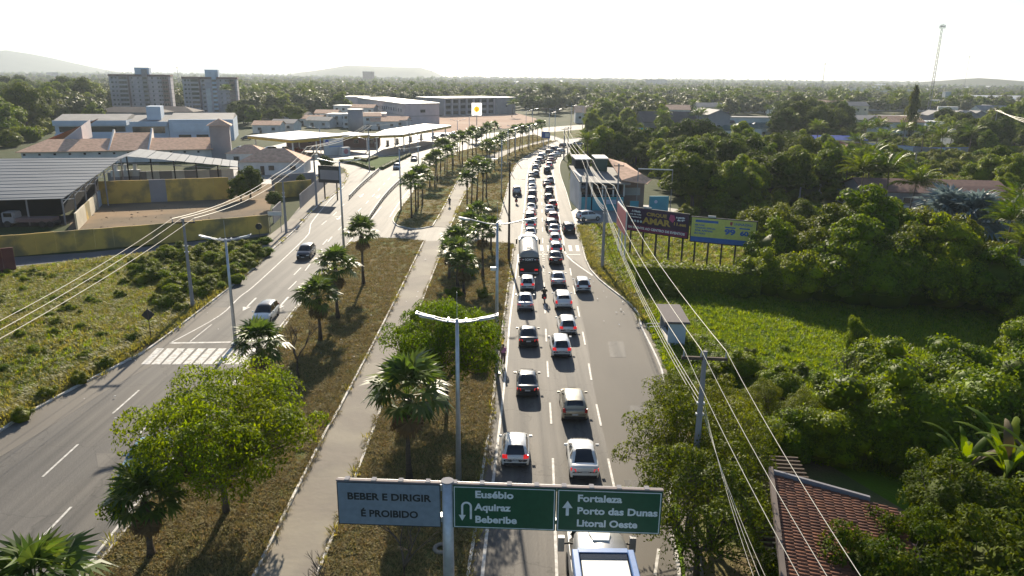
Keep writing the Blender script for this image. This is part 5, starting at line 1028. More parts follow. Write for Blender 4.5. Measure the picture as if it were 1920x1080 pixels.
addm('dull_tile', (.22, .12, .095), (.16, .09, .07), rough=.95, scale=1.5, detail=9)
addm('turquoise', (.06, .35, .42), (.05, .3, .37), rough=.6, scale=.8)
addm('yellow_fascia', (.65, .42, .05), rough=.5); addm('awning_blue', (.02, .06, .32), (.02, .08, .38), rough=.6, scale=.5)
addm('wood', (.1, .07, .05), rough=.9, scale=2); addm('net_green', (.02, .25, .2), rough=.7); addm('pale_panel', (.55, .65, .75), rough=.5, scale=.3)
addm('rust', (.16, .05, .04), (.1, .03, .03), rough=.9, scale=.8, detail=8)
M['pane'] = simple('window_pane', (.03, .035, .04), .12, 0, spec=.7)
def fr(name, label, cat, a, b, group=None, z=0):
    """frame at a: local x runs towards b, local y away behind the facade"""
    a, b = Vector(a), Vector(b); return thing(name, label, cat, (a.x, a.y, z), math.atan2(b.y - a.y, b.x - a.x), group), (b.xy - a.xy).length
WIN = {}
def window(par, x, z, w_, h_, y=-.03, sill=True, m='pane'):
    k = (round(w_, 2), round(h_, 2), m)
    if k not in WIN: WIN[k] = (MB().box(-w_ / 2 - .06, w_ / 2 + .06, -.04, .05, -h_ / 2 - .06, h_ / 2 + .06).mesh('window', M['white_wall']), MB().box(-w_ / 2, w_ / 2, -.06, -.0401, -h_ / 2, h_ / 2).mesh('pane', M[m]))
    o = link('window', WIN[k][0], par, (x, y, z)); link('pane', WIN[k][1], o); return o
def gable(t, w_, d, h, rh, rm, over=.4, axis='x', wall=None):
    """gable roof, ridge along x or y"""
    o = over; a = .12
    if axis == 'x':
        A = [(-o, -o, h), (w_ + o, -o, h), (w_ + o, d / 2, h + rh), (-o, d / 2, h + rh)]; B = [(-o, d / 2, h + rh), (w_ + o, d / 2, h + rh), (w_ + o, d + o, h), (-o, d + o, h)]
        ends = [[(0, 0, h), (0, d / 2, h + rh - .1), (0, d, h)], [(w_, 0, h), (w_, d, h), (w_, d / 2, h + rh - .1)]]
    else:
        A = [(-o, -o, h), (-o, d + o, h), (w_ / 2, d + o, h + rh), (w_ / 2, -o, h + rh)][::-1]; B = [(w_ / 2, -o, h + rh), (w_ / 2, d + o, h + rh), (w_ + o, d + o, h), (w_ + o, -o, h)][::-1]
        ends = [[(0, 0, h), (w_, 0, h), (w_ / 2, 0, h + rh - .1)], [(0, d, h), (w_ / 2, d, h + rh - .1), (w_, d, h)]]
    for q in (A, B):
        mb = MB(); up = [(x, y, z + a) for x, y, z in q]; mb.add(q + up, [(3, 2, 1, 0), (4, 5, 6, 7), (0, 1, 5, 4), (1, 2, 6, 5), (2, 3, 7, 6), (3, 0, 4, 7)]).build('roof', M[rm], t)
    for e in ends: MB().add(e, [(0, 1, 2)]).build('gable', M[wall or 'white_wall'], t)
def hip(t, w_, d, h, rh, rm, over=.4):
    o = over; r = min(w_, d) / 2; mb = MB()
    P0 = [(-o, -o, h), (w_ + o, -o, h), (w_ + o, d + o, h), (-o, d + o, h)]; R0 = [(r, d / 2, h + rh), (w_ - r, d / 2, h + rh)] if w_ > d else [(w_ / 2, r, h + rh), (w_ / 2, d - r, h + rh)]
    mb.add(P0 + R0, [(0, 1, 5, 4), (2, 3, 4, 5), (1, 2, 5), (3, 0, 4), (3, 2, 1, 0)] if w_ > d else [(0, 1, 4), (1, 2, 5, 4), (2, 3, 5), (3, 0, 4, 5), (3, 2, 1, 0)]).build('roof', M[rm], t)
def house(px_, py_, w_, d, h, rz, label, wall='white_wall', roof='peach_tile', kind='gable', rh=1.6, axis='x', nwin=3, group=None, name='house', cat='house', floors=1, g=None):
    g = g or G(px_, py_); t = thing(name, label, cat, (g[0] - math.cos(rz) * w_ / 2, g[1] - math.sin(rz) * w_ / 2, 0), rz, group)
    MB().box(0, w_, 0, d, 0, h).build('wall', M[wall], t)
    if kind == 'gable': gable(t, w_, d, h, rh, roof, axis=axis, wall=wall)
    elif kind == 'hip': hip(t, w_, d, h, rh, roof)
    else:
        MB().box(-.25, w_ + .25, -.25, d + .25, h, h + .3).build('roof', M[roof], t)
        if kind == 'parapet': MB().box(.15, w_ - .15, .15, d - .15, h + .3, h + .34).build('roof_deck', M['grey_roof'], t)
    for f in range(floors):
        for k in range(nwin): window(t, w_ * (k + .5) / nwin, h / floors * (f + .55), min(1.3, w_ / nwin * .5), min(1.1, h / floors * .4))
    if floors == 1 and w_ > 5: MB().box(w_ * .5 - .05 - w_ / nwin / 2, w_ * .5 + .85 - w_ / nwin / 2, -.05, 0, 0, 2.1).build('door', M['wood'], t)
    return t
def wall_run(name, label, P, h, th, m, group=None, cap=None, seg=None, cat='wall', z=0, panels=None):
    g = [Vector(p) for p in P]; t = thing(name, label, cat, (g[0].x, g[0].y, z), 0, group)
    for i in range(len(g) - 1):
        a, b = g[i] - g[0], g[i + 1] - g[0]; L = (b - a).length; n = seg or max(1, int(L / 6)); mm = Matrix.Translation((a.x, a.y, 0)) @ Matrix.Rotation(math.atan2(b.y - a.y, b.x - a.x), 4, 'Z')
        for k in range(n):
            mt = panels[k % len(panels)] if panels else m
            MB().box(L * k / n + .01, L * (k + 1) / n - .01, -th / 2, th / 2, 0, h + (.03 if k % 2 else 0), mm).build('wall_panel', M[mt], t)
        if cap: MB().box(0, L, -th / 2 - .05, th / 2 + .05, h + .03, h + .13, mm).build('coping', M[cap], t)
    return t
# ---- apartment towers ----
def tower(pl, pr, ptop, label, var):
    a, b = G(*pl), G(*pr); t, W = fr('apartment_building', label, 'building', a, b); Ht = GH(*ptop, a); D = 9; nf = 8; fh = Ht / nf
    MB().box(0, W, 0, D, 0, Ht).build('wall', M['lilac_wall'], t)
    for k in range(1, nf): MB().box(-.1, W + .1, -.12, D, k * fh - .12, k * fh + .12).build('floor_band', M['grey_wall'], t)
    MB().box(-.3, W * .54, -.4, D + .3, Ht - .2, Ht + 1.0).build('parapet', M['brown_wall'], t); MB().box(W * .63, W + .3, -.4, D + .3, Ht - .2, Ht + 1.0).build('parapet', M['brown_wall'], t)
    MB().box(W * .155, W * .3, -.9, .02, 0, Ht - 1.5).build('balcony_bay', M['lilac_wall'], t); MB().box(W * .3, W * .325, -1.1, .02, 0, Ht - .3).build('pier', M['brown_wall'], t); MB().box(W * .86, W * .96, -1.0, .02, 0, Ht - .3).build('pier', M['brown_wall'], t)
    MB().box(W * .545, W * .625, -1.4, D * .6, 0, Ht + 4.2).build('stair_tower', M['blue_white' if var else 'grey_wall'], t); MB().box(W * .42, W * .66, 1, D - 1, Ht + 1.0, Ht + 5.2).build('water_tank', M['pale_panel'], t)
    if var: MB().box(W * .42, W * .5, -.3, 0, 0, Ht * .72).build('painted_strip', M['white_wall'], t)
    for f in range(nf):
        z = fh * (f + .55)
        for u, w_ in ((.05, 1.3), (.11, 1.0), (.37, .9), (.47 if not var else .39, .9), (.7, .9), (.8, 1.2), (.84, .8)): window(t, W * u, z, w_, 1.1, -.03)
        for u in (.18, .225, .27): window(t, W * u, z, 1.5, 1.5, -.93)
        window(t, W * .573, z, 1.7, 1.2, -1.43); window(t, W * .61, z, .9, 1.2, -1.43)
        for u in (.89, .93): window(t, W * u, z, 1.3, 1.4, -1.03)
    return t
tower((212, 208), (326, 208), (208, 142), 'left apartment block, pale grey with brown piers and a roof tank', 0)
tower((348, 212), (449, 212), (344, 147), 'right apartment block, pale grey with a whitish painted strip', 1)
for k, (x, y, w_, h, l) in enumerate([(240, 226, 34, 4, 'long dark low roofed building in front of the left apartment block'), (310, 222, 30, 3.5, 'low brown roofed building between the two apartment blocks'), (480, 214, 40, 5, 'dark long roofed building right of the apartment blocks'), (560, 212, 26, 5, 'dark gabled building left of the white houses')]):
    house(x, y, w_, 14, h, 0, l, 'grey_wall', 'brown_roof', 'hip', 2.5, nwin=6)
# ---- school building, blue and white ----
a, b = G(107, 266), G(441, 262); t, W = fr('school_building', 'long pale blue two storey building with grey roofs behind the tiled hall', 'building', a, b); s = W / 334; Hs = GH(107, 226, a)
MB().box(0, W * .62, 0, 26, 0, Hs - 1.6).build('wall', M['blue_white'], t); MB().box(-.3, 40 * 1.9 * s / s * 1.0 if False else W * .39, -1.2, 26, Hs - 1.7, Hs).build('upper_band', M['blue_white'], t)
MB().box(W * .41, W * .62, -2, 26, Hs - 2.0, Hs - .4).build('entrance_band', M['blue_white'], t); MB().box(W * .63, W, -3, 24, 0, Hs + .3).build('side_block', M['blue_white'], t)
for x0, x1 in ((.3, .6),): pass
for x0, x1, z in ((0, W * .39, Hs), (W * .41, W * .62, Hs - .4), (W * .63, W, Hs + .3)): gable_ = MB().add([(x0, -1, z + .02), (x1, -1, z + .02), (x1, 12, z + 1.6), (x0, 12, z + 1.6), (x1, 25, z + .02), (x0, 25, z + .02)], [(0, 1, 2, 3), (3, 2, 4, 5), (1, 4, 2), (0, 3, 5)]).build('roof', M['grey_roof'], t)
MB().box(W * .5, W * .58, 2, 10, Hs, Hs + 4.6).build('water_tower', M['blue_white'], t); MB().box(-.2, W * .4, -.9, 0, 0, 2.6).build('front_wall', M['blue_white'], t)
for k in range(7): window(t, W * (.05 + .05 * k), Hs - 3.0, 3.2, 1.8)
for k in range(4): window(t, W * (.44 + .045 * k), Hs - 3.4, 2.6, 2.2, -.03)
for k in range(3): MB().box(W * (.68 + .1 * k), W * (.75 + .1 * k), -3.06, -3, .4, 2.2).build('window', M['pane'], t)
MB().box(W * .65, W * .99, -3.25, -3.0, 3.2, Hs - 1).build('sun_screen', M['pale_panel'], t)
# ---- long hall with peach tiles ----
a, b = G(26, 309), G(402, 301); t, W = fr('tiled_hall', 'long white hall with a peach tiled roof, behind the metal sheds', 'building', a, b); Hs = GH(26, 285, a)
MB().box(2, W, 0, 13, 0, Hs).build('wall', M['white_wall'], t)
def slab(nm, P, m, par, th=.14): return MB().add(list(P) + [(x, y, z - th) for x, y, z in P], [tuple(range(len(P))), tuple(range(2 * len(P) - 1, len(P) - 1, -1))] + [(i, len(P) + i, len(P) + (i + 1) % len(P), (i + 1) % len(P)) for i in range(len(P))]).build(nm, M[m], par)
slab('roof', [(1, -1, Hs), (W, -1, Hs), (W, 7, Hs + 2.6), (W * .14, 7, Hs + 2.6)], 'peach_tile', t)
slab('roof', [(1, -1, Hs), (W * .14, 7, Hs + 2.6), (W * .3, 34, Hs + 6.5), (W * .12, 34, Hs + 1), ], 'red_tile', t)
slab('roof', [(W * .46, -1, Hs + .03), (W * .66, -1, Hs + .03), (W * .66, 10, Hs + 3.9), (W * .46, 10, Hs + 3.9)], 'peach_tile', t)
slab('roof', [(W * .14, 7, Hs + 2.6), (W, 7, Hs + 2.6), (W, 15, Hs), (W * .14, 15, Hs)], 'peach_tile', t)
MB().add([(W * .46, -1, Hs), (W * .46, 10, Hs + 4.7), (W * .46, 11, Hs + 4.7), (W * .46, 11, Hs)] + [(W * .46 + .4, y, z) for y, z in ((-1, Hs), (10, Hs + 4.7), (11, Hs + 4.7), (11, Hs))], [(0, 1, 2, 3), (7, 6, 5, 4), (0, 4, 5, 1), (1, 5, 6, 2), (2, 6, 7, 3)]).build('fire_wall', M['white_wall'], t)
MB().add([(W * .66, -1, Hs), (W * .66, 10, Hs + 5), (W * .66, 11, Hs + 5), (W * .66, 11, Hs)] + [(W * .66 + .4, y, z) for y, z in ((-1, Hs), (10, Hs + 5), (11, Hs + 5), (11, Hs))], [(0, 1, 2, 3), (7, 6, 5, 4), (0, 4, 5, 1), (1, 5, 6, 2), (2, 6, 7, 3)]).build('fire_wall', M['white_wall'], t)
MB().add([(W * .2, 8, Hs + 2), (W * .31, 8, Hs + 2), (W * .31, 8, Hs + 5.8), (W * .2, 14, Hs + 2), (W * .31, 20, Hs + 2), (W * .31, 20, Hs + 7)], [(0, 1, 2), (1, 4, 5, 2), (0, 2, 5, 3)]).build('gable_wall', M['lilac_wall'], t)
for k in range(13): MB().box(W * (.05 + .072 * k), W * (.05 + .072 * k) + .55, -.08, 0, Hs - 1.0, Hs - .5).build('vent', M['dark_void'], t)
MB().box(W - .5, W + 4.6, -.5, 5, 0, Hs + 6.2).build('tower_wall', M['grey_wall'], t); MB().add([(W - 1.2, -1.2, Hs + 6.2), (W + 5.3, -1.2, Hs + 6.2), (W + 5.3, 5.7, Hs + 6.2), (W - 1.2, 5.7, Hs + 6.2), (W + 2, 2.2, Hs + 8)], [(0, 1, 4), (1, 2, 4), (2, 3, 4), (3, 0, 4), (3, 2, 1, 0)]).build('tower_roof', M['peach_tile'], t)
ico_mesh = mesh_np('stone', ico(1)[0] * np.array([1, .8, .5]), ico(1)[1], M['earth'])
# ---- metal sheds ----
def rp(x, y, z): v = G(x, y, z); return v
t = thing('storage_shed', 'big open shed under a corrugated grey metal roof at the left edge', 'shed', G(0, 440), 0); o0 = Vector(t.location)
def loc(x, y, z, o=None): v = G(x, y, z) - Vector(((o or o0).x, (o or o0).y, 0)); v.z = z; return tuple(v)
e1, e2, r1, r2 = loc(-260, 382, 4.2), loc(118, 372, 4.2), loc(190, 316, 6.6), loc(-260, 300, 8.6)
r2b = loc(228, 296, 7.6); n_ = 26
for k in range(n_):
    u0, u1 = k / n_, (k + 1) / n_; L_ = lambda u, A, B: Vector(A) + (Vector(B) - Vector(A)) * u
    slab('roof_sheet', [L_(u0, e1, r2) + Vector((0, 0, .05 * (k % 2))), L_(u0, e2, r2b) + Vector((0, 0, .05 * (k % 2))), L_(u1, e2, r2b) + Vector((0, 0, .05 * (k % 2))), L_(u1, e1, r2) + Vector((0, 0, .05 * (k % 2)))], 'metal_roof', t, .06)
for k in range(7):
    p = L_(k / 6, e2, r2b); MB().tube((p.x - .2, p.y, 0), (p.x - .2, p.y, p.z - .1), .14, .14, 6).build('post', M['grey_wall'], t)
    if k < 6:
        q = L_((k + 1) / 6, e2, r2b); MB().tube((p.x - .2, p.y, p.z - .9), (q.x - .2, q.y, q.z - .2), .06, .06, 5).build('truss_bar', M['white_wall'], t); MB().tube((p.x - .2, p.y, p.z - .2), (q.x - .2, q.y, q.z - 1.3), .06, .06, 5).build('truss_bar', M['white_wall'], t)
for k in range(5): p = L_(k / 5, e1, e2); MB().tube((p.x, p.y + .3, 0), (p.x, p.y + .3, p.z - .1), .14, .14, 6).build('post', M['grey_wall'], t)
pe1, pe2 = Vector(e1), Vector(e2); MB().prism([(pe1.x, pe1.y + 9), (pe2.x - 6, pe2.y + 9), (pe2.x - 6, pe2.y + 9.3), (pe1.x, pe1.y + 9.3)], 0, 5.2).build('back_wall', M['dark_void'], t)  # back wall, inner wall and floor are near-black to paint the shed's inner shade
MB().prism([(pe2.x - 6, pe2.y + 9), (r2b[0] - 5, r2b[1]), (r2b[0] - 5.3, r2b[1]), (pe2.x - 6.3, pe2.y + 9)], 0, 5.2).build('inner_shade_wall', M['dark_void'], t)
MB().prism([(pe1.x, pe1.y), (pe2.x - .5, pe2.y), (pe2.x - .5, pe2.y + 9), (pe1.x, pe1.y + 9)], .0, .03).build('floor_shade_slab', M['dark_void'], t)
t = thing('metal_shed', 'open shed with a gabled grey metal roof behind the yellow yard wall', 'shed', G(300, 350), 0); o1 = Vector(t.location); q = lambda x, y, z: loc(x, y, z, o1)
A, B_, C_, D_ = q(237, 293, 7.6), q(262, 279, 7.6), q(447, 302, 4.4), q(447, 313, 4.4)
for k in range(12):
    u0, u1 = k / 12, (k + 1) / 12 - .005; slab('roof_sheet', [L_(u0, A, D_) + Vector((0, 0, .04 * (k % 2))), L_(u1, A, D_) + Vector((0, 0, .04 * (k % 2))), L_(u1, B_, C_) + Vector((0, 0, .04 * (k % 2))), L_(u0, B_, C_) + Vector((0, 0, .04 * (k % 2)))], 'metal_roof', t, .06)
slab('roof_sheet', [q(188, 316, 6.5), A, B_, q(205, 300, 6.5)], 'metal_roof', t, .06)
for k in range(6):
    p = L_(k / 5, A, D_); MB().tube((p.x, p.y, 0), (p.x, p.y, p.z - .06), .15, .15, 6).build('post', M['dark_void'], t); MB().tube((p.x, p.y, p.z - 1.4 + .2 * k), (p.x + 6 if k < 5 else p.x, p.y, p.z - 1.4 + .1 * k), .05, .05, 4).build('rail', M['grey_wall'], t)
pw0, pw1 = G(205, 372), G(440, 363)
wall_run('yard_wall', 'tall ochre wall at the back of the bare yard with a grey blue patch', [G(190, 383), G(432, 373)], GH(190, 340, G(190, 383)), .3, 'yellow_wall', panels=['yellow_wall', 'yellow_wall', 'yellow_wall', 'grey_wall', 'yellow_wall', 'yellow_wall', 'yellow_wall', 'yellow_wall'], seg=8)
wall_run('shed_wall', 'grey and ochre wall under the gabled metal shed', [G(205, 352), G(440, 345)], 3.2, .3, 'white_wall', panels=['grey_wall', 'white_wall'], seg=10)
wall_run('side_wall', 'sunlit cream wall along the left side of the bare yard', [G(145, 432), G(190, 384)], 2.6, .25, 'cream_wall', seg=6, panels=['cream_wall', 'cream_wall', 'yellow_wall', 'cream_wall', 'cream_wall', 'blue_white'])
wall_run('boundary_wall', 'long ochre yellow wall facing the alley and the weedy lot', [G(-160, 497), G(32, 480), G(250, 461), G(505, 437)], GH(33, 440, G(33, 480)), .25, 'yellow_wall', seg=6)
wall_run('rusty_wall', 'dark rusty red gate at the left edge below the palm', [G(-60, 520), G(32, 510)], 3.0, .2, 'rust', seg=4)
for k, (x, y) in enumerate([(222, 352), (240, 351), (258, 350)]):
    g = G(x, y); t = thing('water_tank', '%s of the white containers behind the ochre yard wall' % ('left', 'middle', 'right')[k], 'tank', g); MB().box(-.9, .9, -.6, .6, 2.3, 3.6).build('tank', M['white_wall'], t); MB().box(-.3, .3, -.3, .3, 3.6, 4.8).build('neck', M['white_wall'], t); MB().box(-1, 1, -.8, .8, 0, 2.3).build('stand', M['grey_wall'], t)
g = G(50, 424); t = thing('parked_truck', 'old white truck parked under the shed at left behind the yellow wall', 'truck', (g.x, g.y, 0), .05); bevel(MB().box(-3, -1, -1, 1, .6, 2.3).build('cab', M['grey_wall'], t), .15, 2); MB().box(-.9, 4.5, -1.1, 1.1, .8, 1.4).build('bed', M['brown_wall'], t); MB().box(-2.6, -1.4, -1.02, -1, 1.6, 2.2).build('window', M['glass'], t)
for xx in (-2.2, 3, 4.2): MB().tube((xx, -1.1, .5), (xx, 1.1, .5), .5, .5, 14).build('wheel', M['tyre'], t)
yp = fill_poly([tuple(G(*p)[:2]) for p in [(200, 388), (430, 378), (500, 405), (300, 430), (180, 430)]], 130, 3); yr = random.Random(1)
scatter('rubble', 'rubble and scraps lying about the bare yard', yp, [ico_mesh, MB().box(-.6, .6, -.1, .1, 0, .12).mesh('plank', M['wood'])], [yr.uniform(.08, .3) for _ in yp], tilt=.1)
# ---- house with peach roof near the road, grey fence ----
house(510, 328, 15, 10, 3.0, .1, 'house with a peach tiled roof by the petrol station entrance', 'white_wall', 'peach_tile', 'hip', 2.8, nwin=3)
house(462, 308, 10, 8, 2.8, .1, 'small peach roofed house left of the hipped house', 'white_wall', 'peach_tile', 'hip', 2.0, nwin=2)
wall_run('grey_fence', 'tall grey panel fence along the left pavement', [G(563, 392), G(620, 338)], 2.6, .08, 'grey_wall', seg=14, cat='fence')
wall_run('yard_wall', 'ochre wall behind the clipped bright tree', [G(517, 372), G(585, 365)], 3.0, .2, 'yellow_wall', seg=3); wall_run('grey_wall', 'dark grey wall in front of the peach roofed house', [G(510, 352), G(590, 345)], 2.6, .2, 'grey_wall', seg=3)
wall_run('gate', 'grey metal gate and post by the pavement near the yellow wall', [G(513, 420), G(528, 405)], 2.5, .15, 'grey_wall', seg=2, cat='gate')
t = thing('wall_sign', 'white signboard on the end of the yellow wall', 'sign', (*G(505, 436)[:2], 0), .1); MB().box(0, 2.0, -.1, 0, 2.6, 3.2).build('panel', M['white_wall'], t); MB().tube((.2, 0, 0), (.2, 0, 2.6), .05, .05, 6).build('post', M['grey_wall'], t); MB().tube((1.8, 0, 0), (1.8, 0, 2.6), .05, .05, 6).build('post', M['grey_wall'], t)
M['backlit'] = mat('translucent_sign', (.8, .8, .8), (.75, .75, .75), rough=.5, trans=.6)
# ---- petrol station ----
def canopy(P, z, label, posts, th=.9, fas='yellow_fascia'):
    g0 = G(*P[0], z); t = thing('station_canopy', label, 'canopy', (g0.x, g0.y, 0)); V = [G(x, y, z) - Vector((g0.x, g0.y, 0)) for x, y in P]
    MB().prism([(v.x, v.y) for v in V], z - th, z - .25).build('fascia', M[fas], t); c = sum(V, Vector()) / len(V)
    MB().prism([(c.x + (v.x - c.x) * 1.01, c.y + (v.y - c.y) * 1.01) for v in V], z - .245, z).build('roof', M['white_roof'], t)
    for u in posts: p = c + (V[u[0]] - c) * u[1]; MB().tube((p.x, p.y, 0), (p.x, p.y, z - th), .22, .22, 8).build('post', M['white_paint'], t)
canopy([(464, 254), (546, 262), (655, 252), (560, 245)], 5.5, 'white canopy with yellow edge, left wing of the petrol station', [(0, .85), (1, .85), (2, .8), (3, .8)])
canopy([(560, 262), (625, 256), (700, 252), (655, 247)], 5.2, 'low middle canopy with yellow edge at the petrol station', [(1, .8), (2, .8), (0, .6)])
canopy([(694, 254), (755, 252), (846, 235), (795, 232), (722, 243)], 5.6, 'long canopy with yellow edge over the petrol pumps', [(0, .85), (1, .85), (2, .85), (3, .8), (4, .6)])
house(625, 277, 30, 9, 3.8, .12, 'dark fronted shop under the petrol station canopy', 'brown_wall', 'grey_roof', 'flat', nwin=6, name='shop', cat='shop')
t, W = fr('advert_panel', 'white panel with a blue disc beside the petrol station shop', 'sign', G(608, 292), G(644, 289)); MB().box(0, W, -.2, .2, 0, 4.8).build('panel', M['white_roof'], t); d = MB(); d.tube((1.1, -.24, 3.9), (1.1, -.2, 3.9), .75, .75, 20); d.build('disc', M['awning_blue'], t)
for z in (3.95, 2.5): MB().box(2.1 if z > 3 else 1.6, W - .5, -.23, -.2, z - .12, z + .14).build('text_band', M['blue_frame'], t)
t, W = fr('kiosk', 'small pale kiosk with a pink painted flower at the petrol station', 'kiosk', G(642, 292), G(657, 291)); MB().box(0, W, 0, 2, 0, 2.4).build('wall', M['white_wall'], t); MB().tube((1.3, -.05, 1.2), (1.3, -.01, 1.2), .8, .8, 9).build('painting', simple('pink', (.5, .2, .22)), t)
for k, (x, y) in enumerate([(705, 277), (727, 274), (745, 270), (770, 266), (790, 262), (812, 258)]):
    g = G(x, y); t = thing('petrol_pump', '%s petrol pump from the left under the long canopy' % ordn(k).replace('nearest', 'first'), 'petrol pump', g, .2, 'petrol pumps'); bevel(MB().box(-.5, .5, -.3, .3, 0, 2.0).build('housing', M['grey_wall'], t), .05); MB().box(-.4, .4, -.33, -.3, 1.2, 1.8).build('display', M['white_wall'], t); MB().box(-1.2, 1.2, -.6, .6, 0, .18).build('plinth', M['concrete'], t)
g = G(894, 262); Ht = GH(894, 193, g); t = thing('station_sign', 'tall white sign with a yellow shell emblem on a pole above the palms', 'sign', g); w2 = 1.9
MB().tube((0, 0, 0), (0, 0, Ht), .16, .14, 10).build('pole', M['grey_wall'], t); MB().box(-w2, w2, -.35, .0, Ht - 4.6, Ht).build('panel', M['backlit'], t)
sh = []; cx, cz = 0, Ht - 2.3
for k in range(25):
    a_ = math.radians(-205 + 230 * k / 24) ; a_ = math.radians(205 - 230 * k / 24); r = 1.05 * (1 + .03 * math.cos(k * math.pi)); sh.append((cx + r * math.cos(a_), -.38, cz + r * math.sin(a_)))
sh += [(.35, -.38, cz - 1.0), (-.35, -.38, cz - 1.0)]
MB().add(sh, [tuple(range(len(sh)))[::-1]]).build('emblem', mat('shell_yellow', (.85, .5, .03), (.85, .45, .03), rough=.4, trans=.6), t)
for k in range(7): a_ = math.radians(150 - 120 * k / 6); MB().tube((0, -.4, cz - .75), (.95 * math.cos(a_), -.4, cz + .9 * math.sin(a_)), .035, .035, 4).build('emblem_rib', simple('shell_red', (.6, .06, .02), .4) if 'shell_red' not in bpy.data.materials else bpy.data.materials['shell_red'], t)
g = G(895, 262); t = thing('price_board', 'small price board at the foot of the tall shell sign', 'sign', (g.x, g.y - 1, 0)); MB().box(-1, 1, -.1, .1, .6, 3.2).build('panel', M['white_wall'], t); MB().tube((0, .2, 0), (0, .2, 3), .08, .08, 6).build('post', M['grey_wall'], t)
# low clipped hedges round the lawn
def hedge(P, h, w_, label, m='leaf_mango', den=60, group=None, ls=.2):
    rng = np.random.default_rng(len(P) * 7 + int(abs(P[0][0]))); pts = []; nor = []; L = [Vector((p[0], p[1])) for p in P]; mb = MB()
    for a_, b_ in zip(L, L[1:]):
        n_ = int((b_ - a_).length * den); d = (b_ - a_).normalized(); nn = Vector((-d.y, d.x))
        for k in range(n_):
            p = a_ + (b_ - a_) * rng.random(); f = rng.random()
            if f < .45: s_ = rng.uniform(-.5, .5) * w_; pts.append((p.x + nn.x * s_, p.y + nn.y * s_, h * rng.uniform(.95, 1.12))); nor.append((0, 0, 1))
            else: s_ = 1 if f > .72 else -1; pts.append((p.x + nn.x * s_ * w_ * .52, p.y + nn.y * s_ * w_ * .52, h * rng.random())); nor.append((nn.x * s_, nn.y * s_, .3))
    ribbon(P, w_ * .9, 0, h * .93, mb); V, Fq = leafquads(np.array(pts), np.array(nor) + rng.normal(size=(len(pts), 3)) * .4, ls, ls * .7, rng)
    o = link('hedge', merge_tq([(V, Fq), (np.array(mb.v), np.array(mb.f))], 'hedge', M[m])); return tag(o, label, 'hedge', group)
hedge(px([(640, 304), (670, 309), (700, 319)]), .8, 1.2, 'low clipped hedge on the left edge of the lawn island'); hedge(px([(715, 318), (745, 303), (768, 292)]), .8, 1.2, 'low clipped hedge on the right edge of the lawn island'); hedge(px([(668, 299), (685, 304), (705, 297)]), .8, 1.5, 'low hedge across the middle of the lawn island')
# ---- grey halls ----
a, b, c = G(672, 216), G(760, 236), G(824, 233); Ht = GH(760, 196, b); t = thing('grey_hall', 'large windowless grey hall with a white roof beyond the petrol station', 'building', (b.x, b.y, 0)); pa, pc = a - b, c - b; pd = pa + pc
MB().prism([(0, 0), (pc.x, pc.y), (pd.x, pd.y), (pa.x, pa.y)], 0, Ht).build('wall', M['lilac_wall'], t); MB().prism([(-.6, -.6), (pc.x + .6, pc.y - .4), (pd.x, pd.y + .5), (pa.x - .6, pa.y)], Ht, Ht + .5).build('roof', M['white_roof'], t)
d1 = Vector((pa.x, pa.y, 0)).normalized(); L1 = Vector((pa.x, pa.y, 0)).length; mmx = Matrix.Rotation(math.atan2(d1.y, d1.x), 4, 'Z')
for k in range(13): f = .06 + .045 * k if k < 10 else .62 + .07 * (k - 10); MB().box(L1 * f, L1 * f + 1.1, .02, .1, Ht * .62, Ht * .78, mmx).build('window', M['pane'], t)
MB().box(L1 * .02, L1, .02, .14, Ht * .45, Ht * .49, mmx).build('string_course', M['grey_wall'], t); d2 = Matrix.Rotation(math.atan2(pc.y, pc.x), 4, 'Z'); MB().box(pc.length * .44, pc.length * .58, -.1, -.02, Ht * .6, Ht * .74, d2).build('window', M['pane'], t); MB().box(0, pc.length, -.12, -.02, Ht * .42, Ht * .46, d2).build('string_course', M['grey_wall'], t)
t, W = fr('concrete_building', 'unfinished concrete building with open bays behind the building site', 'building', G(835, 217), G(928, 214)); Ht = GH(870, 184, G(870, 215)); MB().box(0, W, .8, 30, 0, Ht).build('wall', M['grey_wall'], t); MB().box(-.5, W + .5, -.3, 30, Ht, Ht + .4).build('roof', M['white_roof'], t)
for f in range(3):
    for k in range(7): MB().box(W * (k + .2) / 7, W * (k + .8) / 7, .5, .8, Ht * f / 3 + .8, Ht * (f + 1) / 3 - .8).build('opening', M['dark_void'], t)
for k in range(8): MB().box(W * k / 7 - .3, W * k / 7 + .3, .2, .8, 0, Ht).build('column', M['lilac_wall'], t)
t, W = fr('grey_block', 'plain dark grey block at the right end of the concrete building', 'building', G(929, 214), G(964, 212)); MB().box(0, W, -1, 28, 0, Ht).build('wall', M['grey_wall'], t); MB().box(-.2, W + .2, -1.2, 28, Ht, Ht + .3).build('roof', M['white_roof'], t); window(t, W * .5, Ht * .5, 1.5, 1.5, -1.03)
house(664, 213, 14, 20, 10, 0, 'narrow pale annexe at the left end of the grey hall', 'lilac_wall', 'white_roof', 'flat', nwin=2, floors=2, name='annexe', cat='building')
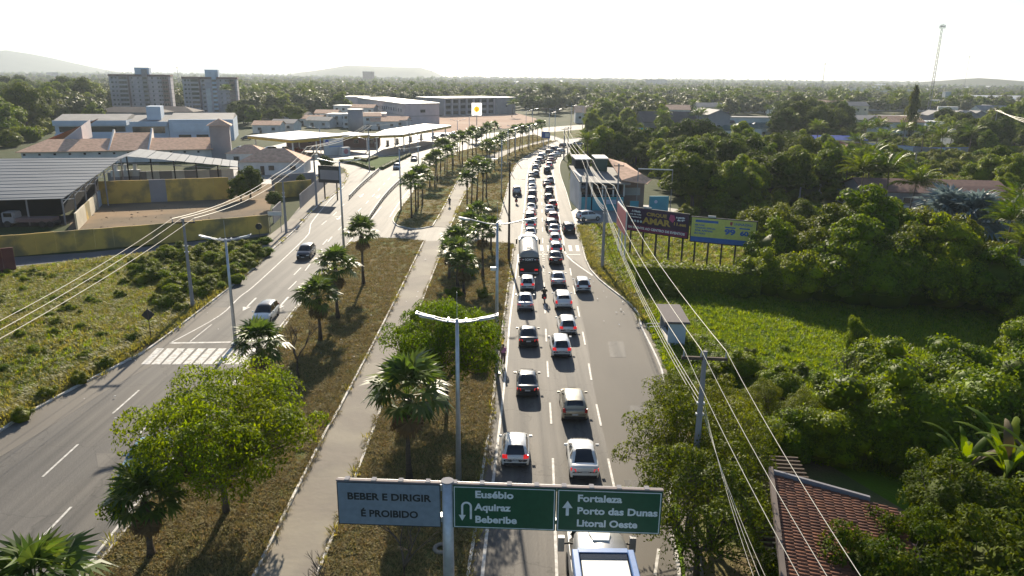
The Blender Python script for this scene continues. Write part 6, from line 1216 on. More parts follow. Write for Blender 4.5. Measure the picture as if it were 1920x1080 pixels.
# white houses in the middle
rngh = random.Random(4)
for k, (x, y, w_, h, rt) in enumerate([(578, 236, 12, 3.2, 'peach_tile'), (596, 240, 11, 3.2, 'grey_roof'), (612, 232, 11, 5, 'peach_tile'), (632, 238, 10, 5.6, 'white_roof'), (645, 226, 11, 7.5, 'white_roof'), (662, 240, 9, 6, 'white_roof'), (690, 242, 12, 5.5, 'peach_tile'), (705, 238, 10, 6, 'white_roof'), (722, 243, 12, 3.5, 'peach_tile'), (738, 240, 12, 3.5, 'peach_tile'), (500, 250, 11, 3.2, 'peach_tile'), (530, 246, 10, 3.2, 'grey_roof'), (555, 228, 12, 3.2, 'brown_roof'), (620, 222, 14, 3.2, 'brown_roof'), (680, 228, 12, 7, 'peach_tile')]):
    house(x, y, w_, 9, h, rngh.uniform(-.2, .3), '%s of the small white houses behind the petrol station canopies' % word(k), 'white_wall', rt, 'flat' if rt == 'white_roof' else 'gable', 1.5, nwin=2 if h < 5 else 3, floors=1 if h < 5 else 2, group='white houses by the petrol station')
t = thing('water_tower', 'grey blue cylindrical water tower among the white houses', 'water tower', G(668, 250)); MB().tube((0, 0, 0), (0, 0, 9.5), 3.1, 3.1, 24).build('tank', M['grey_wall'], t, True); MB().tube((0, 0, 9.5), (0, 0, 9.8), 3.3, 3.3, 24).build('lid', M['white_roof'], t)
# ---- right of the road ----
g0 = G(1088, 408); t, W = fr('blue_bar', 'roadside bar with a turquoise painted front and open dark upper floor', 'bar', G(1088, 395), G(1168, 395)); k_ = W / 80
MB().box(0, W, 0, 12, 0, 2.6).build('wall', M['turquoise'], t); MB().box(-.3, .1, -.2, 12, 0, 6.2).build('side_wall', M['white_wall'], t); MB().box(0, W, 2, 12, 2.6, 5.0).build('interior_shade_box', M['dark_void'], t)  # near-black box paints in the shade of the open upper floor
slab('roof', [(-.5, -.8, 5.3), (W + 1, -.8, 5.0), (W + 1.5, 13, 6.2), (-.5, 13, 6.6)], 'grey_roof', t, .2)
for k in range(5): MB().box(W * k / 4 - .12, W * k / 4 + .12, -.1, .15, 2.6, 5.1).build('post', M['white_wall'], t)
MB().box(1.9, 2.1, -.08, 0, 0, 2.6).build('pilaster', M['dark_void'], t); MB().box(0, W, -.06, 0, 2.5, 2.75).build('rail', M['dark_void'], t)
MB().box(4.2, 7.0, -.05, 0, 1.2, 2.0).build('painted_arrow', M['pale_panel'], t); MB().add([(7.0, -.05, .95), (7.8, -.05, 1.6), (7.0, -.05, 2.25)], [(0, 1, 2)]).build('painted_arrow_head', M['pale_panel'], t); MB().tube((.1, -.05, 4.2), (.9, -.3, 4.2), .9, .9, 16).build('round_window', M['pane'], t)
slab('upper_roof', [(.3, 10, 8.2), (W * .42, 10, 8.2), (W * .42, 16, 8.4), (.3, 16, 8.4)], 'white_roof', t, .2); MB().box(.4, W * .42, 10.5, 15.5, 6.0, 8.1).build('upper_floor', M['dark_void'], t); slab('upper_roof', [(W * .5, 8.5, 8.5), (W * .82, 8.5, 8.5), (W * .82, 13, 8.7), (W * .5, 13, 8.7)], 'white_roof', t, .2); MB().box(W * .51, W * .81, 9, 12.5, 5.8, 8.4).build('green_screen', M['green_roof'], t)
slab('tiled_roof', [(W * .86, 11, 8.3), (W * .92, -.6, 5.6), (W * 1.45, 2, 6.4), (W * 1.35, 12, 7.2)], 'peach_tile', t, .15); slab('tiled_roof', [(W * .92, -.6, 5.6), (W * 1.45, 2, 6.4), (W * 1.7, 2, 5.4), (W * 1.5, -1, 5.0)], 'peach_tile', t, .12)
MB().box(W * 1.02, W * 1.6, 4, 10, 0, 4.6).build('back_room', M['brown_wall'], t); MB().box(W * 1.1, W * 1.5, 3.9, 4, 2.2, 3.6).build('menu_wall', M['grey_wall'], t); MB().box(W * 1.6, W * 2.05, -.4, -.1, 0, 2.7).build('turquoise_gate', M['turquoise'], t); MB().box(W * 1.15, W * 1.35, -.4, -.1, 0, 1.8).build('turquoise_gate', M['turquoise'], t)
for x, h in ((1.3, 7.6), (2.1, 7.4)): MB().tube((W * x, -.3, 0), (W * x, -.3, h), .08, .08, 6).build('frame_post', M['grey_wall'], t)
MB().tube((W * 1.3, -.3, 7.6), (W * 2.1, -.3, 7.4), .1, .1, 6).build('frame_beam', M['white_wall'], t); MB().tube((W * 1.75, -.1, 1.7), (W * 1.75, -.45, 1.7), .3, .3, 14).build('logo_disc', M['pale_panel'], t)
# red white rubble row beside the bar
house(1146, 232, 38, 14, 5.5, -.02, 'long school like building with an orange tiled roof at the road bend', 'white_wall', 'peach_tile', 'gable', 3.2, nwin=8)
house(1290, 258, 38, 16, 6.0, .1, 'brown roofed row house half hidden behind the wood right of the road', 'grey_wall', 'brown_roof', 'gable', 4, nwin=5)
house(1345, 262, 9, 22, 9.5, .1, 'tall grey gabled house end beside the long white wall', 'grey_wall', 'grey_roof', 'gable', 2, 'y', nwin=1)
house(1396, 258, 40, 8, 8.0, .05, 'long white wall building behind the green roofed annexes', 'white_wall', 'grey_roof', 'flat', nwin=8)
house(1368, 266, 10, 7, 4.2, .05, 'left green roofed annexe of the long white building', 'white_wall', 'green_roof', 'hip', 2, nwin=2); house(1400, 264, 11, 7, 4.8, .05, 'middle green roofed annexe of the long white building', 'white_wall', 'green_roof', 'hip', 2, nwin=3); house(1440, 262, 16, 7, 4.6, .05, 'right green roofed annexe of the long white building', 'white_wall', 'green_roof', 'hip', 2, nwin=4)
house(1290, 212, 20, 12, 6, 0, 'white and blue low building beyond the brown roofed row', 'blue_white', 'white_roof', 'flat', nwin=4)
house(1375, 200, 36, 12, 5, 0, 'long pale house with an orange roof far right of the road', 'white_wall', 'grey_roof', 'gable', 2, nwin=6); house(1410, 198, 20, 12, 5, 0, 'orange roofed house behind the long pale house', 'white_wall', 'peach_tile', 'gable', 2.5, nwin=4)
house(1320, 182, 50, 20, 6, 0, 'long grey vaulted warehouse beyond the palms at centre right', 'grey_wall', 'grey_roof', 'gable', 4, nwin=6); house(1235, 184, 36, 20, 5, 0, 'grey low warehouse left of the long vaulted one', 'grey_wall', 'grey_roof', 'gable', 4, nwin=6)
house(1650, 188, 90, 40, 9, 0, 'long dark green roofed hall below the mast', 'green_roof', 'green_roof', 'gable', 5, nwin=8); house(1635, 208, 50, 14, 8, 0, 'long white two storey building in front of the green hall', 'white_wall', 'white_roof', 'flat', nwin=9, floors=2); house(1740, 210, 28, 12, 9, 0, 'white building with blue windows at the foot of the mast', 'white_wall', 'white_roof', 'flat', nwin=8, floors=2)
t = thing('white_chimney', 'tall white square tower right of the mast foot', 'tower', G(1770, 206)); MB().box(-2.4, 2.4, -2.4, 2.4, 0, 15).build('shaft', M['white_wall'], t); MB().box(-2.6, 2.6, -2.6, 2.6, 15, 15.4).build('cap', M['white_roof'], t)
for k in range(5): house(1755 + k * 20, 236, 10, 10, 5.5, 0, '%s of the joined grey terrace houses at right, from the left' % ordn(k).replace('nearest', 'first'), 'grey_wall', 'grey_roof', 'gable', 2.5, 'y', nwin=2, group='grey terrace houses')
house(1640, 240, 30, 14, 4, 0, 'low shed with a grey and tan roof behind the dome trees', 'cream_wall', 'grey_roof', 'gable', 2, nwin=4); house(1700, 232, 26, 10, 4, 0, 'low pale blue building below the tall pine', 'blue_white', 'cream_wall', 'flat', nwin=5)
house(1885, 206, 60, 40, 8, -.05, 'wide pale grey hall roof at the right edge near the horizon', 'grey_wall', 'white_roof', 'gable', 4, nwin=8); house(1880, 226, 30, 12, 6, 0, 'white house with grey roof at the right edge', 'white_wall', 'grey_roof', 'gable', 3, nwin=5); house(1855, 224, 12, 10, 6, 0, 'cream gabled house at right', 'cream_wall', 'grey_roof', 'gable', 3, 'y', nwin=2)
house(1440, 212, 30, 14, 5, 0, 'pale low building among palms at right', 'white_wall', 'white_roof', 'flat', nwin=5); house(1500, 205, 24, 12, 4.5, 0, 'grey house among trees at right', 'grey_wall', 'grey_roof', 'gable', 2, nwin=3)
for k, (x, y, w_, h, wl, rf, l) in enumerate([(1262, 236, 16, 8, 'white_wall', 'peach_tile', 'white house with a peach roof behind the brown roofed row'), (1330, 228, 14, 8, 'cream_wall', 'grey_roof', 'cream two storey house behind the tall grey gable'), (1480, 238, 16, 9, 'white_wall', 'white_roof', 'flat roofed white house left of the dome trees'), (1550, 222, 20, 9, 'grey_wall', 'peach_tile', 'grey house with peach roof beyond the dome trees'),
        (1600, 228, 16, 9, 'cream_wall', 'grey_roof', 'cream house left of the low tan shed'), (1690, 262, 18, 7, 'white_wall', 'peach_tile', 'white house with peach roof behind the blue wall'), (1770, 262, 16, 7, 'blue_white', 'white_roof', 'pale blue flat house behind the blue wall'), (1830, 280, 14, 6, 'white_wall', 'dull_tile', 'white house with dull red roof near the wire pole'),
        (1520, 196, 30, 9, 'white_wall', 'white_roof', 'long white building far off between the masts'), (1450, 190, 26, 9, 'grey_wall', 'peach_tile', 'far grey building with a peach roof below the small mast'), (1845, 190, 24, 9, 'rust', 'white_roof', 'far building with a rust red wall at right'), (1180, 196, 24, 9, 'white_wall', 'grey_roof', 'far white house beyond the road bend')]):
    house(x, y, w_, 11, h, .1 * (k % 3 - 1), l, wl, rf, 'flat' if rf == 'white_roof' else 'gable', 2.2, nwin=4, floors=2)
for k, (x, y, w_) in enumerate([(1545, 272, 15), (1580, 274, 13)]):
    t = thing('blue_awning', ('left', 'right')[k] + ' half of the deep blue awning behind the wood', 'awning', G(x - 20, y)); slab('sheet', [(0, 0, 2.3), (w_, 0, 2.3), (w_, 4, 3.4), (0, 4, 3.4)], 'awning_blue', t)
    for u in (0, w_): MB().tube((u, .2, 0), (u, .2, 2.3), .08, .08, 6).build('post', M['grey_wall'], t)
house(1572, 285, 6, 4, 2.6, 0, 'small hut with a dull red roof, left one in the open plot', 'white_wall', 'red_tile', 'hip', 1, nwin=1); house(1617, 292, 9, 5, 2.6, 0, 'small hut with a dull red roof, right one in the open plot', 'white_wall', 'red_tile', 'hip', 1.2, nwin=1)
wall_run('blue_wall', 'grey wall with a blue band behind the open plot at right', [G(1600, 285), G(1740, 297), G(1812, 296)], 3.2, .3, 'grey_wall', cap='awning_blue', seg=5, panels=['grey_wall', 'blue_white'])
wall_run('long_wall', 'long pale wall running past the garden pool to the right edge', [G(1535, 365), G(1600, 388), G(1790, 478), G(1925, 528), G(2000, 555)], 2.3, .2, 'white_wall', cap='grey_wall', seg=5)
house(1752, 395, 26, 12, 3.2, -.1, 'low villa with a long dull red roof behind the silver palms', 'grey_wall', 'dull_tile', 'gable', 1.8, nwin=5); house(1868, 418, 13, 10, 3.6, -.1, 'villa wing with a dull red roof at the right edge', 'white_wall', 'dull_tile', 'gable', 1.8, nwin=2)
wall_run('garden_wall', 'white garden wall between the coconut palms and the silver palms', [G(1660, 405), G(1735, 420)], 2.4, .2, 'white_wall', seg=3)
for k, (x, y) in enumerate([(1778, 455), (1800, 462)]): pass
t = thing('garden_pool', 'green netted garden pool below the silver palms', 'pool', G(1790, 470)); MB().box(-6, 6, -2, 3, 0, .4).build('basin', M['white_wall'], t); MB().box(-5.6, 5.6, -1.7, 2.7, .405, .43).build('cover', M['net_green'], t)
hedge(px([(1190, 540), (1300, 545), (1425, 560)]), 2.9, 1.6, 'tall vine covered wall below the billboards, shading the field edge', 'leaf_vine', 160, ls=.3)
# tiled roof bottom right, tiles laid one by one
A, B_ = G(1450, 890, 4.9), G(1700, 925, 4.9); t, W = fr('tiled_house', 'house with a red clay tiled roof at lower right under the wires', 'house', A, B_); D_ = 8.5; sl_ = -.16
MB().box(.3, W - .3, -D_ + .5, -.3, 0, 4.9 + sl_ * W - .2).build('wall', M['white_wall'], t); slab('roof_deck', [(0, -D_, 4.8), (W, -D_, 4.8 + sl_ * W), (W, 0, 4.8 + sl_ * W), (0, 0, 4.8)], 'brown_wall', t)
rr = random.Random(2); tw, tl = .24, .42; V = []; Fq = []
for j in range(int(W / tl)):
    for i in range(int(D_ / tw)):
        y0 = -i * tw + rr.uniform(-.012, .012); x1_ = j * tl + rr.uniform(-.02, .02); x2_ = x1_ + tl + .05; z1_ = 4.85 + sl_ * j * tl; z2_ = 4.9 + sl_ * (j + 1) * tl; b_ = len(V)
        for x_, z_ in ((x1_, z1_), (x2_, z2_)):
            for k in range(4): a_ = math.pi * (k / 3); V.append((x_, y0 - tw / 2 + math.cos(a_) * tw * .46, z_ + math.sin(a_) * .075))
        Fq += [(b_ + k, b_ + 4 + k, b_ + 5 + k, b_ + k + 1) for k in range(3)] + [(b_ + 4, b_ + 7, b_ + 6, b_ + 5)]
o = link('tiles', mesh_np('tiles', V, Fq, M['red_tile']), t); o['kind'] = 'stuff'
slab('gutter', [(-.22, -D_ - .3, 5.1), (-.02, -D_ - .3, 5.1), (-.02, .3, 5.15), (-.22, .3, 5.15)], 'brown_roof', t, .35); slab('ridge_wall', [(-.2, .05, 5.12), (W * .75, .05, 5.1 + sl_ * W * .75), (W * .75, .2, 5.1 + sl_ * W * .75), (-.2, .2, 5.12)], 'grey_wall', t, .4)
g = G(1345, 930); t = thing('slatted_pergola', 'dark slatted pergola roof left of the red tiled house', 'pergola', (g.x, g.y, 0), -.1)
for k in range(22): MB().box(0, 4.2, -k * .42, -k * .42 + .12, 2.6, 2.72).build('slat', M['wood'], t)
for x_ in (.2, 4): MB().box(x_ - .07, x_ + .07, -9.2, .2, 2.46, 2.6).build('beam', M['wood'], t); MB().box(x_ - .08, x_ + .08, -.1, .06, 0, 2.46).build('post', M['wood'], t); MB().box(x_ - .08, x_ + .08, -9.1, -8.94, 0, 2.46).build('post', M['wood'], t)
# masts
def mast(g, h, w0, label, name='radio_mast'):
    t = thing(name, label, 'mast', (g[0], g[1], 0)); mb = MB(); n_ = max(10, int(h / 2.5)); C3 = [Vector((math.cos(a_), math.sin(a_), 0)) for a_ in (.5, 2.6, 4.7)]
    for c in C3: MB().tube(c * w0, c * w0 * .55 + Vector((0, 0, h)), .2, .14, 5).build('leg', M['grey_wall'], t)
    for i in range(n_):
        z0, z1 = h * i / n_, h * (i + 1) / n_; r0, r1 = w0 * (1 - .45 * i / n_), w0 * (1 - .45 * (i + 1) / n_)
        for k in range(3): mb.tube(C3[k] * r0 + Vector((0, 0, z0)), C3[(k + 1) % 3] * r1 + Vector((0, 0, z1)), .1, .1, 3, False)
    o = mb.build('lattice', M['grey_wall'], t); o['kind'] = 'stuff'; MB().tube((0, 0, h), (0, 0, h * 1.09), .06, .04, 4).build('antenna', M['grey_wall'], t)
    for k in range(4): a_ = k * 1.57; MB().box(-.25, .25, -.1, .1, h - 3, h - .4, rot((math.cos(a_) * 1.8, math.sin(a_) * 1.8, 0), a_)).build('antenna_panel', M['white_wall'], t)
    MB().tube((0, 0, h - 1.8), (0, 0, h - 1.6), 1.9, 1.9, 12).build('platform', M['grey_wall'], t); return t
g = G(1740, 218); mast(g, GH(1765, 45, g), 1.1, 'tall lattice radio mast standing against the sky at right'); g = G(1540, 178); mast(g, GH(1546, 118, g), 1.0, 'smaller lattice mast against the sky, left of the tall one')
g = G(336, 165); mast(g, GH(336, 125, g), .5, 'thin mast between the two apartment blocks'); g = G(1806, 175); mast(g, GH(1810, 105, g), .4, 'faint thin mast far off right of the tall radio mast')
# far buildings
for k, (x, y, w_, h, l) in enumerate([(690, 158, 28, 34, 'lone far tower block below the flat hill'), (1230, 164, 60, 22, 'wide far block on the horizon at centre right'), (95, 150, 20, 22, 'tiny tower block on the horizon at left')]):
    house(x, y, w_, 25, h, 0, l, 'grey_wall' if k else 'brown_wall', 'white_roof', 'flat', nwin=6, floors=7, name='tower_block', cat='building')
rng = random.Random(9); bp = []; bs = []
for k in range(1100):
    y = rng.uniform(480, 3600); x = rng.uniform(-.7, .75) * y
    if fnoise(x, y, .0022, 21) < .46 or (y < 700 and x < .2 * y): continue
    bp.append((x, y, 0)); bs.append(rng.uniform(.6, 1.3) * (.9 + y / 4500))
hb = MB().box(-6, 6, -4, 4, 0, 6.5).mesh('far_house', M['white_wall']); hc = MB().box(-10, 10, -5, 5, 0, 5.5).add([(-10.3, -5.3, 5.5), (10.3, -5.3, 5.5), (10.3, 0, 7.4), (-10.3, 0, 7.4), (10.3, 5.3, 5.5), (-10.3, 5.3, 5.5)], [(0, 1, 2, 3), (3, 2, 4, 5)]).mesh('far_hall', M['white_roof']); hd = MB().box(-7, 7, -4, 4, 0, 6).mesh('far_house_tan', M['peach_tile'])
scatter('distant_town', 'specks of far houses and halls in the woods towards the horizon', bp, [hb, hc, hd], bs)
# hills
def ridge(name, label, y, prof, depth, seed, m='leaf_far'):
    rngr = np.random.default_rng(seed); V = []; n_ = 160; xs = np.linspace(prof[0][0], prof[-1][0], n_); nd = 7
    for j in range(nd):
        v = j / (nd - 1); sh_ = math.sin(math.pi * v) ** .8
        for i, x in enumerate(xs):
            hgt = np.interp(x, [p[0] for p in prof], [p[1] for p in prof]); dx, dy, dz = ray(x, 400); X = dx / dy * y
            V.append((X, y + (v - .5) * depth, hgt * sh_ * (1 + .05 * fnoise(X, y + j * 90, .004, seed)) if hgt > 0 else 0))
    Fq = [(j * n_ + i, j * n_ + i + 1, (j + 1) * n_ + i + 1, (j + 1) * n_ + i) for j in range(nd - 1) for i in range(n_ - 1)]
    o = link(name, mesh_np(name, V, Fq, M['hill'], True)); o['kind'] = 'structure'; return o
addm('hill', (.05, .06, .025), (.07, .075, .035), rough=.95, scale=.01, detail=8, spec=.1)
ridge('mountain', '', 5000, [(-400, 48), (-150, 88), (0, 156), (20, 168), (50, 151), (65, 153), (110, 118), (150, 84), (190, 48), (230, 15), (280, 0)], 1500, 2)
ridge('far_mountain', '', 9500, [(240, 0), (330, 40), (400, 90), (470, 215), (520, 120), (580, 60), (700, 0)], 1600, 5)
ridge('flat_hill', '', 4300, [(535, 0), (590, 38), (635, 60), (668, 77), (700, 74), (755, 69), (793, 69), (815, 52), (842, 10), (885, 0)], 900, 3)
ridge('low_ridge', '', 2700, [(1480, 0), (1560, 14), (1640, 10), (1720, 26), (1760, 32), (1790, 38), (1850, 30), (1920, 26), (2050, 30)], 700, 4)
ridge('low_ridge', '', 5000, [(840, 0), (1000, 22), (1200, 20), (1300, 26), (1450, 22), (1600, 26), (1800, 20)], 700, 6)
# ================= lamps, poles, wires, signs, billboards =================
M['steel'] = simple('galvanised_steel', (.5, .52, .55), .4, .5); M['led'] = simple('lamp_glass', (.7, .7, .68), .3); M['conc_pole'] = M['grey_wall']; M['wire'] = simple('cable', (.55, .53, .46), .5, .3)
M['sign_green'] = simple('sign_green', (.012, .085, .045), .45); M['sign_white'] = simple('sign_white', (.21, .26, .32), .6); M['ink'] = simple('sign_black', (.02, .022, .026), .5); M['sign_letter'] = simple('sign_letter', (.72, .78, .82), .5)
def lamp_post(g, h, label, arms=2, span=2.1, rz=0, group='street lamps', rise=.35, dbl=True, r=.11, m='steel', fix=True):
    t = thing('street_lamp', label, 'street lamp', (g[0], g[1], 0), rz, group)
    MB().path([(0, 0, 0), (0, 0, h * .5), (0, 0, h + .05)], [r * 1.6, r * 1.15, r * .8], 10).build('pole', M[m], t, True); MB().tube((0, 0, h), (0, 0, h + 1.6), .02, .012, 5).build('lightning_rod', M[m], t)
    for s in ((-1, 1) if arms == 2 else (1,)):
        mb = MB()
        for dy in ((-.16, .16) if dbl else (0,)): mb.path([(0, dy, h - .1), (s * span * .35, dy, h - .02), (s * span * .7, dy, h + rise * .45), (s * span, dy, h + rise)], .045, 6)
        if dbl:
            for u in (.22, .6, 1.0): zz = h + (rise if u == 1 else rise * .4 * u); mb.box(s * span * u - .03, s * span * u + .03, -.2, .2, zz - .05, zz + .05)
        mb.build('arm', M[m], t)
        MB().box(-.42, .42, -.15, .15, -.09, .05).build('lamp_head', M['led'], t, loc=(s * span * (.74 if dbl else 1.1), 0, h + rise * (.52 if dbl else 1.0))).rotation_euler = (0, -s * math.atan(rise / span) * (1.2 if fix else 1), 0)
    MB().box(-.3, .3, -.3, .3, 0, .12).build('base_plate', M[m], t); return t
g = G(857, 600, 10.3); lamp_post(g, 10.3, 'tall steel lamp post with two ladder arms rising behind the road signs', span=2.2, rz=-.05)
g = G(442, 645); lamp_post(g, GH(424, 448, g), 'steel lamp post with two ladder arms beside the zebra crossing on the left', span=2.1, rz=.12)
g = G(645, 470); lamp_post(g, 12, 'tall steel lamp post at the corner of the left median before the turning gap', span=2.2, rz=.05, dbl=False)
g = G(752, 395); lamp_post(g, GH(748, 279, g), 'lamp post behind the guard rail beyond the turning gap, arm over the road', 1, 3.0, .1, dbl=False)
for k, (x, y, tx, ty_) in enumerate([(785, 325, 784, 252), (812, 290, 810, 236), (604, 322, 604, 240), (693, 322, 692, 262), (858, 283, 857, 226), (880, 270, 879, 218), (966, 300, 966, 238), (952, 315, 952, 243), (992, 282, 992, 236), (1029, 264, 1029, 212), (1040, 262, 1040, 206), (1070, 250, 1070, 196), (1092, 246, 1092, 200), (940, 372, 942, 263), (998, 248, 998, 205), (986, 252, 986, 208)]):
    g = G(x, y); lamp_post(g, min(11.5, max(8, GH(tx, ty_, g))), '%s lamp post of the far rows beyond the turning gap' % word(k), 2 if k > 1 else 2, 1.9, .15 + .1 * (k % 3), dbl=False, r=.1)
g = G(931, 700); t = lamp_post(g, 12.3, 'lamp post on the median kerb of the congested carriageway, grey arms spread over the palms', span=2.3, dbl=False)
MB().box(-.5, -.1, -.15, .15, 8.6, 8.85).build('camera', M['led'], t)
g = G(954, 490); t = thing('backlit_dark_pole', 'slender concrete pole coloured dark for backlight, curved arms, on the kerb left of the queue', 'pole', g); Ht = GH(957, 303, g)
MB().path([(0, 0, 0), (0, 0, Ht)], [.17, .1], 8).build('pole', M['wood'], t)  # dark material stands in for the shade side of backlit concrete
for s in (-1, 1): MB().path([(0, 0, Ht - .3), (s * .9, 0, Ht - .1), (s * 1.7, 0, Ht + .25)], .04, 5).build('arm', M['grey_wall'], t); MB().box(-.35, .35, -.12, .12, -.05, .05).build('lamp_head', M['led'], t, loc=(s * 1.9, 0, Ht + .3))
# pole where the person stands
g = G(944, 690); t = thing('backlit_dark_pole', 'dark pole beside the person in pink on the median kerb', 'pole', g); MB().path([(0, 0, 0), (0, 0, 7)], [.14, .1], 8).build('pole', M['wood'], t) if False else None
bpy.data.objects.remove(t)
# utility poles
POLES = {}
def utility_pole(key, g, h, label, rz=0, arm=2.0, low=None, tr=False, group='concrete utility poles'):
    t = thing('utility_pole', label, 'utility pole', (g[0], g[1], 0), rz, group); MB().path([(0, 0, 0), (0, 0, h * .5), (0, 0, h + .1)], [.21, .16, .11], 8).build('pole', M['conc_pole'], t)
    MB().box(-arm / 2, arm / 2, -.07, .07, h - .35, h - .2).build('crossarm', M['wood'], t); tops = []
    for u in (-.46, -.08, .46):
        MB().tube((arm * u, 0, h - .2), (arm * u, 0, h + .12), .05, .03, 6).build('insulator', M['steel'], t); p = rot((g[0], g[1], 0), rz) @ Vector((arm * u, 0, h + .14)); tops.append(p)
    lows = [rot((g[0], g[1], 0), rz) @ Vector((.16, 0, h - 2.6 - .28 * k)) for k in range(4)]
    for k in range(2): MB().box(-.2, .2, -.1, .1, h - 2.7 - .6 * k, h - 2.6 - .6 * k).build('bracket', M['steel'], t)
    if tr: MB().tube((.45, 0, h - 2.2), (.45, 0, h - 1.2), .3, .3, 12).build('transformer', M['steel'], t); MB().box(-.9, .9, -.2, .2, h - 1.1, h - .9).build('crossarm', M['wood'], t)
    POLES[key] = (tops, lows); return t
g = G(362, 578); utility_pole('L1', g, GH(345, 412, g), 'leaning looking concrete utility pole in the weeds at left with three wires', .15, 2.2)
g = G(537, 437); utility_pole('L2', g, GH(531, 328, g), 'concrete utility pole at the end of the left pavement by the kerb', .25, 2.0); g = G(594, 387); utility_pole('L3', g, 10.6, 'concrete utility pole with a transformer beside the grey fence', .25, 2.4, tr=True); g = G(693, 300); utility_pole('L4', g, 9.5, 'utility pole standing on the lawn island', .3, 2.0); g = G(768, 285); utility_pole('L5', g, 10, 'utility pole at the far corner of the lawn island', .3, 2.0)
g = G(720, 292); 
gm = G(1322, 662, 10.2); utility_pole('R1', gm, 10.2, 'tall concrete utility pole at right with a wooden crossarm above the small trees', -.08, 2.2)
g = G(1129, 505); utility_pole('R2', g, GH(1135, 350, g), 'concrete utility pole on the verge left of the circus billboard', -.05, 2.2); g = G(1098, 402); utility_pole('R3', g, 9.3, 'utility pole in front of the blue bar, left one', 0, 2.0); g = G(1156, 402); utility_pole('R4', g, GH(1161, 308, g), 'utility pole in front of the blue bar, right one', 0, 1.8); g = G(1057, 300); utility_pole('R5', g, 9.0, 'utility pole at the inside of the road bend, left one', 0, 1.8); g = G(1064, 296); utility_pole('R6', g, 9.0, 'utility pole at the inside of the road bend, right one', 0, 1.8)
g = G(1360, 392); utility_pole('R7', g, 8.6, 'utility pole against the dark wood behind the billboards', 0, 1.4); g = G(1497, 388); utility_pole('R8', g, 4.5, 'short pole beside the pale shrubs', 0, .8); g = G(1860, 262); utility_pole('R9', g, 12, 'utility pole with curving wires at the right edge', .3, 2.4); g = G(1712, 330); utility_pole('R10', g, 6, 'dark stump like pole in the open plot at right', 0, .6)
def wire(a, b, sag, label, r=.022, m='wire', group='power lines'):
    a, b = Vector(a), Vector(b); n_ = 14; c = (a + b) / 2; P = [a + (b - a) * (i / n_) - Vector((0, 0, sag * 4 * (i / n_) * (1 - i / n_))) - c for i in range(n_ + 1)]
    mb = MB(); mb.path(P, r, 4); o = mb.build('power_line', M[m], None, False, c); return tag(o, label, 'cable', group)
def wires(k1, k2, sag, lab, r=.022, low=True):
    for i in range(3): wire(POLES[k1][0][i], POLES[k2][0][i], sag, '%s of three top wires %s' % (('left', 'middle', 'right')[i], lab), r)
    if low:
        for i in range(3): wire(POLES[k1][1][i], POLES[k2][1][i], sag * 1.3, '%s of the lower cables %s' % (('upper', 'middle', 'bottom')[i], lab), r * .9)
wires('L1', 'L2', .8, 'from the weedy lot pole to the pavement pole', .028, False); wires('L2', 'L3', .5, 'along the grey fence', .028, False); wires('L3', 'L4', .9, 'from the transformer to the lawn island', .03, False); wires('L4', 'L5', .6, 'over the lawn island', .03, False)
d = Vector(POLES['L1'][0][1]) - Vector(POLES['L2'][0][1])
for i, (x, y) in enumerate([(-40, 622), (-40, 640), (-40, 657)]): wire(POLES['L1'][0][i], G(x, y, 7.2), .35, '%s wire crossing the weedy lot to the left edge' % ('upper', 'middle', 'lower')[i], .018)
wires('R2', 'R3', .7, 'past the blue bar', .022); wires('R3', 'R5', 1.0, 'at the road bend', .035); wires('R1', 'R2', .9, 'over the bus shelter and verge', .017)
for i, (x, y) in enumerate([(1520, 1120), (1575, 1120), (1640, 1120)]): wire(POLES['R1'][0][i], G(x, y, 9.6), .25, '%s of the three wires running over the red tiled roof' % ('left', 'middle', 'right')[i], .012)
for i in range(3): wire(POLES['R1'][1][i], G(1430 + i * 14, 1130, 7.0), .4, '%s thin cable from the right pole to the bottom edge' % ('left', 'middle', 'right')[i], .008)
for i in range(3): wire(POLES['R9'][0][i], G(1990, 225 + i * 8, 11), 1.5, '%s curving wire at the right edge' % ('upper', 'middle', 'lower')[i], .05)
# ---- gantry with road signs ----
zt, zb = 7.75, 5.86
def panel(pl, pr, label, cat, lit):
    a, b = G(*pl, zt), G(*pr, zt); t = thing('road_sign', label, cat, (a.x, a.y, 0), math.atan2(b.y - a.y, b.x - a.x)); W = (b.xy - a.xy).length
    return t, W
al, br_ = G(630, 902, zt), G(1244, 922, zt); rzs = math.atan2(br_.y - al.y, br_.x - al.x); Wt = (br_.xy - al.xy).length
gt = thing('sign_gantry', 'thick grey T shaped post carrying the three road signs', 'gantry', (al.x, al.y, 0), rzs); u = Wt / 614; xp = 211 * u
MB().path([(xp, .05, 0), (xp, .05, zt + .12)], [.24, .215], 16).build('post', M['steel'], gt, True); MB().tube((xp, .05, zt + .12), (xp, .05, zt + .16), .25, .25, 16).build('cap', M['grey_wall'], gt)
for z in (zt - .12, zb + .3): MB().box(0, Wt, .12, .3, z - .08, z + .1).build('beam', M['steel'], gt)
MB().box(0, Wt, -.02, .14, zt + .015, zt + .07).build('top_rail', simple('rail_paint', (.25, .2, .19), .8), gt)
for k in range(12): xx = Wt * (k + .4) / 12; MB().box(xx - .09, xx + .09, -.06, .2, zt + .07, zt + .12).build('clamp', M['grey_wall'], gt)
for z in (zt - .15, zb + .35): MB().box(xp - .42, xp + .42, -.02, .3, z - .12, z + .12).build('collar', M['steel'], gt)
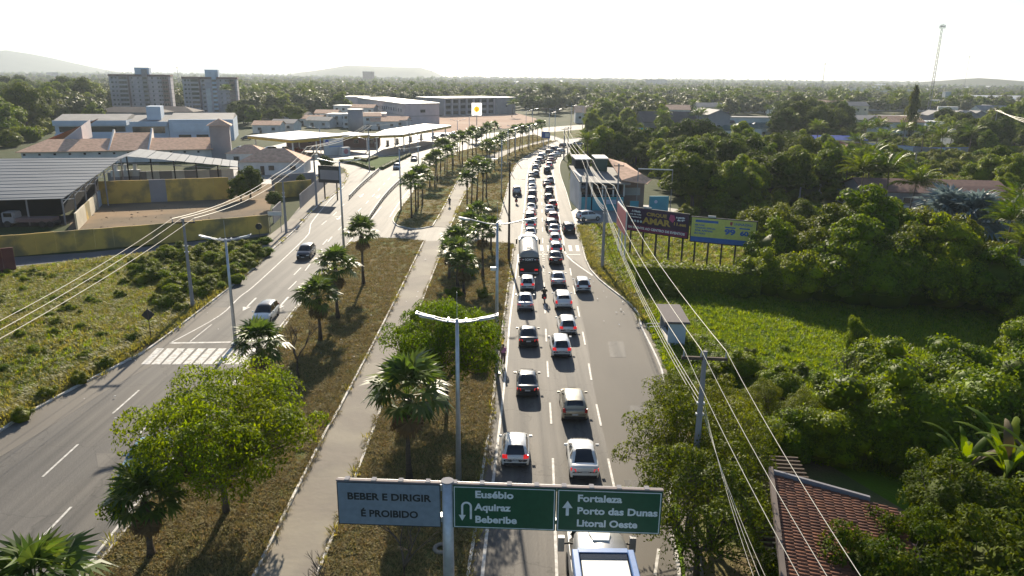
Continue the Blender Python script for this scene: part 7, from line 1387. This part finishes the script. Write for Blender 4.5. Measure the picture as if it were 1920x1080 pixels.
def sign(x0, x1, label, face, border):
    t = thing('road_sign', label, 'road sign', tuple(rot((al.x, al.y, 0), rzs) @ Vector((x0 * u, 0, zb))), rzs); W = (x1 - x0) * u; Hh = zt - zb
    bevel(MB().box(0, W, -.03, .03, 0, Hh).build('panel', M[face], t), .02, 1)
    if border:
        mb = MB()
        for a_, b_, c_, d_ in ((.05, W - .05, .05, .08), (.05, W - .05, Hh - .08, Hh - .05), (.05, .08, .08, Hh - .08), (W - .08, W - .05, .08, Hh - .08)): mb.box(a_, b_, -.036, -.031, c_, d_)
        mb.build('border', M['sign_letter'], t)
    else:
        mb = MB(); [mb.box(a_, b_, -.036, -.031, c_, d_) for a_, b_, c_, d_ in ((0, W, 0, .03), (0, W, Hh - .03, Hh), (0, .03, .03, Hh - .03), (W - .03, W, .03, Hh - .03))]; mb.build('border', M['ink'], t)
    for x_ in (W * .2, W * .8): MB().box(x_ - .04, x_ + .04, .03, .12, .1, Hh - .1).build('back_rib', M['steel'], t)
    return t, W, Hh
t, W, Hh = sign(1, 198, 'grey white sign reading BEBER E DIRIGIR É PROIBIDO, left of the gantry post', 'sign_white', 0)
lettering('BEBER E DIRIGIR', .42, M['ink'], t, (W * .5, -.035, Hh * .665), .012, w_=W * .81); lettering('É PROIBIDO', .42, M['ink'], t, (W * .5, -.035, Hh * .27), .012, w_=W * .555)
t, W, Hh = sign(221, 415.5, 'green sign reading Eusébio Aquiraz Beberibe with a white turning arrow', 'sign_green', 1)
for s_, z_, w__ in (('Eusébio', .8, .37), ('Aquiraz', .505, .355), ('Beberibe', .215, .405)):
    lettering(s_, .42, M['sign_letter'], t, (W * .215, -.035, Hh * z_), .014, 'LEFT', w_=W * w__)
P = [(.44, .36)]; r_, c0 = .17, (.54, .98); pts = [(c0[0] + r_, .42)] + [(c0[0] + r_ * math.cos(a_), c0[1] + r_ * math.sin(a_)) for a_ in [math.pi * k / 12 for k in range(13)]] + [(c0[0] - r_, .58)]
mb = MB(); hw2 = .042; 
for i in range(len(pts)):
    p = Vector(pts[i]); d_ = (Vector(pts[min(i + 1, len(pts) - 1)]) - Vector(pts[max(i - 1, 0)])).normalized(); nn = Vector((-d_.y, d_.x)) * hw2; mb.v += [(p.x + nn.x, -.036, p.y + nn.y), (p.x - nn.x, -.036, p.y - nn.y)]
mb.f += [(2 * i, 2 * i + 1, 2 * i + 3, 2 * i + 2) for i in range(len(pts) - 1)]; n0 = len(mb.v); mb.v += [(c0[0] - r_ - .14, -.036, .6), (c0[0] - r_ + .14, -.036, .6), (c0[0] - r_, -.036, .34)]; mb.f.append((n0, n0 + 2, n0 + 1)); mb.build('turning_arrow', M['sign_letter'], t)
t, W, Hh = sign(417, 613, 'green sign reading Fortaleza Porto das Dunas Litoral Oeste with an upward arrow', 'sign_green', 1)
for s_, z_, w__ in (('Fortaleza', .79, .42), ('Porto das Dunas', .5, .765), ('Litoral Oeste', .21, .58)): lettering(s_, .42, M['sign_letter'], t, (W * .195, -.035, Hh * z_), .014, 'LEFT', w_=W * w__)
MB().add([(.36, -.036, .72), (.48, -.036, .72), (.48, -.036, 1.12), (.36, -.036, 1.12), (.22, -.036, 1.06), (.62, -.036, 1.06), (.42, -.036, 1.38)], [(0, 1, 2, 3), (4, 5, 6)]).build('up_arrow', M['sign_letter'], t)
# ---- billboards ----
def board(pa, pb, z1, hh, label, face, legs=5, name='billboard', fr_m='black_steel'):
    a, b = G(*pa, z1), G(*pb, z1); t = thing(name, label, 'billboard', (a.x, a.y, 0), math.atan2(b.y - a.y, b.x - a.x)); W = (b.xy - a.xy).length
    for k in range(legs): x = W * (k + .35) / (legs - .3); MB().box(x - .1, x + .1, .08, .26, 0, z1 - .2).build('post', M[fr_m], t)
    MB().box(-.12, W + .12, -.05, .1, z1 - hh - .12, z1 + .12).build('frame', M[fr_m], t); MB().box(0, W, -.08, -.0501, z1 - hh, z1).build('poster', M[face] if isinstance(face, str) else face, t); return t, W, z1 - hh
M['poster_purple'] = simple('poster_purple', (.045, .015, .055), .6); M['poster_magenta'] = simple('poster_magenta', (.22, .02, .1), .6); M['poster_yellow'] = simple('poster_yellow', (.55, .56, .14), .6); M['poster_blue'] = simple('poster_blue', (.03, .12, .42), .6); M['gold'] = simple('poster_gold', (.5, .34, .07), .6); M['poster_pink'] = simple('poster_pink', (.5, .08, .2), .6); M['poster_teal'] = simple('poster_teal', (.03, .38, .32), .6); M['poster_red'] = simple('poster_red', (.32, .05, .08), .6)
t, W, z0 = board((1176, 388), (1292, 403), 6.5, 3.0, 'dark purple circus billboard reading CIRQUE AMAR, left of the yellow billboard', 'poster_purple', 5)
MB().box(.0, W, -.09, -.081, z0, z0 + .75).build('poster_band', M['poster_magenta'], t); Lt = lambda s_, sz, m_, x, z, w__, b=.02: lettering(s_, sz, M[m_], t, (x * W, -.095, z0 + z), b, w_=w__ * W)
Lt('CIRQUE', .6, 'gold', .5, 2.4, .33); Lt('AMAR', 1.1, 'gold', .5, 1.5, .46, .05); Lt('EM FRENTE AO CENTRO DE EVENTOS', .42, 'sign_letter', .5, .42, .92); Lt('A Magia', .36, 'sign_letter', .16, 2.6, .15); Lt('está de volta', .32, 'sign_letter', .15, 2.2, .2, .01); Lt('aventuras', .3, 'sign_letter', .16, 1.85, .18, .01)
Lt('a partir', .34, 'sign_letter', .88, 2.5, .14); Lt('de 09', .3, 'sign_letter', .89, 2.15, .12); Lt('11.set', .55, 'gold', .87, 1.6, .19, .02)
for k in range(4): MB().tube(((.1 + .05 * k) * W, -.1, z0 + 1.3), ((.1 + .05 * k) * W, -.081, z0 + 1.3), .17, .17, 12).build('poster_icon', M['pale_panel'], t)
MB().add([(W * .7, -.1, z0 + 2.1), (W * .76, -.1, z0 + 1.7), (W * .8, -.1, z0 + 2.2), (W * .78, -.1, z0 + 2.7), (W * .72, -.1, z0 + 2.75)], [(0, 1, 2, 3, 4)]).build('poster_shape', M['poster_pink'], t)
MB().box(W * .28, W * .4, -.05, .1, 6.62, 6.85).build('maker_plate', M['white_wall'], t)
t, W, z0 = board((1298, 407), (1419, 417), 6.5, 3.0, 'yellow and blue billboard reading UNINASSAU with the numbers 99 and 60', 'poster_yellow', 5)
MB().box(0, W, -.09, -.081, z0, z0 + .62).build('poster_band', M['poster_blue'], t); MB().box(W * .06, W * .42, -.09, -.081, z0 + 2.45, z0 + 2.75).build('poster_band', M['poster_blue'], t)
Lt('UNINASSAU', .42, 'poster_blue', .8, 2.55, .28, .01); Lt('99', .9, 'poster_blue', .61, 1.5, .17, .05); Lt('60', .75, 'poster_blue', .83, 1.45, .13, .04); Lt('SEM PAGAR', .28, 'poster_blue', .13, 2.1, .16, .01); Lt('CONDIÇÃO ESPECIAL', .3, 'poster_blue', .22, 1.75, .33, .01); Lt('POR APENAS', .3, 'poster_blue', .2, 1.4, .28, .01); Lt('SÃO PAULO', .28, 'poster_blue', .14, 1.05, .18, .01)
MB().add([(W * .6, -.1, z0 + 2.8), (W * .64, -.1, z0 + 2.8), (W * .64, -.1, z0 + 2.5), (W * .62, -.1, z0 + 2.3), (W * .6, -.1, z0 + 2.5)], [(4, 3, 2, 1, 0)]).build('poster_shield', M['poster_red'], t)
for x_ in (.61, .83): MB().box(W * (x_ - .08), W * (x_ + .08), -.09, -.081, z0 + 2.0, z0 + 2.16).build('poster_band', M['poster_blue'], t)
MB().box(W * .25, W * .37, -.05, .1, 6.62, 6.85).build('maker_plate', M['white_wall'], t)
t, W, z0 = board((1159, 379), (1175, 398), 6.9, 3.0, 'dull red billboard seen edge on beside the circus billboard', 'poster_red', 3, fr_m='white_wall')
t, W, z0 = board((632, 310), (592, 310), 5.3, 3.4, 'x', 'dark_void', 2) if False else (None, 0, 0)
t, W, z0 = board((597, 311), (637, 313), 6.4, 3.0, 'dark backside of a billboard over the left pavement', 'ink', 2); MB().box(.3, W - .3, -.09, -.081, z0 + .5, z0 + 2.3).build('poster_band', M['grey_wall'], t)
t, W, z0 = board((1150, 239), (1215, 240), 8.5, 4.2, 'turquoise and white billboard at the road bend above the trees', 'pale_panel', 4); MB().box(W * .4, W * .64, -.09, -.081, z0, z0 + 4.2).build('poster_band', M['poster_teal'], t); MB().box(W * .8, W * .98, -.09, -.081, z0, z0 + 4.2).build('poster_band', M['poster_teal'], t); MB().box(W * .04, W * .3, -.09, -.081, z0 + 1, z0 + 1.6).build('poster_band', M['poster_blue'], t)
t, W, z0 = board((1016, 247), (1031, 248), 5.2, 2.0, 'small blue road information sign at the far end of the median', 'poster_blue', 2, name='information_sign', fr_m='steel'); MB().box(W * .45, W * .9, -.09, -.081, z0 + .4, z0 + 1.6).build('sign_field', M['pale_panel'], t)
# ---- guard rails ----
def guard(P, label):
    L = resamp(smoothline(px(P), 6), 2.0); c = Vector((L[0].x, L[0].y, 0)); t = thing('guard_rail', label, 'guard rail', c); LL = [p - Vector((c.x, c.y)) for p in L]
    ribbon(LL, .06, .45, .8).build('rail', M['steel'], t); ribbon(LL, .2, .8, .85).build('top_rail', M['kerb'], t)
    for p in LL: MB().box(p.x - .08, p.x + .08, p.y - .08, p.y + .08, 0, .8).build('post', M['wood'], t)
guard([(655, 374), (680, 348), (712, 320)], 'short steel guard rail beside the slip road'); guard([(685, 424), (730, 362), (785, 311)], 'longer steel guard rail between the left carriageway and the turning lane')
# ---- bus shelter ----
g = G(1262, 655); g2 = G(1232, 590); dd = (g2.xy - g.xy); rz = math.atan2(dd.y, dd.x); L_s = 5.2
t = thing('bus_shelter', 'concrete bus shelter with a flat roof on the right pavement', 'bus shelter', (g.x, g.y, .05), rz)
bevel(MB().box(-.2, L_s, -1.3, .9, 2.35, 2.55).build('roof', simple('shelter_roof', (.13, .11, .11), .9), t), .04); MB().box(.1, .35, -1.0, .5, 0, 2.35).build('end_wall', M['blue_white'], t); MB().box(L_s - .5, L_s - .25, -1.0, .5, 0, 2.35).build('end_wall', M['grey_wall'], t); MB().box(.5, L_s - .6, .0, .45, 0, .45).build('bench', M['kerb'], t); MB().box(.35, L_s - .5, -1.0, -.85, 0, 1.0).build('back_wall', M['grey_wall'], t)
g = G(1212, 617); t = thing('bicycle_stand', 'small white painted metal frame on the pavement by the bus shelter', 'frame', (g.x, g.y, .05), .1); MB().path([(0, 0, 0), (0, 0, .5), (1.4, 0, .5), (1.4, 0, 0)], .04, 6).build('bar', M['white_paint'], t); MB().path([(0, -.9, 0), (0, -.9, .5), (1.4, -.9, .5), (1.4, -.9, 0)], .04, 6).build('bar', M['white_paint'], t)
# road sign diamond seen from behind at left, tyre, litter
g = G(284, 640); t = thing('road_sign', 'diamond road sign seen from behind in the verge at left', 'road sign', g, .3); MB().tube((0, 0, 0), (0, 0, 3.1), .04, .04, 6).build('post', M['wood'], t); s2 = .55; MB().add([(0, y, z) for y, z in ()] or [(-s2, -.02, 2.5), (0, -.02, 2.5 - s2), (s2, -.02, 2.5), (0, -.02, 2.5 + s2), (-s2, .02, 2.5), (0, .02, 2.5 - s2), (s2, .02, 2.5), (0, .02, 2.5 + s2)], [(0, 1, 2, 3), (7, 6, 5, 4), (0, 4, 5, 1), (1, 5, 6, 2), (2, 6, 7, 3), (3, 7, 4, 0)]).build('plate', M['ink'], t)
g = G(488, 459); t = thing('road_sign', 'round road sign seen from behind at the end of the left pavement', 'road sign', (g.x, g.y, 0), .3); MB().tube((0, 0, 0), (0, 0, 2.9), .04, .04, 6).build('post', M['wood'], t); MB().tube((0, -.02, 2.6), (0, .02, 2.6), .45, .45, 16).build('plate', M['ink'], t)
g = G(828, 1036); n_ = 24; vs = [((.34 + .11 * math.cos(2 * math.pi * j / 8)) * math.cos(2 * math.pi * k / n_), (.34 + .11 * math.cos(2 * math.pi * j / 8)) * math.sin(2 * math.pi * k / n_), .1 * math.sin(2 * math.pi * j / 8)) for k in range(n_) for j in range(8)]
o = MB().add(vs, [(k * 8 + j, ((k + 1) % n_) * 8 + j, ((k + 1) % n_) * 8 + (j + 1) % 8, k * 8 + (j + 1) % 8) for k in range(n_) for j in range(8)]).build('old_tyre', M['concrete'], None, True, (g.x, g.y, .24)); tag(o, 'old pale tyre lying on the median beside the gantry post', 'tyre')
rng = random.Random(3); lp = []
for k in range(150):
    x, y = rng.choice([(rng.uniform(620, 940), rng.uniform(470, 1000)), (rng.uniform(0, 480), rng.uniform(500, 800)), (rng.uniform(1100, 1250), rng.uniform(430, 640)), (rng.uniform(520, 800), rng.uniform(480, 700))]); p = G(x, y); lp.append((p.x, p.y, .15))
lm = [MB().add([(0, 0, 0), (.16, .03, .02), (.2, .14, .05), (.05, .17, .0)], [(0, 1, 2, 3)]).mesh('scrap', M['white_roof']), MB().box(-.05, .05, -.09, .09, 0, .05).mesh('scrap', M['white_roof'])]
scatter('litter', 'scraps of white litter on the verges and medians', lp, lm, [rng.uniform(.4, 1.1) for _ in lp])

for o in sc.objects:
    if o.parent is None and 'label' in o and 'category' in o and not 4 <= len(o['label'].split()) <= 16: print('LABEL', o.name, o['label'])
